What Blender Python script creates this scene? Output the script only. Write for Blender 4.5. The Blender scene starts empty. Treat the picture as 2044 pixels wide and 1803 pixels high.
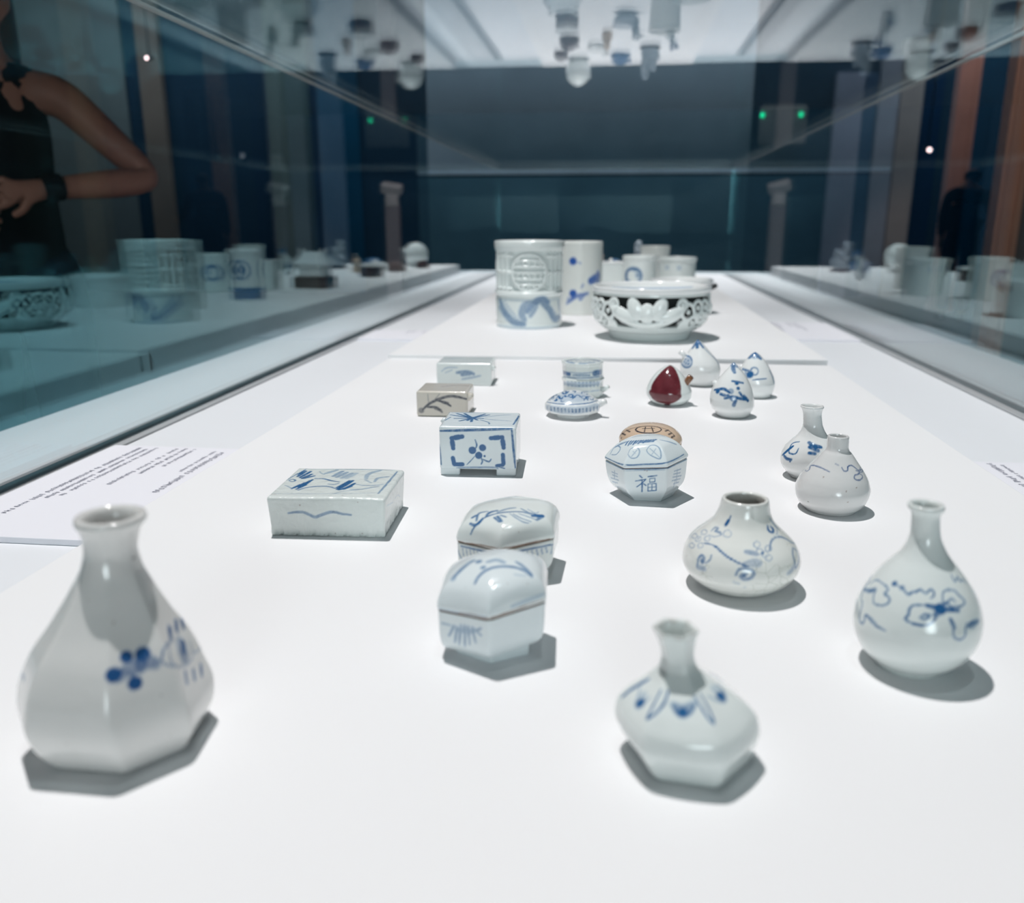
import bpy, bmesh, math, random
import numpy as np
from mathutils import Vector, Matrix

# ------------------------------------------------------------------ camera, world, lights, exposure
SC = bpy.context.scene
COL = SC.collection
ZB = 0.85                                   # height of the display board above the floor (metres)
CASE_L, CASE_R, CASE_TOP, CASE_END = -0.528, 0.512, 0.433, 4.08

cam_d = bpy.data.cameras.new('camera')
cam = bpy.data.objects.new('camera', cam_d); COL.objects.link(cam)
cam.location = (0, 0, ZB + 0.2)
cam.rotation_euler = (math.radians(90 - 15.078), 0, math.radians(6.641))
cam_d.sensor_fit = 'HORIZONTAL'; cam_d.sensor_width = 36
cam_d.lens = 36 * 1700 / 2044
cam_d.clip_start = 0.01; cam_d.clip_end = 100
cam_d.dof.use_dof = True; cam_d.dof.focus_distance = 0.66; cam_d.dof.aperture_fstop = 6.6
SC.camera = cam

SC.view_settings.view_transform = 'Standard'
SC.view_settings.look = 'None'
SC.view_settings.exposure = 0.0
SC.view_settings.gamma = 1.0
SC.view_settings.use_curve_mapping = False

world = bpy.data.worlds.new('gallery_dark'); SC.world = world
world.use_nodes = True
world.node_tree.nodes['Background'].inputs[0].default_value = (0.25, 0.5, 0.8, 1)
world.node_tree.nodes['Background'].inputs[1].default_value = 0.004

def spot(name, loc, target, power, size=75, blend=0.6, radius=0.02, color=(1, 1, 1)):
    d = bpy.data.lights.new(name, 'SPOT'); d.energy = power; d.spot_size = math.radians(size)
    d.spot_blend = blend; d.shadow_soft_size = radius; d.color = color
    o = bpy.data.objects.new(name, d); COL.objects.link(o); o.location = loc
    o.rotation_euler = (Vector(target) - Vector(loc)).to_track_quat('-Z', 'Y').to_euler()
    return o
def area(name, loc, target, power, sx, sy, color=(1, 1, 1), spread=None):
    d = bpy.data.lights.new(name, 'AREA'); d.energy = power; d.shape = 'RECTANGLE'; d.size = sx; d.size_y = sy; d.color = color
    if spread: d.spread = math.radians(spread)
    o = bpy.data.objects.new(name, d); COL.objects.link(o); o.location = loc
    o.rotation_euler = (Vector(target) - Vector(loc)).to_track_quat('-Z', 'Y').to_euler()
    return o
# track lights over the case
spot('key_spot', (-0.56, 1.02, ZB + 3.4), (0.02, 0.95, ZB), 455, 66, 0.7, 0.010, (0.99, 0.988, 0.993))
spot('second_spot', (0.25, 0.15, ZB + 3.4), (0.0, 0.9, ZB), 36, 62, 0.8, 0.012, (0.8, 0.96, 1.0))
spot('far_spot', (0.1, 4.1, ZB + 3.4), (0.0, 3.75, ZB), 540, 46, 0.85, 0.03, (0.975, 0.992, 1.0))
# unseen soft fill added behind the viewer to brighten the front faces
area('front_fill', (0.35, -3.7, 1.65), (0, 0.7, ZB + 0.05), 4.9, 4.4, 1.5, (0.84, 0.97, 1.0), 26)
# added lights with no fixtures, brightening the back wall, pillars and posts
area('back_wall_fill', (-1.0, 11.3, 4.3), (-1.0, 13, 1.9), 105, 16, 0.3, (0.75, 0.9, 1.0))
spot('pillar_fill', (1.6, 3.6, 4.5), (2.2, 5.2, 1.1), 120, 30, 0.6, 0.05, (1.0, 0.85, 0.74))  # added warm light to brighten the near pillar
spot('post_fill', (-0.2, 3.9, 4.5), (-0.2, 5.1, 1.1), 90, 60, 0.5, 0.05, (0.95, 0.97, 1.0))  # added so that the post heads catch light
spot('pillar_fill', (3.6, 9.2, 4.5), (3.95, 11.0, 2.0), 110, 34, 0.6, 0.05, (1.0, 0.86, 0.78))  # added warm light to brighten the far pillar

# ------------------------------------------------------------------ helpers
def tag(o, label=None, cat=None, group=None, kind=None):
    if label: o['label'] = label
    if cat: o['category'] = cat
    if group: o['group'] = group
    if kind: o['kind'] = kind
    return o
def link(o, parent=None):
    COL.objects.link(o)
    if parent is not None: o.parent = parent
    return o
def thing(name, label, cat, loc, rz=0, group=None):
    o = bpy.data.objects.new(name, None); o.empty_display_size = 0.02
    link(o); o.location = loc; o.rotation_euler = (0, 0, rz)
    return tag(o, label, cat, group)
def mesh_obj(name, V, Fq, mat, parent=None, smooth=True):
    me = bpy.data.meshes.new(name)
    me.from_pydata([tuple(v) for v in V], [], [tuple(q) for q in Fq])
    if smooth: me.polygons.foreach_set('use_smooth', [True] * len(me.polygons))
    me.update()
    if mat: me.materials.append(mat)
    return link(bpy.data.objects.new(name, me), parent)
def fast_obj(name, V, Q, mat, parent=None, attr=None, smooth=True):
    V = np.asarray(V, dtype=np.float32); Q = np.asarray(Q, dtype=np.int32)
    me = bpy.data.meshes.new(name)
    me.vertices.add(len(V)); me.vertices.foreach_set('co', V.ravel())
    n = len(Q); me.loops.add(n * 4); me.loops.foreach_set('vertex_index', Q.ravel())
    me.polygons.add(n); me.polygons.foreach_set('loop_start', np.arange(0, n * 4, 4, dtype=np.int32))
    me.update(calc_edges=True)
    me.polygons.foreach_set('use_smooth', np.full(n, smooth))
    if attr is not None:
        a = me.color_attributes.new('paint', 'FLOAT_COLOR', 'POINT')
        rgba = np.ones((len(V), 4), dtype=np.float32); rgba[:, :3] = attr
        a.data.foreach_set('color', rgba.ravel())
    me.validate(); me.update()
    if mat: me.materials.append(mat)
    return link(bpy.data.objects.new(name, me), parent)
def bevel_box(name, size, loc, mat, parent=None, r=0.002, seg=2, rot=(0, 0, 0)):
    bm = bmesh.new(); bmesh.ops.create_cube(bm, size=1)
    bmesh.ops.scale(bm, vec=size, verts=bm.verts)
    if r > 0: bmesh.ops.bevel(bm, geom=bm.edges[:], offset=min(r, min(size) * 0.45), segments=seg, affect='EDGES', profile=0.5)
    bmesh.ops.rotate(bm, matrix=Matrix.Rotation(rot[0], 3, 'X') @ Matrix.Rotation(rot[1], 3, 'Y') @ Matrix.Rotation(rot[2], 3, 'Z'), verts=bm.verts)
    bmesh.ops.translate(bm, vec=loc, verts=bm.verts)
    me = bpy.data.meshes.new(name); bm.to_mesh(me); bm.free()
    if mat: me.materials.append(mat)
    return link(bpy.data.objects.new(name, me), parent)
def span(name, x0, x1, y0, y1, z0, z1, mat, parent=None, r=0.0):
    return bevel_box(name, (x1 - x0, y1 - y0, z1 - z0), ((x0 + x1) / 2, (y0 + y1) / 2, (z0 + z1) / 2), mat, parent, r)

# ------------------------------------------------------------------ materials
def new_mat(name):
    m = bpy.data.materials.new(name); m.use_nodes = True
    return m, m.node_tree.nodes, m.node_tree.links, m.node_tree.nodes['Principled BSDF']
def plain(name, col, rough=0.6, spec=0.5, metal=0.0, var=0.0, vscale=8.0, bump=0.0, bscale=200.0):
    m, N, L, B = new_mat(name)
    B.inputs['Base Color'].default_value = (*col, 1); B.inputs['Roughness'].default_value = rough
    B.inputs['Specular IOR Level'].default_value = spec; B.inputs['Metallic'].default_value = metal
    tc = N.new('ShaderNodeTexCoord')
    if var > 0:
        n = N.new('ShaderNodeTexNoise'); n.inputs['Scale'].default_value = vscale; n.inputs['Detail'].default_value = 4
        L.new(tc.outputs['Object'], n.inputs['Vector'])
        r = N.new('ShaderNodeValToRGB')
        r.color_ramp.elements[0].color = (*[c * (1 - var) for c in col], 1); r.color_ramp.elements[0].position = 0.3
        r.color_ramp.elements[1].color = (*[min(1, c * (1 + var)) for c in col], 1); r.color_ramp.elements[1].position = 0.7
        L.new(n.outputs['Fac'], r.inputs['Fac']); L.new(r.outputs['Color'], B.inputs['Base Color'])
    if bump > 0:
        n = N.new('ShaderNodeTexNoise'); n.inputs['Scale'].default_value = bscale
        L.new(tc.outputs['Object'], n.inputs['Vector'])
        b = N.new('ShaderNodeBump'); b.inputs['Strength'].default_value = bump; b.inputs['Distance'].default_value = 0.001
        L.new(n.outputs['Fac'], b.inputs['Height']); L.new(b.outputs['Normal'], B.inputs['Normal'])
    return m
def emit(name, col, s):
    m, N, L, B = new_mat(name)
    B.inputs['Base Color'].default_value = (*col, 1)
    B.inputs['Emission Color'].default_value = (*col, 1); B.inputs['Emission Strength'].default_value = s
    return m
def glaze(name, base, rough=0.13, speck=0.0, crackle=0.0, cloud=0.05, cobalt=(0.026, 0.125, 0.31), wash=(0.22, 0.42, 0.60), bump=0.08):
    """porcelain glaze: body colour, brush-painted cobalt (attribute R), iron brown (G), copper red (B), specks and crackle"""
    m, N, L, B = new_mat(name)
    tc = N.new('ShaderNodeTexCoord')
    def noise(scale, detail=3):
        n = N.new('ShaderNodeTexNoise'); n.inputs['Scale'].default_value = scale; n.inputs['Detail'].default_value = detail
        L.new(tc.outputs['Object'], n.inputs['Vector']); return n
    def mix(f, a, b):
        x = N.new('ShaderNodeMix'); x.data_type = 'RGBA'
        for s, i in ((f, 0), (a, 6), (b, 7)):
            if hasattr(s, 'default_value') or hasattr(s, 'links'): L.new(s, x.inputs[i])
            elif isinstance(s, (int, float)): x.inputs[i].default_value = s
            else: x.inputs[i].default_value = (*s, 1)
        return x.outputs[2]
    def math_(op, a, b=None, clamp=False):
        x = N.new('ShaderNodeMath'); x.operation = op; x.use_clamp = clamp
        for i, s in enumerate((a, b)):
            if s is None: continue
            if isinstance(s, (int, float)): x.inputs[i].default_value = s
            else: L.new(s, x.inputs[i])
        return x.outputs[0]
    c = mix(noise(35, 4).outputs['Fac'], tuple(v * (1 - cloud) for v in base), tuple(min(1, v * (1 + cloud)) for v in base))
    if speck > 0:
        v = N.new('ShaderNodeTexVoronoi'); v.inputs['Scale'].default_value = 130
        L.new(tc.outputs['Object'], v.inputs['Vector'])
        d = math_('LESS_THAN', v.outputs['Distance'], 0.14)
        pick = math_('GREATER_THAN', noise(70, 1).outputs['Fac'], 0.64)
        c = mix(math_('MULTIPLY', math_('MULTIPLY', d, pick), speck), c, (0.09, 0.075, 0.06))
    if crackle > 0:
        v = N.new('ShaderNodeTexVoronoi'); v.feature = 'DISTANCE_TO_EDGE'; v.inputs['Scale'].default_value = 190
        L.new(tc.outputs['Object'], v.inputs['Vector'])
        d = math_('LESS_THAN', v.outputs['Distance'], 0.02)
        pick = math_('GREATER_THAN', noise(28, 2).outputs['Fac'], 0.53)
        c = mix(math_('MULTIPLY', math_('MULTIPLY', d, pick), crackle), c, (0.33, 0.38, 0.3))
    at = N.new('ShaderNodeVertexColor'); at.layer_name = 'paint'
    sp = N.new('ShaderNodeSeparateColor'); L.new(at.outputs['Color'], sp.inputs[0])
    nz = noise(330, 3).outputs['Fac']
    amp = math_('ADD', math_('MULTIPLY', nz, 0.8), 0.75)
    p = math_('MULTIPLY', sp.outputs[0], amp, True)
    c = mix(p, c, mix(p, wash, cobalt))
    g = math_('MULTIPLY', sp.outputs[1], amp, True)
    c = mix(g, c, (0.2, 0.115, 0.075))
    rd = math_('MULTIPLY', sp.outputs[2], amp, True)
    c = mix(rd, c, mix(noise(110, 4).outputs['Fac'], (0.07, 0.012, 0.018), (0.20, 0.04, 0.05)))
    L.new(c, B.inputs['Base Color'])
    B.inputs['Roughness'].default_value = rough
    B.inputs['Specular IOR Level'].default_value = 0.55
    B.inputs['Coat Weight'].default_value = 0.35; B.inputs['Coat Roughness'].default_value = 0.04
    if bump > 0:
        b = N.new('ShaderNodeBump'); b.inputs['Strength'].default_value = bump; b.inputs['Distance'].default_value = 0.002
        L.new(noise(160, 3).outputs['Fac'], b.inputs['Height']); L.new(b.outputs['Normal'], B.inputs['Normal'])
    return m
def pane_mat(name, f0=(0.03, 0.092, 0.108)):
    """clear plate glass: each face mirrors by Fresnel (Schlick) and lets the rest through"""
    m, N, L, B = new_mat(name); N.remove(B)
    out = N['Material Output']
    g = N.new('ShaderNodeNewGeometry')
    dot = N.new('ShaderNodeVectorMath'); dot.operation = 'DOT_PRODUCT'
    L.new(g.outputs['Incoming'], dot.inputs[0]); L.new(g.outputs['Normal'], dot.inputs[1])
    def mt(op, a, b=None):
        x = N.new('ShaderNodeMath'); x.operation = op
        for i, s in enumerate((a, b)):
            if s is None: continue
            if isinstance(s, (int, float)): x.inputs[i].default_value = s
            else: L.new(s, x.inputs[i])
        return x.outputs[0]
    c = mt('ABSOLUTE', dot.outputs['Value'])
    p = mt('POWER', mt('SUBTRACT', 1.0, c), 5.0)
    F = N.new('ShaderNodeMix'); F.data_type = 'RGBA'                    # Schlick: coated face tint to white at grazing
    L.new(p, F.inputs[0]); F.inputs[6].default_value = (*f0, 1); F.inputs[7].default_value = (1, 1, 1, 1)
    inv = N.new('ShaderNodeInvert'); L.new(F.outputs[2], inv.inputs[1])
    gl = N.new('ShaderNodeBsdfGlossy'); gl.inputs['Roughness'].default_value = 0.0; L.new(F.outputs[2], gl.inputs['Color'])
    tr = N.new('ShaderNodeBsdfTransparent'); L.new(inv.outputs[0], tr.inputs[0])
    ad = N.new('ShaderNodeAddShader'); L.new(gl.outputs[0], ad.inputs[0]); L.new(tr.outputs[0], ad.inputs[1])
    L.new(ad.outputs[0], out.inputs['Surface'])
    return m

M = {}
M['deck'] = plain('white_display_board', (0.87, 0.872, 0.88), 0.55, 0.3, var=0.012, vscale=3)
M['strip'] = plain('white_case_floor', (0.80, 0.82, 0.85), 0.5, 0.3, var=0.012, vscale=3)
M['plinth'] = plain('painted_ledge', (0.54, 0.63, 0.67), 0.4, 0.4)
M['cabinet'] = plain('painted_cabinet', (0.5, 0.53, 0.55), 0.5)
M['gasket'] = plain('dark_gasket', (0.02, 0.03, 0.04), 0.5)
M['channel'] = plain('metal_channel', (0.72, 0.74, 0.76), 0.3, 0.5, 0.4)
M['glass'] = pane_mat('clear_side_glass')
M['glass_top'] = pane_mat('clear_top_glass', (0.03, 0.042, 0.046))
M['glass_end'] = pane_mat('clear_end_glass', (0.002, 0.003, 0.0035))
M['glass_edge'] = plain('ground_glass_edge', (0.46, 0.54, 0.54), 0.35, 0.5)
M['card'] = plain('label_card', (0.83, 0.83, 0.88), 0.6, 0.2)
M['ink'] = plain('grey_ink', (0.22, 0.23, 0.30), 0.8, 0.1)
CEL = (0.80, 0.855, 0.84); WHT = (0.85, 0.87, 0.865); GRY = (0.72, 0.72, 0.70)
M['white'] = glaze('white_porcelain', WHT)
M['celadon'] = glaze('pale_celadon_porcelain', CEL)
M['grey'] = glaze('greyish_white_porcelain', (0.76, 0.76, 0.745), speck=0.55, wash=(0.16, 0.3, 0.5), cobalt=(0.025, 0.1, 0.27))
M['greyvase'] = glaze('speckled_grey_porcelain', (0.73, 0.735, 0.73), speck=0.7, wash=(0.16, 0.25, 0.42), cobalt=(0.03, 0.09, 0.24))
M['crackle'] = glaze('crackled_porcelain', (0.82, 0.835, 0.80), crackle=0.55, speck=0.2, wash=(0.22, 0.38, 0.58))
M['rough'] = glaze('pitted_celadon_porcelain', (0.77, 0.83, 0.81), rough=0.25, speck=0.6, bump=0.5)
M['bluish'] = glaze('bluish_white_porcelain', (0.78, 0.85, 0.87))
M['cream'] = glaze('cream_porcelain', (0.66, 0.62, 0.55), wash=(0.2, 0.22, 0.25), cobalt=(0.05, 0.06, 0.08))
M['buff'] = glaze('buff_porcelain', (0.70, 0.53, 0.39), wash=(0.16, 0.14, 0.13), cobalt=(0.03, 0.03, 0.045))
M['brown'] = glaze('dark_brown_glaze', (0.07, 0.04, 0.035), rough=0.08)
M['bluegl'] = glaze('deep_blue_glaze', (0.06, 0.16, 0.32), rough=0.1)
M['greyblue'] = glaze('grey_blue_glaze', (0.34, 0.40, 0.45), rough=0.1)
M['dark'] = plain('dark_inside', (0.03, 0.035, 0.035), 0.9)

# ------------------------------------------------------------------ painted decoration: brush strokes in millimetres on each surface
# key: list of (width mm, strength, pigment channel 0 cobalt / 1 iron / 2 copper red, softness mm, points)
PAINT = {}
BRUSH = {'hexbottle': 1.5, 'squat': 1.4, 'oct': 1.65, 'round': 1.4, 'crane': 1.7, 'hexFlid': 1.5}    # how loaded the brush was
PAINTED = {}                                # painted surfaces by key
PAINT['oct'] = [
 (3.46,0.95,0,0.47,[(7.6,-28.1,41.4)]),
 (2.83,0.95,0,0.47,[(12.6,-24.4,45.6)]),
 (3.41,0.95,0,0.48,[(18.3,-23.4,44.8)]),
 (3.23,0.95,0,0.47,[(14.1,-28.5,36.4)]),
 (3.12,0.6,0,0.47,[(8.6,-28.4,40.1),(9.6,-28.0,40.4),(10.9,-27.4,40.9),(12.5,-26.8,41.4),(13.9,-26.3,41.7),(15.3,-25.8,41.9),(16.6,-25.4,42.0),(18.0,-25.0,42.0),(19.1,-24.8,41.8),(20.1,-24.7,41.5),(21.0,-24.7,41.1),(21.6,-24.7,40.6),(22.1,-24.7,40.2)]),
 (1.89,0.6,0,0.42,[(12.9,-24.7,45.0),(13.0,-25.3,43.9),(13.2,-25.9,42.8),(13.4,-26.4,41.7),(13.6,-26.9,40.6),(13.8,-27.3,39.4),(14.0,-27.8,38.3)]),
 (2.72,0.75,0,0.48,[(18.8,-23.7,44.0),(18.3,-24.3,43.2),(17.7,-24.9,42.3),(17.2,-25.5,41.4),(16.6,-26.1,40.5)]),
 (0.63,0.6,0,0.21,[(22.1,-24.7,40.2),(23.1,-24.3,40.5),(23.8,-24.1,40.7),(24.3,-23.8,41.1),(24.6,-23.4,41.7),(24.8,-23.0,42.4),(25.1,-22.5,43.2),(25.4,-22.0,43.8),(26.0,-21.4,44.2),(26.6,-20.6,44.5),(27.3,-19.5,44.6),(27.9,-18.4,44.6),(28.5,-17.5,44.5),(28.9,-16.7,44.5),(29.6,-15.5,44.4)]),
 (4.16,0.55,0,0.86,[(32.6,-13.5,40.7),(32.8,-14.1,39.7),(32.9,-14.6,38.6),(33.1,-15.1,37.5),(33.2,-15.6,36.5),(33.4,-16.0,35.4)]),
 (1.87,0.85,0,0.41,[(33.8,-11.9,40.1),(33.6,-12.9,39.3),(33.3,-13.9,38.5),(33.1,-14.9,37.7)]),
 (0.57,0.5,0,0.21,[(27.9,-18.4,44.6),(27.8,-19.6,43.6),(27.6,-21.2,42.2),(27.6,-22.5,40.6),(27.7,-23.2,39.1),(28.2,-23.3,38.0),(28.8,-23.1,37.0),(29.7,-22.4,36.0),(30.6,-21.3,35.1),(31.7,-19.7,34.3),(33.1,-17.7,33.5),(34.5,-15.7,32.9),(35.5,-13.9,32.6),(36.2,-12.7,32.7),(36.6,-11.7,33.1),(36.8,-10.9,33.7),(37.0,-10.2,34.4),(37.0,-9.5,35.4),(36.9,-8.9,36.6),(36.7,-8.4,37.6),(36.6,-8.1,38.4)]),
 (1.42,0.75,0,0.31,[(29.1,-15.6,45.3),(29.2,-14.4,46.2),(29.3,-13.2,47.0),(29.5,-12.0,47.9)]),
 (1.3,0.75,0,0.29,[(32.1,-10.4,45.0),(32.2,-9.2,45.9),(32.4,-7.9,46.8),(32.6,-6.6,47.7)]),
 (1.32,0.75,0,0.29,[(35.0,-6.2,44.0),(35.0,-5.2,44.9),(35.0,-4.1,45.9),(35.1,-2.5,46.6)]),
 (1.42,0.75,0,0.31,[(32.5,-20.0,31.6),(32.5,-20.5,30.4),(32.5,-21.0,29.2),(32.5,-21.7,28.1)]),
 (1.45,0.75,0,0.32,[(36.1,-14.8,28.8),(36.0,-15.7,27.5),(36.0,-16.7,26.2)]),
 (1.48,0.75,0,0.32,[(39.7,-9.2,27.5),(39.5,-10.1,26.5),(39.4,-11.0,25.5),(39.3,-11.9,24.5)]),
 (0.55,0.55,0,0.21,[(24.3,-23.8,41.1),(24.6,-24.1,40.3),(24.8,-24.2,39.7),(25.3,-24.3,39.2),(26.1,-24.4,38.6),(27.2,-24.2,37.9),(28.3,-23.7,37.1),(29.1,-23.0,36.4)]),
 (0.59,0.5,0,0.22,[(41.0,-3.3,32.5),(40.2,-5.4,32.8),(39.5,-6.5,32.9),(38.9,-7.6,33.0),(38.3,-8.5,33.3),(37.7,-9.4,33.6),(37.3,-10.0,33.8)]),
 (1.25,0.6,0,0.27,[(-22.7,5.8,33.9),(-22.4,3.0,34.0),(-22.1,0.6,34.1),(-21.9,-1.1,34.1)]),
 (0.48,0.7,1,0.21,[(-10.0,-4.4,52.3)]),
 (0.48,0.7,1,0.2,[(2.9,-10.4,64.5)]),
 (0.47,0.7,1,0.2,[(10.1,-18.3,57.2)]),
 (0.51,0.7,1,0.22,[(31.5,-4.5,51.3)]),
 (0.48,0.7,1,0.21,[(18.8,-19.1,51.4)]),
 (0.49,0.7,1,0.21,[(23.9,-30.0,12.6)]),
 (0.47,0.7,1,0.2,[(-10.7,-24.9,17.0)]),
 (0.48,0.7,1,0.21,[(17.1,-8.7,79.3)]),
]
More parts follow.
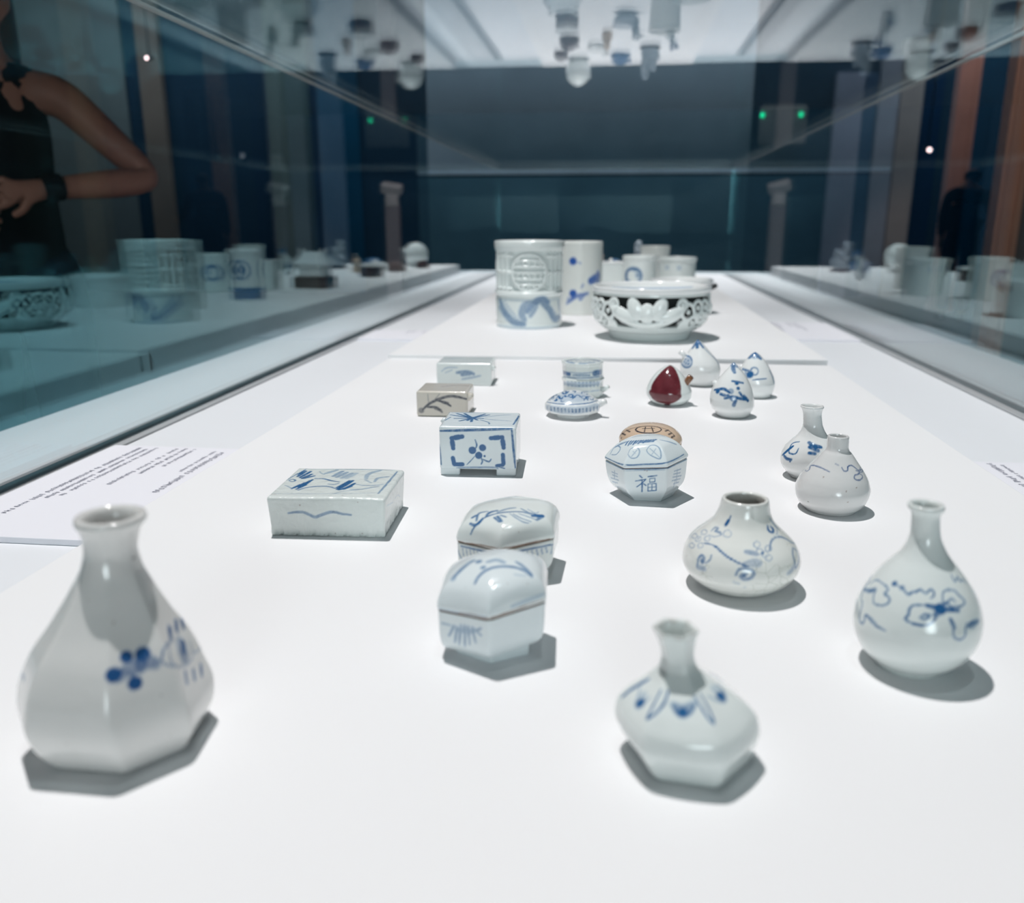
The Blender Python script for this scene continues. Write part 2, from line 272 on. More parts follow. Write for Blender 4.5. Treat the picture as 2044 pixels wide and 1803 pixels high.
PAINT['round'] = [
 (0.83,0.8,0,0.18,[(-24.1,0.1,40.9),(-24.2,-1.1,40.7),(-24.4,-2.4,40.2),(-24.6,-3.5,39.6),(-24.9,-4.2,38.8),(-25.3,-4.6,38.0),(-25.8,-4.7,37.0),(-26.2,-4.9,36.0),(-26.6,-5.2,35.0),(-26.8,-6.0,34.1),(-26.9,-6.9,33.2),(-27.0,-7.8,32.3),(-27.1,-8.3,31.7)]),
 (1.64,0.7,0,0.36,[(-26.6,-5.2,35.0),(-25.2,-8.3,36.2),(-24.3,-9.7,36.8),(-23.5,-10.7,37.2),(-22.9,-11.4,37.7),(-22.2,-11.9,38.3),(-21.7,-12.3,38.7),(-21.4,-12.5,39.0)]),
 (0.69,0.75,0,0.18,[(-24.0,-7.3,38.9),(-23.6,-7.4,39.5),(-23.1,-7.4,40.4),(-22.5,-7.6,41.3),(-21.8,-8.1,41.9),(-21.1,-9.0,42.3),(-20.4,-10.1,42.5),(-19.7,-11.2,42.5),(-19.1,-12.1,42.5),(-18.4,-12.9,42.5),(-17.7,-13.7,42.5),(-17.1,-14.4,42.4),(-16.7,-15.0,42.3),(-16.0,-15.9,41.8),(-15.9,-16.5,41.2),(-16.7,-16.6,40.4),(-17.1,-16.5,40.0),(-17.1,-16.9,39.5),(-16.6,-17.4,39.4),(-16.0,-17.8,39.3),(-15.5,-18.3,39.2),(-14.8,-19.0,38.7),(-14.5,-19.6,38.1),(-14.8,-20.0,37.2),(-15.2,-20.1,36.7),(-15.6,-20.1,36.2),(-16.1,-20.0,35.8),(-16.7,-19.8,35.3),(-17.4,-19.5,34.9),(-18.1,-19.1,34.6),(-18.9,-18.6,34.4),(-19.7,-18.0,34.2),(-20.4,-17.4,34.1),(-21.0,-16.7,34.2),(-21.3,-16.0,34.7),(-21.5,-15.3,35.5),(-21.6,-14.6,36.4),(-21.5,-14.0,37.1),(-21.4,-13.7,37.7),(-21.2,-13.6,38.2),(-20.7,-13.5,38.9)]),
 (0.81,0.75,0,0.18,[(-26.6,-9.5,31.6),(-26.3,-10.7,31.2),(-26.0,-11.4,30.8),(-25.9,-12.0,30.2),(-26.0,-12.4,29.4),(-26.2,-12.6,28.3),(-26.4,-12.7,27.1),(-26.5,-12.8,26.0),(-26.5,-13.1,25.0),(-26.4,-13.5,24.1),(-26.2,-13.9,23.4),(-25.9,-14.4,22.9),(-25.6,-15.0,22.7),(-24.6,-16.4,23.0),(-24.1,-16.9,24.3),(-24.0,-16.7,25.5),(-24.0,-16.5,26.7),(-23.8,-16.5,27.5),(-22.9,-17.6,27.7),(-22.3,-18.3,27.5),(-21.6,-19.0,27.2),(-21.1,-19.6,26.9),(-20.5,-20.2,26.4),(-19.9,-20.8,26.0),(-19.1,-21.4,25.7),(-18.0,-22.2,25.6),(-16.7,-23.1,25.6),(-15.5,-23.8,25.5),(-14.6,-24.2,25.5)]),
 (1.49,0.6,0,0.33,[(-22.3,-18.3,27.4),(-21.2,-19.4,27.1),(-20.2,-20.4,26.7),(-19.2,-21.3,26.3)]),
 (0.71,0.5,0,0.18,[(-29.1,-3.5,28.6),(-28.7,-6.2,28.2),(-28.3,-8.1,27.4),(-28.0,-9.4,26.4),(-27.7,-10.5,25.4)]),
 (0.73,0.8,0,0.18,[(-14.3,-14.9,44.6),(-13.3,-15.6,44.5),(-12.7,-16.0,44.5),(-12.0,-16.5,44.4),(-11.5,-16.9,44.3),(-10.9,-17.3,44.1),(-10.4,-17.7,43.9),(-9.8,-18.1,43.7),(-9.2,-18.5,43.4),(-8.6,-19.0,42.9),(-8.0,-19.5,42.6),(-7.5,-19.7,42.4),(-6.7,-19.5,42.9),(-6.4,-19.2,43.4),(-5.8,-19.0,43.8),(-5.0,-19.1,43.9),(-4.3,-18.9,44.2),(-3.6,-18.4,45.0),(-2.9,-18.3,45.1),(-2.0,-18.6,44.7),(-1.3,-18.8,44.3),(-0.7,-18.9,44.1),(-0.1,-18.5,44.5),(0.1,-18.1,45.0),(0.4,-17.7,45.4),(1.1,-17.4,45.7),(2.0,-17.6,45.2),(2.4,-17.9,44.6),(2.5,-18.4,43.8),(2.3,-18.9,43.2),(1.6,-19.5,42.7),(1.4,-19.7,42.5)]),
 (1.93,0.85,0,0.4,[(-13.6,-15.4,44.6)]),
 (1.69,0.75,0,0.37,[(-10.4,-17.5,44.1)]),
 (1.23,0.6,0,0.27,[(-6.9,-19.6,42.8)]),
 (0.72,0.75,0,0.18,[(6.2,-18.8,41.4),(6.1,-18.4,42.0),(5.9,-17.8,42.9),(5.8,-17.1,43.8),(5.8,-16.5,44.6),(5.9,-16.0,45.0),(6.6,-15.2,45.5),(7.1,-14.8,45.6),(7.7,-14.3,45.7),(8.5,-13.7,45.6),(9.4,-13.2,45.4),(10.1,-12.7,45.2),(10.6,-12.5,44.9),(11.3,-12.6,44.1),(11.7,-12.6,43.6),(12.4,-12.4,43.0),(13.3,-12.2,42.3),(14.0,-12.0,41.6),(14.5,-11.9,41.0),(14.7,-12.6,40.2),(14.2,-13.6,39.8),(13.4,-14.8,39.5),(12.9,-15.4,39.5),(12.3,-16.0,39.4),(11.6,-16.6,39.5),(10.8,-17.2,39.6),(10.0,-17.7,39.7),(9.3,-18.0,39.9),(8.8,-18.1,40.3),(8.4,-17.9,40.9),(8.2,-17.7,41.4),(8.4,-17.0,42.1),(8.9,-16.5,42.3),(9.5,-15.9,42.4),(10.3,-15.5,42.2),(10.7,-15.8,41.4),(10.9,-15.9,41.2)]),
 (3.64,0.9,0,0.39,[(5.6,-20.8,38.8)]),
 (1.66,0.85,0,0.36,[(0.3,-21.7,39.8),(1.2,-21.6,39.6),(2.5,-21.4,39.4),(4.0,-21.1,39.2),(5.6,-20.6,39.0),(7.3,-19.9,38.8),(9.3,-18.9,38.6),(11.2,-17.8,38.3),(12.5,-16.8,38.0)]),
 (1.21,0.8,0,0.27,[(3.5,-22.8,36.4),(3.8,-22.4,36.9),(4.4,-21.9,37.6),(5.0,-21.3,38.3),(5.6,-20.6,39.0),(6.1,-20.0,39.7),(6.7,-19.2,40.4),(7.3,-18.5,41.0),(7.7,-18.0,41.4)]),
 (0.99,0.7,0,0.22,[(10.9,-17.3,39.4),(10.4,-17.7,39.3),(9.7,-18.3,39.1),(8.9,-19.0,38.9),(8.1,-19.7,38.6),(7.1,-20.5,38.0),(6.1,-21.4,37.3),(5.2,-22.2,36.5),(4.5,-22.7,36.0)]),
 (0.78,0.8,0,0.18,[(3.0,-21.2,39.6),(2.3,-21.3,39.6),(1.3,-21.5,39.7),(0.1,-21.7,39.8),(-1.0,-21.8,39.7),(-2.0,-22.0,39.6),(-3.1,-22.1,39.4),(-4.1,-22.2,39.2),(-4.9,-22.3,38.9),(-5.4,-22.4,38.6),(-6.0,-22.7,37.8),(-6.3,-23.2,36.8),(-6.3,-23.6,36.1),(-6.3,-23.9,35.4),(-6.3,-24.1,34.8),(-6.6,-24.3,34.3),(-7.0,-24.4,33.8),(-7.4,-24.7,33.0),(-6.5,-25.0,32.4),(-5.7,-25.2,32.1),(-4.9,-25.3,32.0),(-4.0,-25.4,31.8),(-3.0,-25.5,31.8),(-1.9,-25.5,31.7),(-0.9,-25.4,31.7),(0.0,-25.3,31.9),(0.9,-25.1,32.1),(1.8,-24.8,32.4),(2.5,-24.6,32.8),(3.0,-24.3,33.2),(3.5,-23.9,33.8),(3.9,-23.6,34.4),(4.1,-23.3,35.0),(4.3,-23.0,35.5),(4.3,-22.7,36.1),(4.3,-22.5,36.6),(4.6,-21.9,37.4),(5.0,-21.6,37.6),(5.7,-21.1,38.0)]),
 (0.88,0.7,0,0.19,[(-1.8,-24.4,34.7),(-1.0,-24.0,35.5),(-0.5,-23.7,36.0),(0.0,-23.5,36.3),(0.6,-23.4,36.4),(1.2,-23.3,36.5),(1.7,-23.2,36.4),(1.9,-23.4,36.0),(1.6,-23.7,35.5),(1.2,-24.0,35.0),(0.7,-24.2,34.6),(0.3,-24.3,34.5),(-0.3,-24.4,34.4),(-0.9,-24.5,34.4),(-1.2,-24.5,34.4)]),
 (1.32,0.75,0,0.29,[(10.0,-20.6,34.9),(10.7,-20.7,33.8),(11.3,-20.8,32.7),(12.0,-20.8,31.5)]),
 (0.72,0.75,0,0.18,[(11.7,-20.4,33.1),(11.7,-20.6,32.4),(11.6,-21.1,31.4),(11.6,-21.5,30.3),(11.7,-21.7,29.4),(11.8,-21.8,28.8),(12.0,-21.8,28.2),(12.7,-21.5,27.2),(13.2,-21.2,26.8),(13.8,-20.8,26.5),(14.4,-20.3,26.3),(15.0,-19.8,26.2),(15.4,-19.3,26.4),(15.9,-18.9,26.7),(16.3,-18.4,27.2),(16.5,-18.1,27.7),(16.5,-17.9,28.3),(16.4,-17.8,29.0),(16.2,-17.7,29.8),(16.1,-17.5,30.4),(16.2,-17.1,31.1),(16.3,-16.7,31.8),(16.5,-16.2,32.4),(16.6,-15.9,32.8)]),
 (1.78,0.75,0,0.39,[(17.5,-15.6,31.1),(17.8,-14.8,31.7),(18.8,-13.2,32.0),(19.6,-11.7,31.9),(20.5,-10.0,31.8),(21.1,-8.6,31.6)]),
 (0.78,0.7,0,0.18,[(18.9,-14.2,29.9),(19.8,-12.3,30.7),(20.7,-10.1,31.2)]),
 (0.56,0.8,0,0.18,[(8.1,-8.3,50.6),(8.4,-8.6,50.0),(8.9,-9.1,49.2),(9.5,-9.4,48.4),(9.9,-9.4,48.0),(10.4,-7.5,48.7),(10.7,-6.1,49.2),(11.4,-6.0,48.5),(11.7,-6.7,47.9),(12.2,-6.4,47.4),(12.7,-4.4,47.6),(13.3,-3.3,47.2),(13.7,-3.3,46.8),(14.0,-3.5,46.3),(14.2,-3.6,46.1)]),
 (0.8,0.6,0,0.18,[(17.7,1.6,41.6),(18.1,0.7,41.2),(18.5,0.1,40.6),(18.9,-0.4,39.9),(19.4,-0.6,39.0),(19.9,-0.6,38.0),(20.4,-0.8,37.0),(20.9,-1.1,36.1),(21.3,-1.4,35.1),(21.7,-1.6,34.1),(22.0,-1.5,33.4)]),
]
PAINT['hexbottle'] = [
 (1.03,0.8,0,0.23,[(-17.5,-2.9,31.9),(-18.1,-2.9,31.4),(-18.8,-2.8,30.7),(-19.8,-2.7,30.0),(-20.7,-2.7,29.2),(-21.5,-2.7,28.4),(-22.5,-2.7,27.7),(-23.4,-2.7,26.9),(-24.3,-2.8,26.1),(-25.1,-2.9,25.3),(-25.9,-3.0,24.4),(-26.7,-3.0,23.5),(-27.2,-3.0,22.9)]),
 (0.69,0.55,0,0.18,[(-20.5,-4.3,28.6),(-20.6,-5.0,28.2),(-20.7,-6.0,27.6),(-20.8,-7.1,27.0),(-21.0,-7.9,26.4),(-21.2,-8.5,26.0),(-21.4,-8.9,25.6),(-21.6,-9.2,25.3),(-21.3,-10.3,25.0),(-20.8,-11.1,25.1),(-20.2,-11.8,25.2),(-19.6,-12.2,25.5),(-19.1,-12.3,25.9),(-18.7,-12.2,26.3),(-18.2,-11.9,26.8),(-17.7,-11.7,27.3),(-17.2,-11.5,27.8),(-16.8,-11.2,28.3),(-16.3,-11.0,28.8),(-16.1,-10.8,29.1)]),
 (3.02,1,0,1.19,[(-19.7,-10.9,26.1)]),
 (2.76,0.4,0,1.1,[(-19.1,-8.6,27.6)]),
 (0.76,0.8,0,0.18,[(-12.4,-10.6,32.3),(-12.8,-11.5,31.5),(-13.5,-12.6,30.4),(-14.2,-13.9,29.1),(-14.8,-15.1,28.0),(-15.4,-16.2,27.0),(-16.0,-17.3,26.0),(-16.4,-18.1,25.1),(-16.4,-18.6,24.7),(-15.9,-18.7,25.0),(-15.0,-18.5,25.8),(-13.9,-17.9,26.6),(-13.0,-17.2,27.3),(-12.3,-16.5,27.8),(-11.7,-15.8,28.4),(-11.1,-15.1,29.0),(-10.7,-14.3,29.7),(-10.3,-13.4,30.4),(-10.0,-12.4,31.3),(-9.8,-11.5,32.0),(-9.6,-10.9,32.6)]),
 (2.67,1,0,0.89,[(-3.9,-16.6,27.8)]),
 (1.16,0.8,0,0.62,[(-7.5,-14.9,29.2),(-7.3,-15.2,28.9),(-6.9,-15.7,28.5),(-6.5,-16.3,28.1),(-6.0,-16.7,27.7),(-5.5,-17.0,27.5),(-5.0,-17.3,27.2),(-4.4,-17.5,27.1),(-3.8,-17.5,27.1),(-3.1,-17.4,27.2),(-2.5,-17.0,27.5),(-1.8,-16.6,27.8),(-1.3,-16.2,28.1),(-0.9,-15.7,28.5),(-0.5,-15.1,29.0),(-0.2,-14.5,29.5),(-0.0,-14.1,29.8)]),
 (1.96,0.6,0,0.89,[(-7.5,-14.7,29.3),(-6.9,-14.9,29.2),(-6.0,-15.2,29.0),(-5.0,-15.4,28.8),(-4.0,-15.4,28.8),(-2.9,-15.1,29.0),(-1.8,-14.6,29.5),(-0.9,-14.0,29.9),(-0.2,-13.6,30.3)]),
 (0.71,0.75,0,0.18,[(-0.1,-11.5,32.0),(0.4,-12.0,31.6),(1.0,-12.8,30.9),(1.8,-13.6,30.2),(2.5,-14.3,29.5),(3.1,-15.0,29.0),(3.7,-15.6,28.4),(4.3,-16.2,27.9),(4.8,-16.7,27.4),(5.5,-17.2,26.9),(6.2,-17.7,26.3),(6.9,-17.9,25.9),(7.3,-17.4,26.0),(7.1,-16.7,26.4),(6.7,-15.8,27.0),(6.3,-15.0,27.5),(5.9,-14.2,28.0),(5.3,-13.4,28.6),(4.8,-12.7,29.3),(4.2,-12.0,29.9),(3.5,-11.2,30.5),(2.8,-10.5,31.2),(2.2,-9.8,31.9),(1.8,-9.4,32.3)]),
 (3.01,0.95,0,1.09,[(9.5,-4.5,29.3)]),
 (0.91,0.55,0,0.2,[(4.9,-8.2,30.8),(5.8,-8.0,30.3),(7.1,-7.7,29.6),(8.4,-7.4,28.9),(9.5,-6.9,28.4),(10.2,-6.2,28.2),(10.7,-5.4,28.2),(11.0,-4.5,28.3),(11.1,-3.7,28.5),(11.0,-2.9,28.9),(10.7,-2.1,29.4),(10.2,-1.5,29.9),(9.8,-0.9,30.3),(9.3,-0.7,30.7),(8.8,-0.7,31.0),(8.3,-0.7,31.3),(7.9,-0.8,31.5)]),
 (2.29,0.4,0,1.1,[(7.1,-3.2,31.2)]),
 (1.06,0.8,0,0.23,[(5.1,14.9,28.2),(6.4,13.3,28.0),(7.6,12.7,27.6),(8.7,12.6,26.9),(9.9,13.2,25.9),(11.2,15.2,24.2)]),
 (1.44,0.5,0,0.67,[(6.6,13.1,28.0),(8.1,13.1,27.1),(9.5,13.1,26.2)]),
]
PAINT['squat'] = [
 (0.92,0.75,0,0.2,[(-23.6,-17.8,29.6),(-22.3,-18.8,29.9),(-21.4,-19.4,30.0),(-20.6,-20.0,30.1),(-19.8,-20.6,30.2),(-19.0,-21.1,30.2),(-18.3,-21.7,30.1),(-17.5,-22.3,30.0),(-16.7,-23.1,29.7),(-16.0,-23.8,29.4),(-15.2,-24.6,28.9),(-14.4,-25.4,28.6),(-13.5,-26.0,28.2),(-12.7,-26.7,27.8),(-11.8,-27.3,27.4),(-10.9,-27.9,27.0),(-9.8,-28.4,26.6),(-8.6,-29.0,26.2),(-7.4,-29.4,25.8),(-6.2,-29.7,25.4),(-5.2,-30.0,25.1),(-4.3,-30.2,24.8),(-3.4,-30.3,24.5),(-2.5,-30.4,24.3),(-1.7,-30.4,24.2),(-0.9,-30.3,24.2),(-0.2,-30.3,24.1),(0.3,-30.2,24.1)]),
 (1.82,0.42,0,0.58,[(-2.2,-30.1,24.8),(-1.0,-29.7,25.2),(-0.2,-29.5,25.5),(0.5,-29.2,25.8),(1.3,-28.9,26.0),(2.1,-28.6,26.2),(2.9,-28.3,26.3),(3.6,-28.1,26.4),(4.4,-27.9,26.3),(5.1,-27.8,26.1),(6.1,-27.8,25.6),(5.9,-28.3,25.0),(5.0,-28.9,24.4),(4.2,-29.2,24.4),(3.1,-29.5,24.4),(2.1,-29.7,24.4),(1.4,-29.8,24.5)]),
 (0.41,0.5,0,0.18,[(5.4,-28.5,25.0),(5.0,-29.0,24.4),(4.3,-29.3,24.2),(3.6,-29.3,24.5),(3.3,-29.0,25.1),(3.8,-28.6,25.6),(4.6,-28.3,25.6),(5.2,-28.4,25.3),(5.4,-28.5,25.0)]),
 (0.57,0.5,0,0.18,[(-28.3,-9.4,30.2),(-28.5,-10.3,29.6),(-29.1,-10.3,29.0),(-29.9,-9.4,28.5),(-30.8,-7.9,28.2),(-31.4,-5.9,28.0),(-31.7,-3.7,28.1),(-31.4,-3.0,28.6),(-30.7,-3.6,29.3),(-29.8,-5.2,29.9),(-28.9,-7.0,30.3),(-28.4,-8.7,30.3),(-28.3,-9.4,30.2)]),
 (0.56,0.5,0,0.18,[(-26.0,-13.7,30.2),(-26.2,-14.5,29.6),(-26.8,-14.5,29.1),(-27.6,-13.9,28.7),(-28.4,-12.8,28.5),(-29.0,-11.5,28.5),(-29.2,-10.1,28.9),(-28.9,-9.6,29.5),(-28.2,-9.9,30.0),(-27.4,-10.7,30.4),(-26.6,-11.9,30.6),(-26.1,-13.2,30.4),(-26.0,-13.7,30.2)]),
 (0.56,0.5,0,0.18,[(-23.2,-11.1,33.6),(-23.4,-12.0,33.0),(-24.0,-12.1,32.5),(-24.8,-11.6,32.1),(-25.6,-10.5,31.9),(-26.2,-9.1,32.0),(-26.4,-7.5,32.3),(-26.1,-6.8,32.7),(-25.4,-7.0,33.3),(-24.6,-7.9,33.7),(-23.8,-9.2,33.9),(-23.3,-10.6,33.7),(-23.2,-11.1,33.6)]),
 (0.56,0.5,0,0.18,[(-21.0,-16.6,32.1),(-21.2,-17.4,31.5),(-21.8,-17.6,31.0),(-22.6,-17.2,30.7),(-23.3,-16.5,30.7),(-23.9,-15.5,30.9),(-24.1,-14.4,31.3),(-23.7,-13.8,31.8),(-23.1,-13.8,32.3),(-22.3,-14.4,32.6),(-21.6,-15.2,32.6),(-21.1,-16.2,32.3),(-21.0,-16.6,32.1)]),
 (0.56,0.5,0,0.18,[(-29.1,-15.0,26.5),(-29.3,-15.6,25.8),(-29.9,-15.3,25.2),(-30.8,-14.5,24.7),(-31.6,-13.2,24.4),(-32.2,-11.8,24.4),(-32.4,-10.6,24.9),(-32.1,-10.4,25.5),(-31.4,-11.0,26.2),(-30.5,-12.1,26.7),(-29.7,-13.4,26.9),(-29.2,-14.6,26.7),(-29.1,-15.0,26.5)]),
 (0.56,0.5,0,0.18,[(-24.3,-18.7,28.5),(-24.5,-19.4,27.8),(-25.1,-19.4,27.3),(-25.9,-18.9,26.9),(-26.6,-18.1,26.8),(-27.2,-17.2,27.0),(-27.4,-16.2,27.5),(-27.1,-15.8,28.1),(-26.4,-15.9,28.6),(-25.6,-16.5,28.9),(-24.8,-17.4,28.9),(-24.4,-18.4,28.6),(-24.3,-18.7,28.5)]),
 (1.13,0.55,0,0.25,[(-27.6,-12.1,29.6)]),
 (0.63,0.55,0,0.18,[(-32.6,-5.3,26.8),(-32.9,-2.6,26.9),(-33.0,1.7,26.8),(-32.7,3.2,27.0),(-32.2,4.4,27.4),(-31.6,5.1,28.0),(-31.0,5.1,28.7),(-30.1,3.9,29.8),(-29.2,2.9,30.8),(-28.4,2.1,31.6),(-27.8,1.7,32.1)]),
 (1.03,0.6,0,0.23,[(-20.6,-12.0,35.2),(-19.9,-11.5,36.0),(-19.0,-11.2,36.9),(-17.9,-12.0,37.2),(-17.3,-12.9,37.1),(-18.1,-13.3,36.3),(-18.6,-13.4,35.8),(-17.7,-14.5,35.7),(-16.8,-15.0,35.9),(-15.8,-15.9,35.8),(-15.4,-16.8,35.3),(-15.2,-17.1,35.1)]),
 (1.45,0.9,0,0.3,[(-13.2,-13.4,39.8),(-12.0,-12.8,42.2)]),
 (0.68,0.8,0,0.18,[(-11.9,-13.0,41.9),(-11.0,-12.2,44.6)]),
 (0.55,0.45,0,0.18,[(-9.8,-18.0,36.6),(-9.9,-18.6,36.0),(-10.3,-19.0,35.4),(-11.0,-19.3,35.0),(-11.8,-19.3,34.7),(-12.6,-19.0,34.7),(-13.4,-18.4,34.9),(-13.9,-17.7,35.2),(-14.1,-17.0,35.7),(-14.0,-16.4,36.3),(-13.6,-16.0,36.9),(-13.0,-15.8,37.4),(-12.1,-16.0,37.6),(-11.3,-16.3,37.7),(-10.6,-16.8,37.5),(-10.1,-17.4,37.1),(-9.8,-18.0,36.6)]),
 (0.6,0.4,0,0.18,[(-15.2,-17.3,34.9),(-16.0,-17.3,34.6),(-17.1,-17.1,34.1),(-18.3,-16.9,33.6),(-19.3,-16.4,33.2),(-20.2,-15.8,33.1),(-21.1,-14.8,33.1),(-21.9,-13.9,33.1),(-22.5,-13.2,33.1)]),
 (1.27,0.65,0,0.28,[(-26.7,-23.3,17.3),(-26.6,-23.3,18.2),(-26.5,-23.1,19.6),(-26.4,-22.8,21.0),(-26.2,-22.5,22.0),(-25.8,-22.4,22.8),(-25.0,-22.5,23.9),(-24.1,-23.1,24.1),(-23.2,-24.2,23.6),(-23.0,-24.9,22.7),(-23.3,-25.0,22.0),(-23.6,-25.1,21.3),(-23.8,-25.1,20.8)]),
 (2.37,0.75,0,0.76,[(-23.9,-24.7,21.8)]),
 (0.93,0.55,0,0.2,[(-22.1,-26.2,21.2),(-20.9,-26.5,22.4),(-20.2,-26.5,23.2),(-19.7,-26.4,23.9),(-19.4,-25.9,25.0),(-19.4,-25.3,25.8)]),
 (2.12,0.5,0,0.68,[(-26.2,-23.7,17.6),(-24.5,-25.2,17.9),(-22.7,-26.5,18.1)]),
 (1.4,0.65,0,0.49,[(-5.7,-32.2,18.9),(-5.2,-31.9,20.4),(-4.8,-31.7,21.2),(-4.3,-31.5,21.9),(-3.7,-31.4,22.2),(-2.9,-31.3,22.4),(-2.0,-31.2,22.5),(-1.2,-31.1,22.6),(-0.4,-31.0,22.5),(0.5,-31.0,22.4),(1.3,-30.9,22.2),(2.0,-30.9,22.0),(3.0,-30.9,21.1),(3.4,-31.1,20.0),(2.9,-31.4,18.9),(2.5,-31.6,18.3),(1.9,-31.8,17.9),(1.2,-31.9,17.5),(0.2,-32.1,17.2),(-0.8,-32.2,17.0),(-1.6,-32.3,17.0),(-2.7,-32.3,17.5),(-3.3,-32.3,18.3),(-2.8,-32.1,19.3),(-2.3,-32.0,19.8),(-1.3,-31.8,20.2),(-0.3,-31.8,20.0),(0.0,-31.7,19.9)]),
 (1.16,0.3,0,0.26,[(-6.6,-32.1,14.7),(-3.8,-32.1,13.9)]),
 (1.16,0.25,0,0.26,[(-0.7,-31.3,12.0)]),
 (2.06,0.85,0,0.83,[(-1.7,-32.1,19.1)]),
 (1.99,0.55,0,0.58,[(-1.5,-25.7,30.1),(-0.8,-25.7,30.0),(0.2,-25.6,29.9),(1.3,-25.6,29.7),(2.2,-25.5,29.6),(2.8,-25.4,29.5),(3.8,-25.3,29.3),(4.2,-25.2,29.3)]),
 (0.58,0.45,0,0.18,[(5.6,-20.3,32.9),(5.4,-21.1,32.4),(4.8,-21.9,32.0),(4.2,-22.3,31.8),(3.5,-22.5,31.9),(2.7,-22.4,32.2),(2.2,-21.9,32.7),(2.1,-21.2,33.3),(2.5,-20.5,33.8),(3.3,-19.9,34.1),(3.9,-19.6,34.2),(4.6,-19.5,34.0),(5.3,-19.8,33.5),(5.6,-20.3,32.9)]),
 (0.58,0.45,0,0.18,[(7.2,-23.0,30.1),(7.0,-23.8,29.5),(6.4,-24.5,29.1),(5.8,-24.9,29.0),(5.1,-25.1,29.1),(4.3,-25.1,29.4),(3.8,-24.7,29.9),(3.8,-24.0,30.5),(4.2,-23.3,31.1),(4.9,-22.6,31.3),(5.6,-22.3,31.3),(6.3,-22.3,31.2),(6.9,-22.5,30.7),(7.2,-23.0,30.1)]),
 (0.58,0.45,0,0.18,[(11.7,-19.1,30.9),(11.5,-20.0,30.4),(10.9,-20.9,30.0),(10.3,-21.4,30.0),(9.6,-21.8,30.1),(8.8,-21.8,30.4),(8.3,-21.4,31.0),(8.2,-20.7,31.6),(8.7,-19.8,32.0),(9.4,-19.0,32.2),(10.1,-18.5,32.2),(10.8,-18.3,32.0),(11.5,-18.5,31.5),(11.7,-19.1,30.9)]),
 (0.58,0.45,0,0.18,[(12.1,-23.3,27.2),(11.9,-24.0,26.7),(11.3,-24.8,26.3),(10.7,-25.2,26.2),(10.0,-25.6,26.3),(9.2,-25.7,26.6),(8.7,-25.4,27.2),(8.6,-24.8,27.9),(9.0,-24.0,28.4),(9.8,-23.3,28.6),(10.5,-22.9,28.6),(11.1,-22.7,28.4),(11.8,-22.8,27.9),(12.1,-23.3,27.2)]),
 (0.58,0.45,0,0.18,[(10.1,-22.9,28.8),(9.9,-23.6,28.3),(9.3,-24.4,27.9),(8.7,-24.8,27.8),(8.0,-25.1,27.8),(7.2,-25.1,28.2),(6.7,-24.8,28.8),(6.6,-24.2,29.4),(7.1,-23.4,29.9),(7.8,-22.7,30.1),(8.5,-22.4,30.1),(9.2,-22.2,29.9),(9.8,-22.3,29.4),(10.1,-22.9,28.8)]),
 (1.24,0.85,0,0.27,[(7.0,-23.8,29.5)]),
 (0.93,0.7,0,0.21,[(10.6,-21.0,30.2),(10.7,-20.1,30.8),(10.7,-18.8,31.7),(10.8,-17.4,32.6),(11.0,-16.1,33.3),(11.2,-15.2,33.7),(12.0,-13.5,34.3),(13.2,-11.5,34.5),(14.0,-10.3,34.4),(14.9,-9.0,34.2),(15.8,-7.8,33.9),(16.7,-6.8,33.5),(17.6,-5.9,32.9),(18.5,-5.2,32.3),(19.3,-4.5,31.7),(20.0,-4.1,31.2),(20.6,-3.8,30.7),(21.3,-3.4,30.1),(21.9,-2.7,29.5),(22.7,-1.5,28.8),(23.6,0.4,27.9),(24.5,3.2,26.8)]),
 (1.12,0.65,0,0.25,[(9.8,-4.7,42.6),(10.8,-3.9,41.0),(11.5,-3.5,40.0),(12.1,-3.1,39.1),(12.9,-2.6,38.2),(13.8,-2.2,37.3),(14.5,-1.9,36.5),(15.1,-1.7,36.0)]),
 (1.19,0.8,0,0.26,[(8.8,-9.4,40.0),(9.0,-10.2,39.1),(9.1,-10.7,38.5),(9.9,-11.0,37.6),(11.1,-10.4,36.9),(11.8,-9.4,36.8),(12.0,-7.7,37.5),(11.6,-7.1,38.1),(10.6,-7.7,39.0),(10.3,-7.9,39.2)]),
 (0.6,0.5,0,0.18,[(12.6,-4.1,38.2),(13.4,-4.3,37.3),(13.8,-4.5,36.8),(14.1,-6.0,36.0),(13.8,-8.3,35.4),(13.7,-9.0,35.2)]),
 (1.02,0.7,0,0.22,[(22.8,-6.7,27.9),(22.8,-9.2,27.1),(22.8,-10.6,26.5),(23.0,-11.7,25.8),(23.3,-12.4,24.9),(23.7,-12.9,23.8),(24.1,-13.2,22.6),(24.4,-13.4,21.6),(24.5,-13.7,20.8),(24.5,-14.0,20.1),(24.7,-14.2,19.3),(25.5,-12.2,19.3),(26.1,-10.3,20.1),(26.3,-9.2,20.7),(26.5,-7.9,21.3),(26.5,-6.8,22.0),(26.3,-6.0,22.9),(26.0,-5.4,23.8),(25.6,-4.9,24.8),(25.2,-4.6,25.6),(24.2,-5.4,26.7),(23.3,-6.4,27.4)]),
 (1.84,0.5,0,0.75,[(24.5,-13.9,20.7),(24.1,-14.8,20.4),(23.6,-15.9,19.8),(23.0,-17.1,19.2),(22.5,-18.0,18.7),(21.6,-19.4,18.3),(21.0,-20.3,18.1)]),
 (0.52,0.7,1,0.18,[(-33.4,-13.6,19.2)]),
 (0.53,0.7,1,0.18,[(-6.7,10.0,46.4)]),
 (0.51,0.7,1,0.18,[(-29.0,-20.3,19.9)]),
]
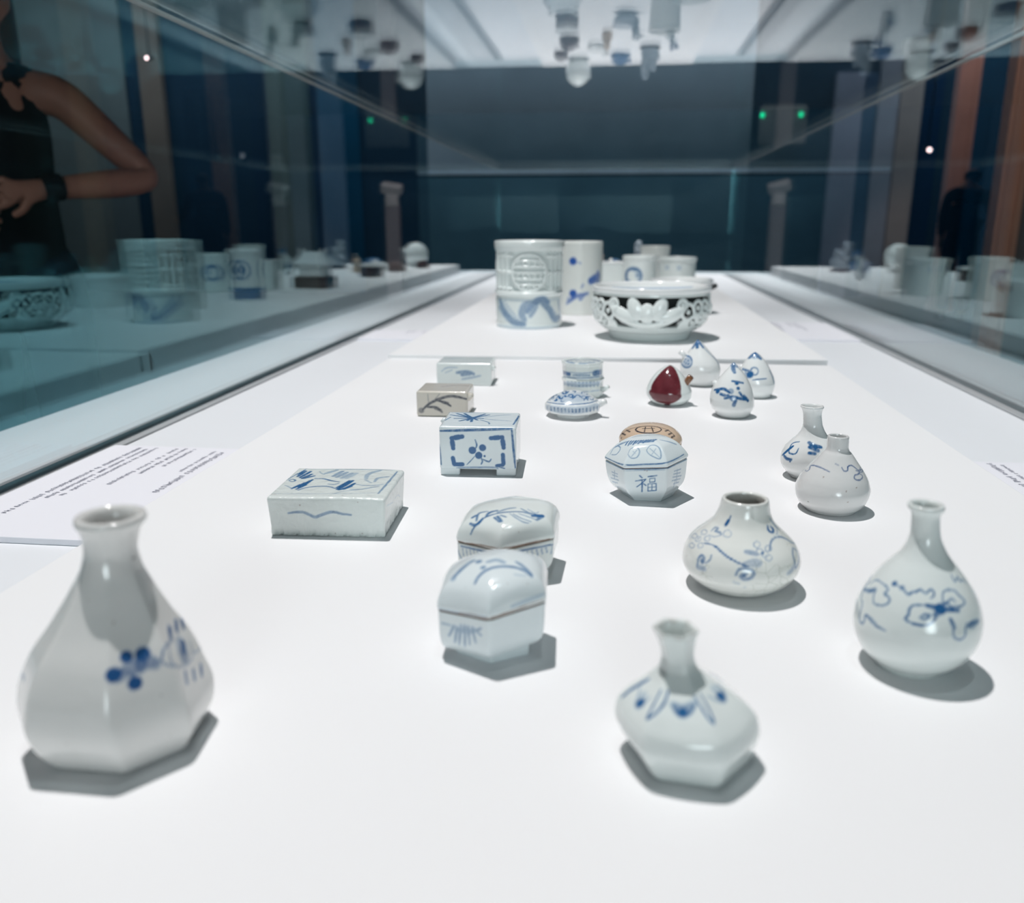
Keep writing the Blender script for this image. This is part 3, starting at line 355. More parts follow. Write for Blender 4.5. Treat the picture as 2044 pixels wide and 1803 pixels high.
PAINT['hexFlid'] = [
 (2.0,0.65,0,0.53,[(-19.3,-9.3,38.8),(-18.8,-8.9,39.2),(-18.2,-8.2,39.7),(-17.4,-7.3,40.3),(-16.5,-6.3,40.8),(-15.6,-5.3,41.4),(-14.5,-4.3,42.0),(-13.4,-3.3,42.6),(-12.4,-2.5,43.1),(-11.5,-1.9,43.5),(-10.7,-1.5,43.9),(-10.0,-1.2,44.1),(-9.5,-1.0,44.3)]),
 (2.08,0.55,0,0.36,[(-18.9,-9.8,38.9)]),
 (2.42,0.7,0,0.37,[(-7.0,-3.7,44.9)]),
 (1.97,0.65,0,0.36,[(-4.9,-9.8,44.4)]),
 (1.88,0.5,0,0.37,[(-2.9,-5.7,45.5),(-2.1,-5.5,45.6),(-1.0,-5.2,45.8),(0.2,-4.9,46.0),(1.3,-4.9,46.1),(2.4,-5.4,46.1),(3.4,-6.3,46.1),(4.3,-7.1,46.0),(4.9,-7.7,46.0)]),
 (1.13,0.7,0,0.25,[(-8.7,-18.2,40.1),(-8.4,-17.6,40.6),(-7.9,-16.6,41.2),(-7.2,-15.4,41.9),(-6.4,-14.4,42.5),(-5.5,-13.6,43.1),(-4.4,-12.8,43.7),(-3.1,-12.2,44.2),(-1.8,-11.7,44.6),(-0.4,-11.3,44.9),(1.2,-11.0,45.1),(2.8,-10.8,45.2),(4.4,-10.7,45.3),(5.9,-10.7,45.2),(7.4,-10.7,45.1),(8.8,-10.8,45.0),(10.1,-10.9,44.8),(11.2,-11.1,44.5),(12.3,-11.5,44.3),(13.2,-11.9,44.0),(14.2,-12.4,43.7),(15.2,-13.0,43.2),(16.2,-13.7,42.6),(17.1,-14.3,42.1),(17.7,-14.6,41.7)]),
 (1.35,0.65,0,0.3,[(10.7,-6.6,45.8),(11.2,-7.1,45.6),(12.0,-7.7,45.3),(12.9,-8.4,45.0),(13.8,-9.3,44.6),(14.7,-10.6,44.1),(15.8,-12.0,43.5),(16.8,-13.1,42.8),(17.5,-13.7,42.3)]),
 (0.92,0.25,0,0.2,[(9.7,-15.4,43.2),(11.3,-15.4,43.0),(13.0,-15.3,42.7),(14.6,-15.1,42.3)]),
 (0.71,0.4,0,0.18,[(-25.6,-13.2,25.3),(-23.3,-14.9,25.6),(-21.6,-16.1,25.7),(-19.9,-17.2,25.9),(-18.1,-18.5,26.1),(-16.3,-19.8,26.4),(-14.7,-20.9,26.6),(-13.1,-22.0,26.8),(-11.7,-23.0,27.0),(-10.3,-24.0,27.3),(-8.9,-25.0,27.5),(-7.5,-26.0,27.8),(-5.1,-27.7,28.2),(-3.4,-28.8,28.5)]),
 (1.32,0.35,0,0.61,[(22.7,-17.4,33.9),(21.4,-18.1,33.7),(19.5,-19.0,33.4),(17.4,-20.0,33.1),(15.4,-20.9,32.8),(13.4,-21.9,32.4),(11.3,-22.9,32.0),(9.5,-23.8,31.7),(8.2,-24.4,31.4)]),
 (0.61,0.8,1,0.18,[(-16.4,-19.6,26.1),(-14.5,-21.1,26.7),(-12.5,-22.5,27.2),(-10.5,-23.9,27.6),(-8.7,-25.2,27.7),(-6.8,-26.4,27.5),(-5.0,-27.7,27.6),(-2.9,-28.9,28.0),(-0.6,-28.5,28.2),(2.0,-27.3,28.4),(3.3,-26.7,28.6),(4.6,-26.1,28.8),(5.9,-25.5,29.0),(7.2,-24.9,29.2),(8.5,-24.3,29.4),(9.9,-23.6,29.6),(11.2,-23.0,29.8),(12.6,-22.4,30.1),(13.9,-21.8,30.3),(15.2,-21.2,30.5),(17.5,-20.1,30.9),(19.4,-19.2,31.1),(21.0,-18.5,31.2),(22.3,-17.9,31.3),(23.2,-17.4,31.3)]),
 (0.47,0.6,1,0.18,[(-23.1,-14.0,31.5)]),
 (0.46,0.6,1,0.18,[(-13.1,-17.8,38.0)]),
 (0.46,0.6,1,0.18,[(6.3,-20.4,40.9)]),
 (0.46,0.6,1,0.18,[(15.5,-18.1,39.8)]),
]
PAINT['hexF'] = [
 (0.94,0.5,0,0.21,[(-24.4,-13.5,18.1),(-22.8,-14.6,18.2),(-21.2,-15.7,18.2),(-19.6,-16.9,18.3)]),
 (1.14,0.6,0,0.25,[(-18.5,-17.6,18.7),(-19.4,-17.0,16.7),(-20.2,-16.3,14.7),(-21.1,-15.6,12.7)]),
 (1.14,0.6,0,0.25,[(-17.2,-18.5,18.6),(-17.4,-18.3,16.9),(-17.6,-18.1,15.3),(-17.8,-17.9,13.7),(-18.0,-17.7,12.0),(-18.3,-17.3,10.2)]),
 (1.14,0.6,0,0.25,[(-15.3,-19.9,20.3),(-15.5,-19.7,18.6),(-15.6,-19.6,16.9),(-15.8,-19.4,15.1),(-16.0,-19.2,13.3),(-16.1,-18.9,11.5),(-16.3,-18.5,9.6)]),
 (1.13,0.6,0,0.25,[(-13.5,-21.2,20.7),(-13.5,-21.1,18.9),(-13.5,-21.1,17.1),(-13.5,-21.0,15.3),(-13.5,-20.9,13.5),(-13.5,-20.7,11.6),(-13.6,-20.4,9.6)]),
 (1.13,0.6,0,0.25,[(-11.9,-22.3,20.7),(-11.8,-22.3,18.9),(-11.7,-22.4,17.1),(-11.5,-22.4,15.3),(-11.4,-22.4,13.5),(-11.3,-22.3,11.6)]),
 (1.12,0.6,0,0.25,[(-10.1,-23.6,21.0),(-9.8,-23.7,19.6),(-9.5,-23.9,18.1),(-9.2,-24.1,16.7),(-8.8,-24.2,15.2),(-8.5,-24.4,13.7)]),
 (1.12,0.6,0,0.25,[(-9.6,-23.9,20.6),(-8.4,-24.7,19.8),(-7.2,-25.5,19.0),(-6.0,-26.3,18.2)]),
 (1.12,0.6,0,0.25,[(-6.0,-26.4,21.6),(-7.5,-25.3,20.4),(-9.1,-24.2,19.3)]),
 (2.57,0.5,0,1.03,[(-17.0,-18.7,17.2),(-15.4,-19.8,17.6),(-13.8,-20.9,18.0),(-12.2,-22.0,18.4),(-10.6,-23.1,18.8)]),
]
PAINT['hexBlid'] = [
 (1.15,0.85,0,0.25,[(-22.0,-18.3,27.2),(-21.3,-18.3,28.9),(-20.8,-18.2,30.0),(-20.0,-18.1,31.2),(-19.0,-17.8,32.4),(-17.8,-17.1,33.6),(-16.5,-16.0,34.6),(-15.0,-14.8,35.4),(-13.3,-13.9,36.1),(-11.3,-13.2,36.6),(-9.3,-12.6,37.1),(-7.4,-12.1,37.5),(-5.4,-11.9,37.8),(-3.5,-11.9,38.1),(-1.6,-12.0,38.3),(0.3,-12.1,38.5),(2.3,-12.1,38.6),(4.2,-12.2,38.7),(6.1,-12.5,38.8),(8.0,-12.9,38.8),(10.2,-13.6,38.7),(12.6,-14.5,38.5),(14.8,-15.2,38.2),(16.3,-15.6,38.0)]),
 (1.79,0.8,0,0.39,[(-22.4,-14.2,32.2),(-21.1,-15.9,32.1),(-20.2,-16.9,32.2),(-19.4,-17.5,32.3),(-18.0,-17.6,33.2),(-17.4,-17.4,33.7),(-16.8,-17.0,34.2),(-16.3,-16.4,34.6),(-15.8,-15.6,35.0),(-15.3,-14.8,35.3),(-15.0,-14.2,35.5)]),
 (1.68,0.85,0,0.37,[(-21.3,-9.9,34.3),(-19.4,-8.8,35.2)]),
 (1.42,0.75,0,0.31,[(-18.8,-14.8,34.1),(-18.7,-13.5,34.5),(-18.6,-11.4,35.0),(-18.4,-9.1,35.4),(-17.8,-7.3,35.8),(-16.7,-6.6,36.2),(-15.1,-6.6,36.5),(-13.6,-6.8,36.8),(-12.6,-6.9,37.0)]),
 (1.81,0.8,0,0.4,[(-13.1,-12.6,36.3),(-12.5,-11.0,36.7),(-11.9,-9.9,36.9),(-11.3,-9.1,37.1),(-10.3,-8.6,37.3),(-9.1,-8.4,37.6),(-7.9,-8.2,37.8),(-7.1,-8.1,37.9)]),
 (1.55,0.65,0,0.34,[(-6.7,-10.1,37.8),(-5.7,-9.7,38.0),(-4.1,-8.9,38.3),(-2.4,-8.0,38.6),(-0.9,-7.3,38.7),(0.4,-6.9,38.9),(1.7,-6.7,39.0),(2.8,-6.5,39.1),(3.6,-6.5,39.1)]),
 (1.14,0.75,0,0.25,[(-8.6,-16.5,36.7),(-7.1,-19.4,36.4),(-5.6,-22.0,36.0)]),
 (1.65,0.75,0,0.36,[(-6.7,-15.9,37.1),(-5.5,-19.0,36.7),(-4.4,-21.9,36.2)]),
 (1.14,0.7,0,0.25,[(-4.8,-15.1,37.5),(-1.9,-17.9,37.5)]),
 (0.63,0.75,0,0.19,[(0.3,-14.2,38.2),(1.7,-16.4,38.0),(2.6,-17.8,37.8),(3.5,-19.1,37.6),(4.5,-20.2,37.3),(5.7,-21.4,37.0),(6.8,-22.3,36.6),(7.9,-22.8,36.2),(8.8,-23.0,36.0),(9.8,-23.1,35.8),(10.6,-23.0,35.6),(11.1,-23.0,35.5)]),
 (0.63,0.75,0,0.19,[(2.3,-14.9,38.3),(3.0,-15.9,38.2),(4.1,-17.2,38.0),(5.4,-18.6,37.7),(6.7,-19.7,37.4),(8.1,-20.6,37.1),(9.8,-21.3,36.8),(11.4,-21.7,36.4),(12.4,-21.9,36.0)]),
 (0.63,0.75,0,0.19,[(5.4,-14.8,38.4),(6.4,-15.5,38.3),(7.6,-16.4,38.2),(9.1,-17.3,38.0),(10.5,-18.1,37.8),(11.9,-18.8,37.5),(13.4,-19.5,37.1),(14.7,-19.8,36.7),(15.6,-20.0,36.4)]),
 (0.64,0.75,0,0.19,[(8.6,-14.3,38.6),(9.6,-14.7,38.5),(11.0,-15.3,38.4),(12.5,-15.9,38.2),(13.7,-16.5,38.0),(14.7,-17.2,37.7),(15.6,-17.9,37.4),(16.3,-18.5,37.1),(16.8,-18.8,36.8)]),
 (2.42,0.9,0,0.45,[(13.7,-17.1,37.9),(15.5,-16.8,37.8),(17.3,-16.5,37.6),(19.1,-16.0,37.5)]),
 (1.39,0.7,0,0.31,[(15.8,-19.9,36.4),(18.9,-17.2,37.0)]),
 (0.9,0.65,0,0.2,[(6.8,-8.3,39.2),(8.7,-10.7,39.0),(10.6,-12.9,38.8)]),
 (0.71,0.6,0,0.19,[(10.7,-9.3,39.2),(11.5,-10.4,39.1),(12.7,-11.9,38.9),(14.0,-13.3,38.6),(15.0,-14.0,38.5),(16.4,-13.4,38.5),(17.1,-12.2,38.5)]),
 (0.82,0.9,1,0.19,[(-30.2,-12.1,20.9),(-29.3,-13.1,21.0),(-28.1,-14.1,21.0),(-26.7,-15.1,21.0),(-25.4,-15.8,20.9),(-24.1,-17.2,21.3),(-22.9,-18.3,21.5),(-21.5,-19.4,21.8),(-20.0,-20.7,22.0),(-18.2,-22.1,22.3),(-16.2,-23.8,22.6),(-14.2,-25.4,22.9),(-12.2,-27.0,23.2),(-10.4,-28.5,23.4),(-8.6,-30.0,23.5),(-6.8,-31.4,23.8),(-5.0,-32.4,24.0),(-3.0,-31.9,24.0),(-0.9,-31.1,23.9),(1.2,-30.2,24.0),(3.4,-29.4,24.0),(5.7,-28.5,24.2),(7.9,-27.6,24.4),(10.3,-26.7,24.7),(12.9,-25.7,25.0),(16.0,-24.5,25.2),(17.8,-23.9,25.3),(19.6,-23.2,25.4),(22.8,-21.9,25.7)]),
 (0.56,0.5,1,0.19,[(-3.4,-27.8,33.4)]),
 (0.56,0.5,1,0.19,[(5.3,-27.4,31.9)]),
 (0.57,0.5,1,0.19,[(17.7,-23.9,25.2)]),
]
PAINT['hexB'] = [
 (1.26,0.75,0,0.28,[(-28.1,-13.6,18.1),(-24.7,-16.3,18.4),(-22.9,-17.8,18.6),(-21.0,-19.3,18.7),(-19.2,-20.8,18.9),(-17.5,-22.2,19.1),(-14.2,-24.8,19.3),(-10.9,-27.5,19.5),(-7.7,-30.1,19.9),(-4.7,-31.8,20.2),(-1.9,-31.0,20.1),(0.6,-30.0,20.2),(3.3,-29.0,20.4),(6.6,-27.7,20.7),(8.9,-26.8,20.8),(11.1,-26.0,21.0),(12.9,-25.3,21.1),(14.7,-24.6,21.2),(16.5,-23.9,21.3),(19.1,-22.9,21.4),(21.6,-21.9,21.6),(23.4,-21.3,21.7),(25.2,-19.9,21.5)]),
 (0.84,0.5,0,0.19,[(-27.1,-14.4,16.7),(-26.8,-14.6,14.7),(-26.5,-14.7,12.7)]),
 (0.84,0.5,0,0.19,[(-24.8,-16.2,16.9),(-24.5,-16.4,15.0),(-24.2,-16.6,13.0)]),
 (0.83,0.5,0,0.19,[(-22.6,-18.1,17.2),(-22.3,-18.3,15.3),(-21.9,-18.4,13.4)]),
 (0.83,0.5,0,0.19,[(-20.3,-19.9,17.4),(-20.0,-20.1,15.6),(-19.7,-20.3,13.7)]),
 (0.83,0.5,0,0.19,[(-18.1,-21.7,17.7),(-17.8,-21.9,15.8),(-17.5,-22.1,14.0)]),
 (0.82,0.5,0,0.19,[(-15.8,-23.5,17.9),(-15.5,-23.7,16.1),(-15.2,-23.9,14.3)]),
 (0.82,0.5,0,0.19,[(-13.6,-25.3,18.1),(-13.3,-25.5,16.4),(-13.0,-25.7,14.7)]),
 (0.82,0.5,0,0.19,[(-11.4,-27.1,18.4),(-10.8,-27.5,15.0)]),
 (0.82,0.5,0,0.19,[(-9.3,-28.8,18.6),(-8.7,-29.2,15.3)]),
 (0.94,0.55,0,0.21,[(-0.3,-30.3,18.8),(0.0,-30.2,16.5),(0.3,-30.0,14.3)]),
 (0.94,0.55,0,0.21,[(2.3,-29.3,19.0),(2.6,-29.2,16.8),(3.0,-29.0,14.6)]),
 (0.94,0.55,0,0.21,[(5.0,-28.3,19.1),(5.3,-28.2,17.1),(5.6,-28.0,15.0)]),
 (0.94,0.55,0,0.21,[(7.6,-27.3,19.3),(7.9,-27.1,17.4),(8.3,-27.0,15.4)]),
 (0.95,0.55,0,0.21,[(10.3,-26.3,19.5),(10.9,-25.9,15.8)]),
 (0.95,0.55,0,0.21,[(12.9,-25.3,19.7),(13.6,-24.9,16.2)]),
 (0.95,0.55,0,0.21,[(15.6,-24.2,19.9),(16.3,-23.9,16.6)]),
 (0.95,0.55,0,0.21,[(18.3,-23.2,20.1),(19.0,-22.9,17.0)]),
 (0.95,0.55,0,0.21,[(21.0,-22.2,20.3),(21.7,-21.8,17.4)]),
 (0.91,0.65,0,0.2,[(-30.1,-11.2,15.8),(-29.9,-11.8,14.9),(-29.6,-12.1,13.7),(-29.2,-12.5,12.6),(-28.6,-13.0,11.5),(-27.8,-13.6,10.3),(-27.1,-14.1,9.3),(-26.6,-14.5,8.5)]),
 (0.89,0.65,0,0.2,[(8.5,-26.8,12.9),(9.6,-26.4,14.2),(10.4,-26.1,14.8),(11.1,-25.9,15.1),(12.3,-25.3,13.8),(13.0,-25.0,13.0),(14.4,-24.5,12.9),(15.1,-24.2,13.7),(15.8,-24.0,14.5),(16.3,-23.8,15.1)]),
 (0.89,0.55,0,0.2,[(24.6,-20.6,21.2),(24.4,-20.7,18.7),(24.1,-20.8,16.2)]),
]
PAINT['fulid'] = [
 (0.97,0.75,0,0.32,[(-33.6,-1.4,28.0),(-31.1,-5.7,28.1),(-27.6,-11.8,28.3),(-23.6,-18.7,28.7),(-19.6,-25.3,29.6),(-15.7,-26.9,29.9),(-11.6,-26.9,30.1),(-7.3,-26.8,30.6),(-3.2,-26.7,31.0),(0.8,-26.7,31.3),(4.7,-26.7,31.6),(8.6,-26.6,32.1),(12.4,-25.6,32.8),(16.4,-19.0,32.8),(18.5,-15.3,33.0),(20.7,-11.5,33.2),(24.4,-4.6,33.8)]),
 (0.75,0.6,0,0.32,[(-16.3,-21.1,36.4),(-15.6,-19.3,38.0),(-15.1,-18.3,39.0),(-14.4,-17.8,39.8),(-13.4,-17.8,40.4),(-12.3,-17.8,40.8),(-11.1,-17.9,40.9),(-10.1,-18.1,40.9),(-8.6,-19.1,40.2),(-7.9,-20.4,38.8),(-8.0,-21.2,37.9),(-8.3,-22.1,36.9),(-8.9,-22.9,35.9),(-9.6,-23.5,35.1),(-10.5,-23.9,34.7),(-11.6,-24.0,34.4),(-12.8,-24.0,34.3),(-13.8,-23.9,34.4),(-15.3,-22.9,35.4),(-15.8,-22.1,36.1),(-16.3,-21.1,36.4)]),
 (0.54,0.5,0,0.32,[(-13.5,-23.1,35.4),(-11.7,-21.4,37.5),(-9.8,-19.6,39.6)]),
 (0.54,0.45,0,0.32,[(-12.6,-20.3,38.6),(-11.0,-21.6,37.3)]),
 (0.75,0.6,0,0.32,[(-2.9,-19.8,40.0),(-2.0,-18.6,41.2),(-1.4,-17.8,42.0),(-0.7,-17.1,42.5),(0.3,-16.7,42.8),(1.4,-16.5,42.9),(2.5,-16.5,42.9),(3.6,-16.8,42.8),(4.5,-17.3,42.5),(5.4,-18.0,42.0),(6.2,-18.9,41.3),(6.8,-19.9,40.4),(7.2,-21.1,39.2),(7.5,-22.5,37.5),(7.5,-23.8,36.0),(7.1,-24.5,35.1),(6.1,-24.6,34.9),(4.7,-24.3,35.2),(3.1,-23.8,35.7),(1.8,-23.3,36.2),(0.7,-22.9,36.6),(-0.4,-22.4,37.1),(-1.3,-21.8,37.7),(-2.0,-21.3,38.2),(-2.7,-20.4,39.2),(-2.9,-19.8,40.0)]),
 (0.53,0.5,0,0.32,[(-0.6,-19.0,41.0),(1.2,-20.2,39.7),(3.0,-21.5,38.4),(4.8,-22.7,37.1),(6.5,-23.9,35.8)]),
 (0.53,0.45,0,0.32,[(0.9,-22.3,37.3),(2.3,-20.8,39.1),(3.6,-19.1,41.0)]),
 (0.77,0.65,0,0.33,[(-29.9,-4.5,31.3),(-29.1,-3.2,33.0),(-28.5,-2.4,34.1),(-27.9,-1.9,35.1),(-27.2,-1.8,35.9),(-26.3,-1.9,36.7),(-25.4,-2.3,37.3),(-23.8,-4.1,37.9),(-22.4,-7.2,37.7),(-22.5,-9.4,36.4),(-23.2,-10.2,35.3),(-24.1,-10.6,34.1),(-25.0,-10.6,33.2),(-25.9,-9.8,32.6),(-27.0,-8.5,32.1),(-28.7,-6.3,31.6)]),
 (1.76,0.6,0,0.39,[(-26.3,-2.1,36.6),(-24.7,-2.8,37.8),(-23.6,-3.2,38.7),(-22.5,-3.7,39.4),(-21.3,-4.3,40.1),(-20.0,-5.0,40.8),(-18.9,-5.5,41.4),(-18.1,-5.7,41.8)]),
 (1.42,0.75,0,0.33,[(-18.5,-9.4,40.4),(-16.5,-5.9,42.5)]),
 (1.42,0.75,0,0.33,[(-16.5,-12.0,40.8),(-14.6,-7.1,43.0)]),
 (1.41,0.75,0,0.33,[(-14.7,-12.0,41.9),(-12.8,-8.1,43.4)]),
 (1.41,0.75,0,0.33,[(-12.9,-14.0,42.1),(-10.9,-8.8,43.8)]),
 (1.41,0.75,0,0.33,[(-11.1,-13.1,43.0),(-9.1,-9.3,44.1)]),
 (1.41,0.75,0,0.32,[(-9.3,-14.2,43.0),(-7.3,-9.6,44.4)]),
 (1.41,0.75,0,0.32,[(-7.5,-12.6,43.7),(-5.5,-9.5,44.6)]),
 (1.41,0.75,0,0.32,[(-5.7,-13.5,43.7),(-3.6,-9.5,44.7)]),
 (1.41,0.75,0,0.32,[(-3.9,-11.7,44.3),(-1.8,-9.3,44.9)]),
 (1.41,0.75,0,0.32,[(-2.1,-12.5,44.2),(-0.0,-9.1,45.0)]),
 (1.41,0.75,0,0.32,[(-0.3,-10.4,44.8),(1.8,-8.7,45.1)]),
 (1.41,0.75,0,0.32,[(1.5,-11.1,44.7),(3.6,-8.1,45.2)]),
 (1.94,0.7,0,0.43,[(-8.2,-12.5,43.6),(-5.9,-12.5,43.9),(-3.5,-12.5,44.2),(-1.1,-12.2,44.4),(1.3,-11.9,44.6)]),
 (1.19,0.55,0,0.33,[(6.6,-8.0,44.9),(7.8,-8.0,44.7),(9.5,-7.9,44.4),(11.4,-7.5,44.0),(13.1,-6.8,43.4),(14.6,-6.0,42.8),(16.2,-5.1,42.1),(17.5,-4.2,41.4),(18.4,-3.5,40.9)]),
]
PAINT['fu'] = [
 (0.97,0.7,0,0.32,[(-32.8,-1.7,24.9),(-30.5,-5.7,25.1),(-28.3,-9.6,25.3),(-26.0,-13.5,25.5),(-23.8,-17.2,25.7),(-21.6,-21.0,25.9),(-19.5,-24.6,26.1),(-17.1,-26.1,26.6),(-14.8,-26.2,26.7),(-12.4,-26.2,26.8),(-10.1,-26.3,26.9),(-7.7,-26.3,27.0),(-5.4,-26.4,27.1),(-3.1,-26.5,27.2),(-0.8,-26.4,27.4),(1.4,-26.4,27.6),(3.7,-26.3,27.8),(5.9,-26.3,28.0),(8.1,-26.2,28.2),(10.4,-26.2,28.4),(12.6,-25.3,28.4),(14.9,-21.5,28.5),(17.2,-17.6,28.6),(19.5,-13.7,28.8),(21.8,-9.7,28.9),(24.2,-5.6,29.0),(26.6,-1.5,29.1)]),
 (0.43,0.45,0,0.32,[(-18.7,-25.9,25.0),(-16.4,-26.5,25.4),(-14.1,-26.5,25.5),(-11.9,-26.5,25.7),(-9.6,-26.5,25.8),(-7.4,-26.5,26.0),(-5.2,-26.5,26.1),(-2.9,-26.5,26.3),(-0.7,-26.5,26.4),(1.5,-26.5,26.6),(3.8,-26.5,26.7),(6.0,-26.5,26.8),(8.2,-26.5,27.0),(10.4,-26.5,27.1),(12.7,-25.5,27.0)]),
 (0.96,0.85,0,0.32,[(-7.1,-26.2,22.1),(-5.4,-26.1,20.6)]),
 (0.86,0.85,0,0.32,[(-9.9,-25.8,17.7),(-7.5,-25.9,18.3),(-5.0,-25.9,18.9),(-2.6,-25.9,19.5)]),
 (0.86,0.85,0,0.32,[(-2.6,-25.9,19.5),(-4.1,-25.8,17.7),(-5.6,-25.5,15.9),(-8.9,-25.0,13.1)]),
 (0.97,0.85,0,0.32,[(-5.2,-25.8,17.6),(-5.1,-25.4,14.9),(-5.0,-24.7,12.1),(-5.0,-23.6,9.1)]),
 (0.86,0.85,0,0.32,[(-4.1,-25.5,15.9),(-2.3,-25.3,14.6)]),
 (0.85,0.85,0,0.32,[(-1.0,-26.1,21.6),(2.1,-26.2,22.2),(5.1,-26.2,22.8)]),
 (0.64,0.85,0,0.32,[(0.2,-26.0,20.2),(0.3,-25.7,17.3),(4.0,-25.7,17.9),(3.9,-26.0,20.7),(0.2,-26.0,20.2)]),
 (0.75,0.85,0,0.32,[(-0.9,-25.5,15.9),(-0.8,-24.9,13.0),(-0.7,-23.8,10.0),(2.2,-23.9,10.4),(5.2,-24.0,10.8),(5.1,-25.0,13.8),(4.9,-25.5,16.6),(2.0,-25.5,16.2),(-0.9,-25.5,15.9)]),
 (0.64,0.85,0,0.32,[(-0.8,-24.9,13.0),(2.1,-24.9,13.4),(5.1,-25.0,13.8)]),
 (0.64,0.85,0,0.32,[(1.9,-25.5,16.2),(2.0,-24.9,13.4),(2.1,-23.9,10.4)]),
 (0.88,0.6,0,0.33,[(-28.2,-8.3,18.7),(-25.8,-12.6,19.2),(-23.4,-16.8,19.7)]),
 (0.88,0.6,0,0.33,[(-27.5,-8.7,16.5),(-23.4,-16.2,17.5)]),
 (0.88,0.6,0,0.33,[(-25.8,-13.0,21.1),(-25.9,-11.9,17.7),(-25.9,-10.5,14.2)]),
 (0.88,0.6,0,0.33,[(-28.7,-5.2,13.1),(-25.6,-10.9,14.0),(-22.6,-16.4,14.9)]),
 (0.88,0.6,0,0.33,[(-27.5,-5.2,10.2),(-23.3,-13.5,11.8)]),
 (0.89,0.6,0,0.33,[(-26.9,-6.6,10.7)]),
 (0.89,0.6,0,0.33,[(-25.1,-5.7,6.9),(-22.6,-11.2,8.0)]),
 (0.89,0.6,0,0.33,[(-25.1,-9.0,10.0)]),
 (0.87,0.6,0,0.32,[(17.6,-16.6,23.9),(20.1,-12.3,23.6),(22.6,-7.9,23.3)]),
 (0.87,0.6,0,0.32,[(17.2,-17.2,21.8),(19.8,-12.8,21.2),(22.3,-8.3,20.6)]),
 (0.87,0.6,0,0.33,[(16.8,-17.8,19.6),(19.9,-12.2,18.7),(23.2,-6.5,17.8)]),
 (0.87,0.6,0,0.33,[(19.9,-12.7,24.3),(19.9,-12.6,21.8),(19.9,-12.4,19.3),(19.8,-12.1,16.7),(19.8,-11.4,14.0)]),
 (0.87,0.6,0,0.33,[(16.4,-18.2,17.0),(19.5,-12.6,16.3),(22.6,-7.0,15.5)]),
 (0.87,0.6,0,0.33,[(17.6,-15.2,13.9),(21.7,-7.7,13.0)]),
 (0.87,0.6,0,0.33,[(18.8,-13.6,15.7),(18.3,-13.8,13.4),(17.8,-13.4,10.8)]),
 (0.96,0.5,1,0.32,[(-3.6,-26.5,26.3)]),
 (0.96,0.5,1,0.32,[(-2.0,-26.5,26.1)]),
]
PAINT['creamlid'] = [
 (1.11,0.9,0,0.37,[(8.8,-11.8,32.1),(7.9,-14.4,31.5),(6.6,-16.1,31.2),(4.6,-17.5,30.9),(3.5,-18.1,30.7),(2.3,-18.5,30.6),(0.9,-18.8,30.5),(-0.4,-19.0,30.4),(-1.8,-19.0,30.3),(-3.2,-18.9,30.3),(-4.6,-18.7,30.2),(-5.9,-18.3,30.2),(-7.2,-17.9,30.2),(-8.3,-17.3,30.3),(-9.4,-16.6,30.3),(-11.1,-15.1,30.5),(-12.3,-13.4,30.8),(-12.6,-11.0,31.4),(-11.4,-9.0,32.1),(-9.7,-8.1,32.6),(-8.6,-7.8,32.8),(-7.5,-7.5,33.0),(-6.2,-7.2,33.2),(-4.9,-7.0,33.3),(-3.5,-6.9,33.4),(-2.1,-6.8,33.5),(-0.7,-6.8,33.5),(0.7,-6.9,33.5),(2.1,-7.0,33.5),(3.3,-7.3,33.4),(4.5,-7.6,33.3),(5.5,-8.0,33.2),(7.3,-8.9,32.8),(8.3,-10.5,32.4),(8.8,-11.8,32.1)]),
 (0.86,0.9,0,0.37,[(-6.9,-11.9,32.3),(-3.6,-12.1,32.6),(-0.4,-11.9,32.8),(2.9,-11.2,32.8)]),
 (0.86,0.9,0,0.37,[(-4.5,-9.2,33.1),(-5.2,-17.2,30.9)]),
 (0.86,0.9,0,0.37,[(0.4,-9.2,33.3),(2.0,-17.2,31.2)]),
 (1.37,0.75,0,0.37,[(-24.4,-9.8,22.8)]),
 (1.37,0.75,0,0.37,[(-24.1,-4.8,25.7),(-21.1,-11.7,26.2)]),
 (1.37,0.75,0,0.37,[(-20.5,-5.7,28.9),(-17.5,-11.7,29.1)]),
 (1.36,0.75,0,0.37,[(14.5,-9.1,31.3),(12.1,-12.7,31.1)]),
 (1.35,0.75,0,0.37,[(17.4,-11.2,29.3),(14.9,-15.1,28.9)]),
 (1.35,0.75,0,0.37,[(19.5,-12.6,27.2),(17.4,-16.1,26.7)]),
 (1.0,0.6,0,0.38,[(-26.7,-1.7,21.6),(-25.3,-4.3,24.0),(-23.8,-5.9,25.9),(-21.9,-6.6,27.5),(-20.0,-7.0,29.0),(-18.0,-7.3,30.2),(-15.7,-7.6,31.1),(-13.2,-7.6,31.9),(-11.0,-7.5,32.4),(-9.4,-7.2,32.8)]),
 (0.99,0.6,0,0.37,[(5.3,-7.0,33.3),(6.9,-7.7,33.1),(9.2,-8.3,32.6),(11.7,-8.9,32.1),(13.9,-9.6,31.4),(15.8,-10.5,30.4),(17.6,-11.3,29.2),(19.1,-11.8,28.0),(20.1,-11.9,27.1)]),
]
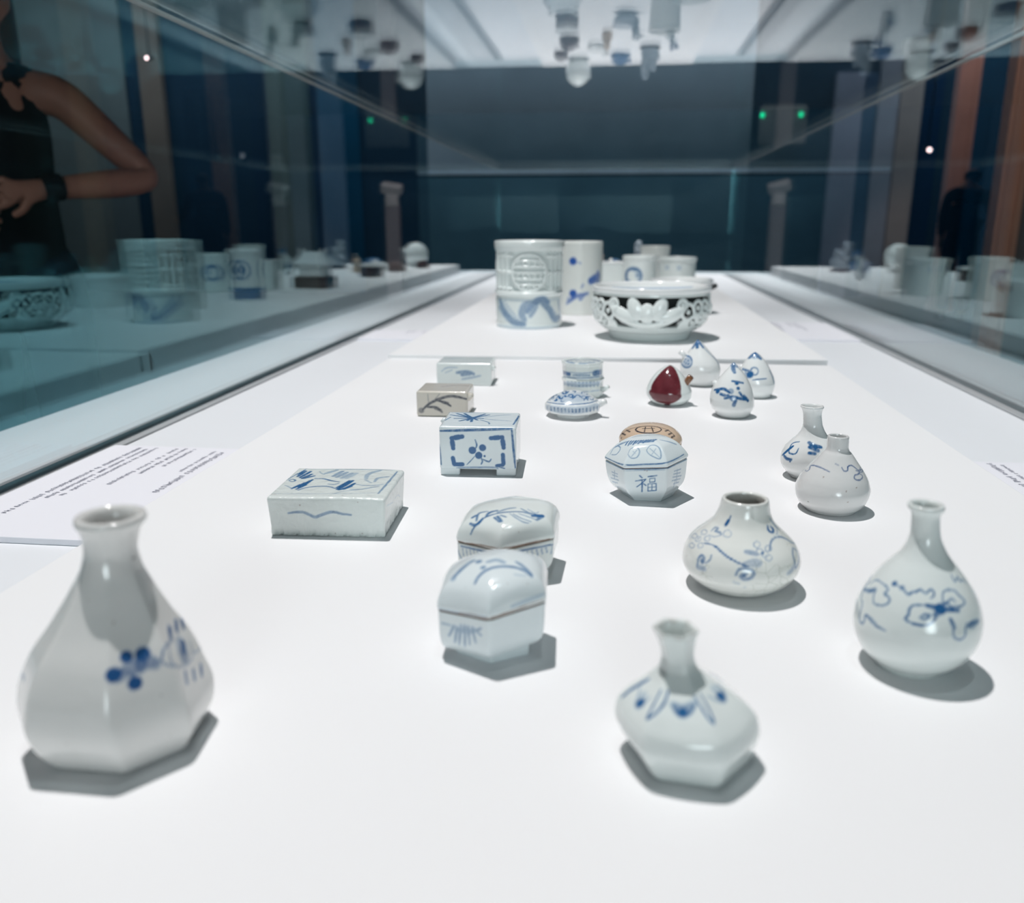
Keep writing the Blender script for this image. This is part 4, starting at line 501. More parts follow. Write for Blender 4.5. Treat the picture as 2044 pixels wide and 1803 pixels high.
PAINT['greyvase'] = [
 (0.73,0.8,0,0.31,[(-21.3,-3.6,28.1),(-20.1,-7.4,28.2),(-19.1,-8.4,29.0),(-18.3,-8.3,30.1),(-18.2,-6.8,31.0),(-18.1,-5.3,31.7),(-17.3,-5.7,32.4),(-15.9,-7.6,33.1),(-14.9,-8.9,33.3),(-13.7,-10.4,33.5),(-12.3,-11.7,33.5),(-10.9,-13.0,33.5),(-9.3,-14.3,33.2),(-7.5,-15.6,32.8),(-5.8,-16.5,32.4),(-4.7,-17.1,32.0)]),
 (0.72,0.85,0,0.31,[(2.9,-14.4,35.3),(3.6,-15.0,34.2),(4.6,-15.6,33.2),(5.9,-15.1,33.1),(6.9,-14.1,33.6),(6.8,-13.3,34.6),(6.7,-12.4,35.7),(7.6,-11.2,36.3),(9.0,-10.0,36.4),(10.5,-9.3,35.4),(11.3,-9.0,34.8),(12.6,-8.5,33.7),(13.6,-8.2,32.8),(14.9,-6.2,32.4),(15.8,-3.8,32.1),(16.7,0.3,31.5)]),
 (0.72,0.8,0,0.31,[(12.2,-10.1,33.0),(14.1,-8.5,32.0),(15.3,-7.2,31.4),(16.2,-5.7,31.0),(17.0,-1.5,31.0)]),
 (0.72,0.8,0,0.31,[(15.0,-2.8,33.5),(14.7,-7.0,32.3),(14.6,-8.8,31.3),(14.3,-10.1,30.6),(13.1,-11.9,30.5),(12.0,-13.1,30.6),(11.5,-14.4,29.7),(11.7,-15.2,28.5),(13.0,-14.8,27.6),(13.9,-14.2,27.3),(15.4,-12.6,27.1),(16.6,-10.1,27.6),(17.1,-8.4,28.3),(16.7,-7.8,29.2),(15.8,-8.3,30.1),(14.3,-9.8,30.9),(13.8,-10.3,31.1)]),
 (0.92,0.4,0,0.31,[(-1.4,-13.5,37.3),(0.6,-13.9,36.5)]),
 (0.81,0.9,1,0.3,[(13.7,-17.8,22.8)]),
 (0.81,0.9,1,0.3,[(7.3,-22.5,20.8)]),
 (0.81,0.9,1,0.3,[(9.0,-22.8,13.4)]),
 (0.82,0.9,1,0.31,[(-8.3,-18.9,28.4)]),
]
PAINT['longneck'] = [
 (1.05,0.9,0,0.35,[(-8.8,-11.6,31.1),(-11.1,-10.4,30.4),(-12.6,-9.5,29.7),(-13.8,-9.0,28.8),(-14.6,-9.4,27.7),(-15.3,-10.4,26.4),(-15.8,-11.5,25.1),(-16.0,-12.3,24.0),(-15.9,-13.8,22.5),(-15.0,-15.4,21.8),(-12.9,-17.2,22.0),(-11.7,-17.8,22.4),(-10.7,-18.2,22.9),(-10.0,-18.1,23.8),(-9.5,-17.6,25.0),(-9.1,-16.8,26.1),(-8.9,-16.3,26.8)]),
 (2.12,0.95,0,0.47,[(-20.9,-8.5,18.3),(-20.1,-9.6,19.4),(-18.9,-10.5,20.9),(-17.7,-11.2,22.5),(-16.6,-11.7,23.8),(-15.6,-12.0,24.9),(-14.7,-12.1,25.8),(-13.9,-12.1,26.6),(-13.3,-12.1,27.2)]),
 (2.12,0.95,0,0.47,[(-19.6,-11.1,18.5),(-18.5,-13.1,17.9),(-17.1,-15.2,17.3),(-15.2,-17.2,17.5),(-13.6,-18.5,17.8)]),
 (1.64,0.9,0,0.36,[(-14.4,-17.9,16.1)]),
 (3.01,0.85,0,0.66,[(-1.4,-14.3,31.8),(-0.1,-15.3,31.1),(0.8,-15.8,30.6),(1.9,-16.2,30.2),(3.3,-16.3,29.9),(4.9,-16.3,29.6),(6.5,-16.0,29.4),(7.6,-15.8,29.2)]),
 (3.0,0.8,0,0.66,[(-0.2,-17.3,28.8),(2.6,-18.1,27.9),(5.5,-18.6,26.9)]),
 (2.54,0.8,0,0.56,[(-0.3,-20.6,24.9),(3.5,-20.5,24.8)]),
]
PAINT['peachC'] = [
 (4.94,0.95,0,1.08,[(-16.1,-14.9,28.8)]),
 (2.61,0.85,0,0.57,[(-19.5,-10.2,29.0),(-17.8,-12.4,29.8),(-15.2,-14.6,30.8),(-12.5,-16.3,31.6),(-10.2,-17.5,31.9),(-8.3,-18.5,31.5),(-6.5,-19.5,30.6),(-5.0,-20.2,29.6),(-4.0,-20.6,28.9)]),
 (5.19,0.6,0,1.07,[(-2.6,-20.2,30.2)]),
 (3.98,0.85,0,0.87,[(2.7,-15.6,38.4)]),
 (2.3,0.8,0,0.51,[(-1.8,-15.0,40.1),(1.8,-15.1,39.6),(5.4,-14.3,39.0),(9.0,-12.6,38.2)]),
 (3.36,0.8,0,0.74,[(4.6,-17.9,33.2)]),
 (2.75,0.85,0,0.61,[(-8.3,-21.3,22.6),(-7.0,-21.6,23.1),(-5.0,-21.9,23.8),(-2.8,-22.0,24.4),(-0.7,-21.9,24.7),(1.1,-21.8,24.6),(3.0,-21.6,24.2),(4.9,-21.2,23.7),(6.7,-20.7,23.3),(8.8,-19.9,22.8),(11.1,-18.7,22.2),(13.1,-17.3,21.6),(14.6,-16.1,21.2)]),
 (3.36,0.85,0,0.74,[(1.3,-22.7,16.2),(2.5,-22.3,21.0)]),
 (3.06,0.85,0,0.67,[(11.0,-17.8,25.2),(15.2,-15.6,20.4)]),
 (2.44,0.8,0,0.54,[(6.3,-19.1,29.1),(8.8,-19.0,25.8),(11.2,-18.6,22.3)]),
 (2.75,0.8,0,0.61,[(-5.3,-21.3,25.9),(-2.9,-22.1,23.8),(-0.5,-22.6,21.7)]),
 (2.76,0.8,0,0.61,[(-12.8,-18.2,26.5),(-8.2,-20.6,25.6)]),
 (3.7,0.75,0,0.81,[(-1.7,-0.3,57.4),(-2.0,-2.8,55.4),(-2.1,-4.0,54.0),(-2.0,-5.0,52.7),(-1.7,-6.0,51.5),(-1.2,-7.1,50.2),(-0.2,-8.7,48.4)]),
 (3.09,0.65,0,0.68,[(-3.7,-2.1,55.0),(1.6,-3.1,53.8)]),
 (1.08,0.45,0,0.46,[(3.2,-3.2,52.3),(4.4,-3.2,51.2),(6.1,-2.9,49.7),(7.9,-2.4,47.9),(9.6,-1.7,46.1),(11.1,-0.5,44.3)]),
]
PAINT['peachR'] = [
 (4.48,0.8,0,0.99,[(-4.7,-1.8,51.9),(-7.6,-4.3,49.6),(-10.5,-4.9,47.0)]),
 (4.47,0.8,0,0.98,[(-4.7,-1.8,51.9),(-1.6,-4.7,49.5),(1.5,-5.8,46.7)]),
 (7.56,0.7,0,2.41,[(-4.5,-5.5,49.4)]),
 (7.18,0.9,0,1.2,[(-8.6,-17.9,28.8)]),
 (1.88,0.65,0,0.51,[(0.3,-16.7,32.9),(0.1,-17.5,31.3),(-0.7,-18.2,29.9),(-2.0,-18.8,29.0),(-3.6,-18.9,28.6),(-5.3,-18.7,28.8),(-6.8,-18.1,29.6),(-7.8,-17.3,30.9),(-8.2,-16.5,32.4),(-8.0,-15.8,34.0),(-7.2,-15.3,35.5),(-5.9,-15.0,36.4),(-4.3,-15.0,36.9),(-2.6,-15.2,36.6),(-1.2,-15.5,35.8),(-0.2,-16.0,34.4),(0.3,-16.7,32.9)]),
 (2.58,0.75,0,0.57,[(-17.5,-8.8,33.3),(-14.0,-13.0,33.1),(-10.6,-15.4,32.7)]),
 (1.36,0.8,0,0.51,[(-4.9,-20.9,23.0),(-2.1,-21.0,23.5),(-0.3,-20.8,23.8),(1.6,-20.4,24.1),(3.8,-19.7,24.3),(6.3,-18.7,24.5),(8.5,-17.4,24.6),(10.1,-16.3,24.7)]),
 (1.56,0.6,0,0.52,[(-18.6,-9.0,30.7)]),
 (2.58,0.65,0,0.57,[(13.3,-5.4,32.5),(14.0,-5.6,31.0),(15.2,-5.6,28.7),(16.4,-6.0,26.3),(17.4,-6.2,24.2),(18.1,-6.2,22.2),(18.7,-6.2,20.2),(19.2,-6.1,18.5),(19.5,-5.7,17.2)]),
 (2.4,0.6,0,0.53,[(-13.8,-14.3,30.9),(-12.7,-16.5,27.9),(-11.6,-18.4,24.8)]),
]
PAINT['peachL'] = [
 (3.14,0.8,0,0.69,[(-6.1,-1.3,56.4),(-8.0,-3.7,53.4),(-9.9,-4.8,50.3),(-11.8,-5.6,47.1)]),
 (3.69,0.85,0,0.81,[(-6.1,-1.3,56.4),(-6.2,-5.3,52.5),(-6.4,-8.3,48.6)]),
 (3.13,0.8,0,0.69,[(-5.1,-2.4,55.6),(-2.0,-5.1,52.2),(1.1,-6.7,48.6)]),
 (6.27,0.8,0,1.29,[(-5.7,-4.2,54.0)]),
 (1.29,0.6,0,0.55,[(-3.1,-5.4,52.4),(-1.0,-6.2,50.5),(2.0,-6.8,47.8),(5.3,-6.9,44.7),(8.3,-7.0,41.9),(11.0,-6.6,39.4),(13.6,-6.0,37.1),(15.9,-5.5,34.8),(17.9,-5.1,32.7),(19.4,-5.5,30.5),(20.5,-6.5,28.5),(21.3,-7.1,26.6),(21.9,-6.8,25.3)]),
 (2.59,0.6,0,0.57,[(14.0,-2.0,37.6),(16.3,-4.0,34.8),(18.6,-4.7,31.7),(21.0,-4.1,28.5)]),
 (11.42,0.45,0,1.84,[(-18.0,-15.1,31.1)]),
 (1.84,0.8,0,0.55,[(-11.5,-19.2,32.0),(-11.7,-20.1,30.4),(-12.1,-20.9,28.5),(-13.1,-21.1,27.0),(-14.3,-20.8,25.7),(-15.9,-19.9,24.8),(-17.6,-18.7,24.3),(-19.3,-17.1,24.2),(-20.9,-15.1,24.5),(-22.4,-12.8,25.3),(-23.6,-10.3,26.4),(-24.4,-7.2,27.7),(-24.8,-3.2,29.0)]),
 (1.84,0.8,0,0.55,[(-21.9,0.8,35.0),(-20.2,-4.7,36.6),(-18.5,-7.7,37.4),(-16.8,-10.3,37.6),(-15.1,-12.5,37.2),(-13.7,-14.5,36.4),(-12.6,-16.4,35.2),(-11.9,-18.1,33.4),(-11.5,-19.2,32.0)]),
 (2.22,0.9,0,0.56,[(-20.1,-10.1,33.6)]),
 (2.21,0.9,0,0.55,[(-16.3,-15.6,32.7)]),
 (2.21,0.9,0,0.55,[(-18.8,-15.5,29.3)]),
 (2.2,0.9,0,0.55,[(-15.6,-18.7,28.8)]),
 (2.22,0.9,0,0.56,[(-21.3,-11.2,30.4)]),
]
PAINT['peachRed'] = [
 (13.79,1,2,0.99,[(-2.0,-8.6,40.4),(-3.5,-10.6,38.7),(-5.7,-12.9,36.2),(-8.1,-14.8,33.3),(-10.3,-16.1,30.6),(-12.3,-17.0,28.1),(-14.3,-17.5,25.5),(-16.0,-17.6,23.2),(-17.2,-17.6,21.5)]),
 (13.73,1,2,0.98,[(-0.4,-7.5,41.1),(0.5,-10.3,38.9),(1.8,-13.6,35.6),(3.2,-16.6,31.8),(4.3,-18.8,28.3),(5.1,-20.7,24.9),(5.7,-22.3,21.4),(6.2,-23.5,18.3),(6.5,-24.2,16.1)]),
 (9.18,1,2,0.98,[(-21.0,-16.1,15.2),(-19.7,-17.5,14.1),(-18.0,-18.9,12.3),(-15.8,-20.2,10.4),(-13.3,-21.5,9.0),(-10.3,-22.6,8.3),(-6.9,-23.5,7.8),(-3.4,-24.1,7.7),(-0.3,-24.5,8.0),(2.7,-24.7,9.1),(5.6,-24.4,10.8),(8.1,-23.8,12.5),(9.9,-23.1,13.6)]),
 (14.69,1,2,0.98,[(-5.5,-17.5,31.0),(-4.4,-20.3,27.2),(-3.4,-22.6,23.2),(-2.4,-24.4,19.2)]),
 (6.56,0.9,2,1.64,[(-0.3,-24.7,8.5),(-2.5,-18.2,2.1)]),
 (9.83,1,2,1.31,[(-13.9,-19.3,22.8),(-14.4,-19.8,21.2),(-15.1,-20.3,19.0),(-15.5,-20.9,16.6),(-15.2,-21.4,14.8),(-13.6,-22.3,13.8),(-11.1,-23.4,13.2),(-8.6,-24.3,12.8),(-6.9,-24.8,12.4)]),
 (11.41,1,2,1.3,[(-8.9,-22.8,20.3),(-5.6,-24.1,19.0),(-2.3,-25.0,17.6),(0.9,-25.3,16.1),(4.2,-25.0,14.6)]),
 (4.25,1,1,1.31,[(-10.5,-19.7,25.5),(-9.3,-21.8,22.3),(-8.2,-23.5,19.1),(-7.1,-24.8,15.8)]),
 (4.3,0.6,1,0.95,[(-0.6,-2.7,44.0)]),
]
PAINT['disc'] = [
 (1.31,0.7462755667650343,0,0.41,[(-8.7,2.9,25.9),(-7.7,-2.6,26.2)]),
 (1.01,0.7698076756570056,0,0.41,[(-0.9,-1.9,27.1)]),
 (1.01,0.7698076756570056,0,0.41,[(1.7,-1.9,27.1)]),
 (1.34,0.758672189860312,0,0.41,[(-17.3,2.6,22.7),(-17.5,-3.5,22.5),(-19.2,-2.8,21.7),(-20.9,2.8,20.7)]),
 (1.03,0.7233927296407737,0,0.41,[(-23.9,-7.8,17.7),(-25.2,-3.6,17.6),(-24.2,-2.6,18.5),(-22.6,-6.3,19.1),(-22.1,-8.0,19.0)]),
 (1.31,0.6251155899893293,0,0.4,[(-17.8,-4.6,22.2),(-16.3,-5.8,22.7),(-14.9,-8.7,22.8),(-14.7,-10.0,22.5)]),
 (1.33,0.7812737505483102,0,0.4,[(-16.7,-11.6,21.1),(-16.2,-9.3,22.0),(-14.8,-10.2,22.4),(-13.9,-11.5,22.4)]),
 (1.29,0.9500549982293716,0,0.4,[(15.6,-13.5,21.0),(14.1,-14.0,21.4),(13.5,-12.1,22.3),(15.0,-9.2,22.6),(16.4,-8.0,22.3),(16.9,-7.7,22.1)]),
 (1.44,0.6607938138642019,0,0.4,[(-9.3,-21.1,19.4),(-10.7,-21.1,19.0),(-12.1,-20.1,19.1),(-12.2,-18.1,20.2),(-11.9,-18.0,20.4)]),
 (1.55,0.7254990051392387,0,0.41,[(-22.6,3.3,19.5),(-22.3,-4.7,19.6),(-23.6,-3.6,18.8)]),
 (1.57,0.7896393349678578,0,0.4,[(2.7,-15.5,23.5),(3.4,-13.0,24.5),(4.7,-12.0,24.7),(6.2,-11.8,24.5),(7.4,-12.9,23.9),(7.4,-14.4,23.3)]),
 (1.5,0.7138382128376597,0,0.41,[(-21.5,-0.7,20.4),(-20.2,-6.4,20.6),(-20.8,-8.9,19.7),(-21.0,-8.9,19.6)]),
 (1.03,0.6235817677325242,0,0.41,[(7.4,-1.5,26.3)]),
 (1.03,0.6235817677325242,0,0.41,[(10.3,0.8,25.6)]),
 (1.01,0.7796749603797324,0,0.41,[(-17.2,5.3,22.4)]),
 (1.22,0.7435084661326499,0,0.4,[(21.4,-5.2,20.0),(21.5,-8.7,19.3),(20.1,-11.2,19.4),(18.7,-11.7,20.1),(18.6,-10.5,20.5)]),
 (1.34,0.9812391702100381,0,0.41,[(-14.1,6.5,23.5)]),
 (1.34,0.9812391702100381,0,0.41,[(-10.9,4.2,25.1),(-10.6,-1.1,25.5)]),
 (1.53,0.9119877962824291,0,0.4,[(0.3,-14.6,24.0),(1.8,-14.6,23.9),(1.8,-16.8,23.0),(0.4,-16.9,22.9),(0.2,-16.8,23.0)]),
 (1.38,0.624899128647475,0,0.41,[(14.6,-5.1,23.6),(15.1,1.1,23.7)]),
 (0.95,0.6605059729117712,0,0.41,[(-16.1,2.7,23.2)]),
 (1.05,0.700903102622831,0,0.41,[(-5.0,-2.3,26.6),(-6.2,-4.6,26.3),(-7.8,-3.6,26.1),(-8.3,-2.9,26.0)]),
 (1.26,0.7935338625665078,0,0.4,[(-4.4,-2.0,26.7),(-4.9,-6.2,26.2),(-6.3,-7.0,25.9),(-6.4,-7.1,25.8)]),
 (1.06,0.6092382884180992,0,0.41,[(-21.1,-0.1,20.7)]),
 (1.06,0.6092382884180992,0,0.41,[(-18.5,2.0,22.1)]),
 (1.3,0.9914004970875891,0,0.4,[(0.2,-4.0,26.9),(1.5,-1.9,27.1),(2.8,-3.1,26.8),(1.9,-6.8,26.4)]),
 (1.47,0.8130369589971516,0,0.41,[(9.3,-6.6,25.2),(9.4,-2.3,25.8),(10.8,0.9,25.4),(12.0,-1.3,25.0),(12.0,-1.7,25.0)]),
 (1.52,0.922431433914267,0,0.4,[(-7.9,0.7,26.2),(-6.5,-3.5,26.3),(-6.5,-8.0,25.6),(-7.8,-8.9,25.1),(-9.6,-8.0,24.8),(-11.0,-5.1,25.0),(-11.5,-3.3,25.0)]),
 (0.97,0.6111748301688258,0,0.41,[(10.9,-1.0,25.4)]),
 (1.56,0.9952152232811441,0,0.4,[(-10.5,-14.5,22.5),(-11.3,-16.2,21.5),(-12.7,-15.7,21.2),(-14.1,-13.9,21.4),(-13.6,-11.7,22.4),(-13.4,-11.6,22.5)]),
 (1.08,0.8496265589751273,0,0.4,[(-6.7,-8.2,25.5),(-8.3,-6.5,25.5),(-7.9,-2.4,26.1),(-6.3,-3.3,26.4),(-5.6,-4.7,26.3)]),
 (1.0,0.8642342600819577,0,0.4,[(16.7,2.0,23.0)]),
 (1.0,0.8642342600819577,0,0.4,[(18.8,-4.6,21.7),(17.0,-6.9,22.2),(16.7,-7.2,22.3)]),
 (1.46,0.733006879945844,0,0.4,[(13.3,-14.2,21.6),(14.3,-11.7,22.2),(15.9,-10.6,21.8),(16.0,-13.1,20.9)]),
 (1.44,0.6680014639887581,0,0.41,[(22.9,-1.6,19.4)]),
 (1.49,0.9921223773788121,0,0.4,[(-17.4,-13.2,20.2),(-16.4,-15.7,19.6),(-17.6,-15.9,18.9),(-19.1,-14.1,18.9)]),
 (1.59,0.8598698678695322,0,0.4,[(-6.7,-14.6,23.3),(-8.1,-14.5,23.1),(-8.5,-11.9,23.9),(-8.3,-11.8,24.0)]),
 (1.09,0.7007339245461816,0,0.41,[(22.9,0.9,19.5),(22.0,-1.4,20.1)]),
 (1.03,0.9640068225262226,0,0.4,[(-13.4,-13.3,21.9),(-14.9,-11.5,22.0),(-14.9,-8.4,22.9),(-13.7,-8.5,23.3)]),
 (1.55,0.8006595764480926,0,0.4,[(-0.4,-14.2,24.2),(-0.7,-16.5,23.1),(-2.1,-16.9,22.9),(-3.5,-16.0,23.2),(-3.8,-15.6,23.3)]),
 (0.95,0.9196681801968887,0,0.41,[(-0.2,-1.9,27.1)]),
 (1.28,0.8221767499520988,0,0.4,[(-2.8,-17.0,22.8),(-1.6,-16.1,23.3),(-0.1,-16.4,23.2),(0.5,-18.3,22.3),(-0.5,-19.1,21.8)]),
 (1.48,0.8030855967169283,0,0.41,[(-20.5,-5.2,20.6),(-22.1,0.2,20.0)]),
 (1.48,0.8030855967169283,0,0.41,[(-20.4,4.1,20.8),(-20.2,2.7,21.1)]),
 (1.27,0.8048645889741277,0,0.4,[(11.7,-18.4,20.2),(12.1,-16.2,21.2),(13.7,-14.7,21.3),(15.2,-14.2,20.8),(15.8,-15.8,19.9)]),
 (1.4,0.9506141927122373,0,0.4,[(-4.9,-14.2,23.8),(-4.2,-12.1,24.7),(-2.5,-11.5,25.1),(-1.1,-11.9,25.0),(0.1,-13.4,24.5),(-0.2,-15.6,23.5),(-1.1,-16.5,23.1)]),
 (1.03,0.6486487817536722,0,0.4,[(-10.1,-11.6,23.6),(-10.4,-14.1,22.6),(-11.8,-14.2,22.2),(-13.4,-13.1,22.0),(-14.7,-10.5,22.4)]),
 (1.48,0.9588105731515068,0,0.41,[(-20.4,-1.4,21.1),(-21.8,-0.8,20.2)]),
 (1.58,0.6878351323207679,0,0.4,[(13.0,-14.4,21.7),(11.3,-15.9,21.6),(9.6,-16.0,22.1),(8.9,-14.2,23.0),(10.2,-11.6,23.6),(12.1,-10.2,23.4),(12.9,-10.0,23.2)]),
 (1.04,0.7726087271990556,0,0.4,[(-2.7,-13.1,24.5),(-3.6,-15.1,23.6),(-5.2,-15.3,23.3),(-6.8,-14.3,23.4),(-7.5,-12.0,24.2),(-7.6,-11.7,24.3)]),
 (0.96,0.8216200991233312,0,0.41,[(-9.3,-6.8,25.2),(-10.5,-3.6,25.3),(-10.2,2.8,25.5),(-8.9,4.1,25.7),(-7.4,0.6,26.3)]),
 (16.03,0.4,0,5.34,[(-13.2,-13.2,22.1),(-10.0,-14.6,22.6),(-6.8,-15.4,22.9),(-3.6,-15.8,23.2),(-0.5,-15.8,23.4),(2.7,-15.3,23.6),(5.8,-14.3,23.6),(9.0,-12.8,23.5),(12.2,-10.6,23.3)]),
 (1.2,0.8,0,0.4,[(-27.1,-6.2,15.5),(-24.1,-12.1,16.1),(-20.6,-17.1,16.6),(-16.9,-20.1,16.7),(-13.0,-22.6,17.0),(-8.6,-24.6,17.2),(-4.1,-25.4,17.2),(0.3,-25.7,17.4),(4.8,-25.1,17.5),(9.3,-23.5,17.6),(13.7,-21.3,17.7),(17.6,-18.2,17.7),(20.9,-13.9,17.7),(24.0,-8.0,17.7),(26.8,3.5,16.4)]),
 (6.11,0.38,0,1.06,[(-27.6,-9.0,10.7),(-25.1,-14.9,11.4),(-21.7,-19.9,11.6),(-17.8,-22.9,11.5),(-14.1,-25.6,11.5),(-10.5,-27.7,11.5),(-6.9,-28.3,11.5),(-3.2,-28.8,11.5),(0.5,-29.2,11.7),(4.1,-29.4,12.0),(7.8,-28.1,12.1),(11.5,-26.6,12.4),(14.9,-25.1,12.7),(18.4,-23.3,13.4),(21.9,-19.0,13.7),(24.9,-14.6,13.9),(27.1,-11.2,14.1)]),
 (1.48,0.75,0,0.4,[(-26.8,-11.1,12.0),(-26.4,-11.6,8.2)]),
 (1.47,0.75,0,0.4,[(-22.8,-18.9,12.9),(-22.5,-19.1,9.2)]),
 (1.46,0.75,0,0.4,[(-19.0,-22.0,12.9),(-18.7,-22.2,9.3)]),
 (1.46,0.75,0,0.4,[(-15.2,-24.8,13.0),(-14.9,-25.0,9.5)]),
 (1.45,0.75,0,0.4,[(-11.5,-27.4,13.2),(-11.1,-27.5,9.7)]),
 (1.45,0.75,0,0.4,[(-7.7,-28.2,13.1),(-7.4,-28.2,9.7)]),
 (1.45,0.75,0,0.4,[(-4.1,-28.7,13.1),(-3.7,-28.7,9.7)]),
 (1.45,0.75,0,0.4,[(-0.4,-29.1,13.2),(-0.0,-29.2,9.8)]),
 (1.45,0.75,0,0.4,[(3.3,-29.4,13.4),(3.6,-29.4,10.0)]),
 (1.45,0.75,0,0.4,[(7.0,-28.4,13.4),(7.3,-28.3,9.9)]),
 (1.45,0.75,0,0.4,[(10.7,-26.9,13.4),(11.0,-26.8,9.9)]),
 (1.46,0.75,0,0.4,[(14.4,-25.3,13.6),(14.7,-25.2,10.0)]),
 (1.46,0.75,0,0.4,[(18.1,-23.4,13.8),(18.5,-23.2,10.1)]),
 (1.46,0.75,0,0.4,[(21.9,-19.0,13.6),(22.3,-18.6,9.8)]),
 (1.47,0.75,0,0.4,[(25.7,-13.9,13.4),(26.1,-13.4,9.4)]),
]
PAINT['drum'] = [
 (2.41,0.85,0,0.53,[(-21.6,-8.4,42.4),(-18.6,-4.9,42.6),(-16.6,-2.5,42.7),(-14.6,-0.5,42.8),(-12.2,0.8,42.8),(-9.6,1.8,42.9),(-7.2,2.6,42.9),(-5.6,3.2,42.9)]),
 (2.41,0.85,0,0.53,[(-2.6,4.4,42.9),(-0.3,4.3,42.9),(2.9,4.3,42.9),(6.4,4.2,42.9),(9.5,3.4,42.8),(12.1,1.4,42.7),(14.7,-1.4,42.7),(16.8,-3.8,42.6),(18.4,-5.2,42.4)]),
 (2.36,0.85,0,0.52,[(12.3,-15.2,42.5),(10.7,-16.5,42.5),(8.4,-18.2,42.5),(5.9,-20.1,42.4),(3.5,-21.3,42.4),(1.1,-21.9,42.4),(-1.5,-22.1,42.4),(-3.8,-22.3,42.3),(-5.3,-22.4,42.3)]),
 (2.37,0.85,0,0.52,[(-11.3,-20.4,42.4),(-15.0,-17.5,42.4),(-18.8,-14.6,42.4)]),
 (2.09,0.7,0,0.46,[(-19.6,-8.1,42.5)]),
 (2.08,0.7,0,0.46,[(-14.3,-13.6,42.6)]),
 (2.09,0.7,0,0.46,[(-9.2,-8.8,42.8)]),
 (2.08,0.7,0,0.46,[(-3.9,-13.7,42.7)]),
 (2.09,0.7,0,0.46,[(1.2,-8.3,42.9)]),
 (2.08,0.7,0,0.46,[(6.4,-12.6,42.7)]),
 (2.09,0.7,0,0.46,[(11.6,-6.5,42.7)]),
 (2.08,0.7,0,0.46,[(16.8,-10.1,42.4)]),
 (4.2,0.9,0,0.92,[(-24.5,-1.0,27.5),(-20.6,-13.2,28.7),(-17.0,-16.6,28.5)]),
 (5.95,0.8,0,1.19,[(12.6,-18.1,30.2),(16.3,-15.3,30.6),(20.1,-8.1,30.1)]),
 (1.79,0.6,0,0.45,[(-24.0,-3.3,23.0),(-19.9,-14.1,24.6),(-14.3,-18.3,24.8),(-8.1,-22.5,25.1),(-2.0,-22.8,25.0),(4.3,-22.7,25.4),(7.8,-21.7,25.7),(11.2,-19.3,25.7),(17.6,-14.6,25.7),(22.2,-2.7,24.2)]),
 (2.37,0.6,0,0.52,[(-12.5,-19.8,27.9),(-8.6,-22.5,28.4),(-4.8,-22.7,28.4),(-0.9,-22.8,28.4),(2.9,-22.7,28.4),(6.7,-22.3,28.3)]),
 (1.48,0.5,0,0.44,[(-21.2,-12.0,30.6),(-15.2,-18.0,30.8),(-8.5,-22.5,30.8),(-2.2,-22.8,30.7),(4.4,-22.7,31.2),(7.9,-21.4,31.6),(11.4,-18.9,31.7),(17.8,-14.0,32.0)]),
 (5.07,0.5,0,0.89,[(-23.4,-3.2,15.4),(-19.4,-14.2,17.0),(-14.0,-18.3,17.2),(-7.9,-22.4,17.5),(-1.9,-22.7,17.5),(4.6,-22.7,17.9),(8.1,-21.8,18.2),(11.7,-19.3,18.1),(18.2,-14.3,18.1)]),
 (1.36,0.7,0,0.45,[(-22.8,-5.8,18.0),(-22.4,-6.4,12.9)]),
 (1.34,0.7,0,0.45,[(-18.2,-16.6,19.6),(-17.8,-15.5,14.2)]),
 (1.34,0.7,0,0.45,[(-13.8,-20.2,20.0),(-13.4,-18.7,14.6)]),
 (1.34,0.7,0,0.45,[(-9.5,-23.3,20.4),(-9.1,-21.8,15.0)]),
 (1.33,0.7,0,0.44,[(-5.2,-24.1,20.4),(-4.8,-22.6,15.1)]),
 (1.33,0.7,0,0.44,[(-0.9,-24.1,20.5),(-0.5,-22.7,15.1)]),
 (1.33,0.7,0,0.44,[(3.4,-24.1,20.6),(3.8,-22.6,15.2)]),
 (1.33,0.7,0,0.44,[(7.6,-23.5,20.7),(8.1,-21.6,15.2)]),
 (1.34,0.7,0,0.45,[(11.9,-20.6,20.4),(12.4,-18.5,14.9)]),
 (1.34,0.7,0,0.45,[(16.3,-17.4,20.3),(16.7,-15.3,14.8)]),
 (1.35,0.7,0,0.45,[(20.7,-11.0,19.6),(21.2,-6.2,13.5)]),
 (1.5,0.45,0,0.45,[(-22.9,-4.3,6.6),(-19.0,-14.5,8.2),(-13.6,-18.5,8.5),(-7.6,-22.5,8.8),(-1.7,-22.7,8.7),(4.6,-22.6,9.2),(11.4,-19.3,9.5),(17.7,-14.6,9.5),(22.3,-2.9,7.9)]),
]
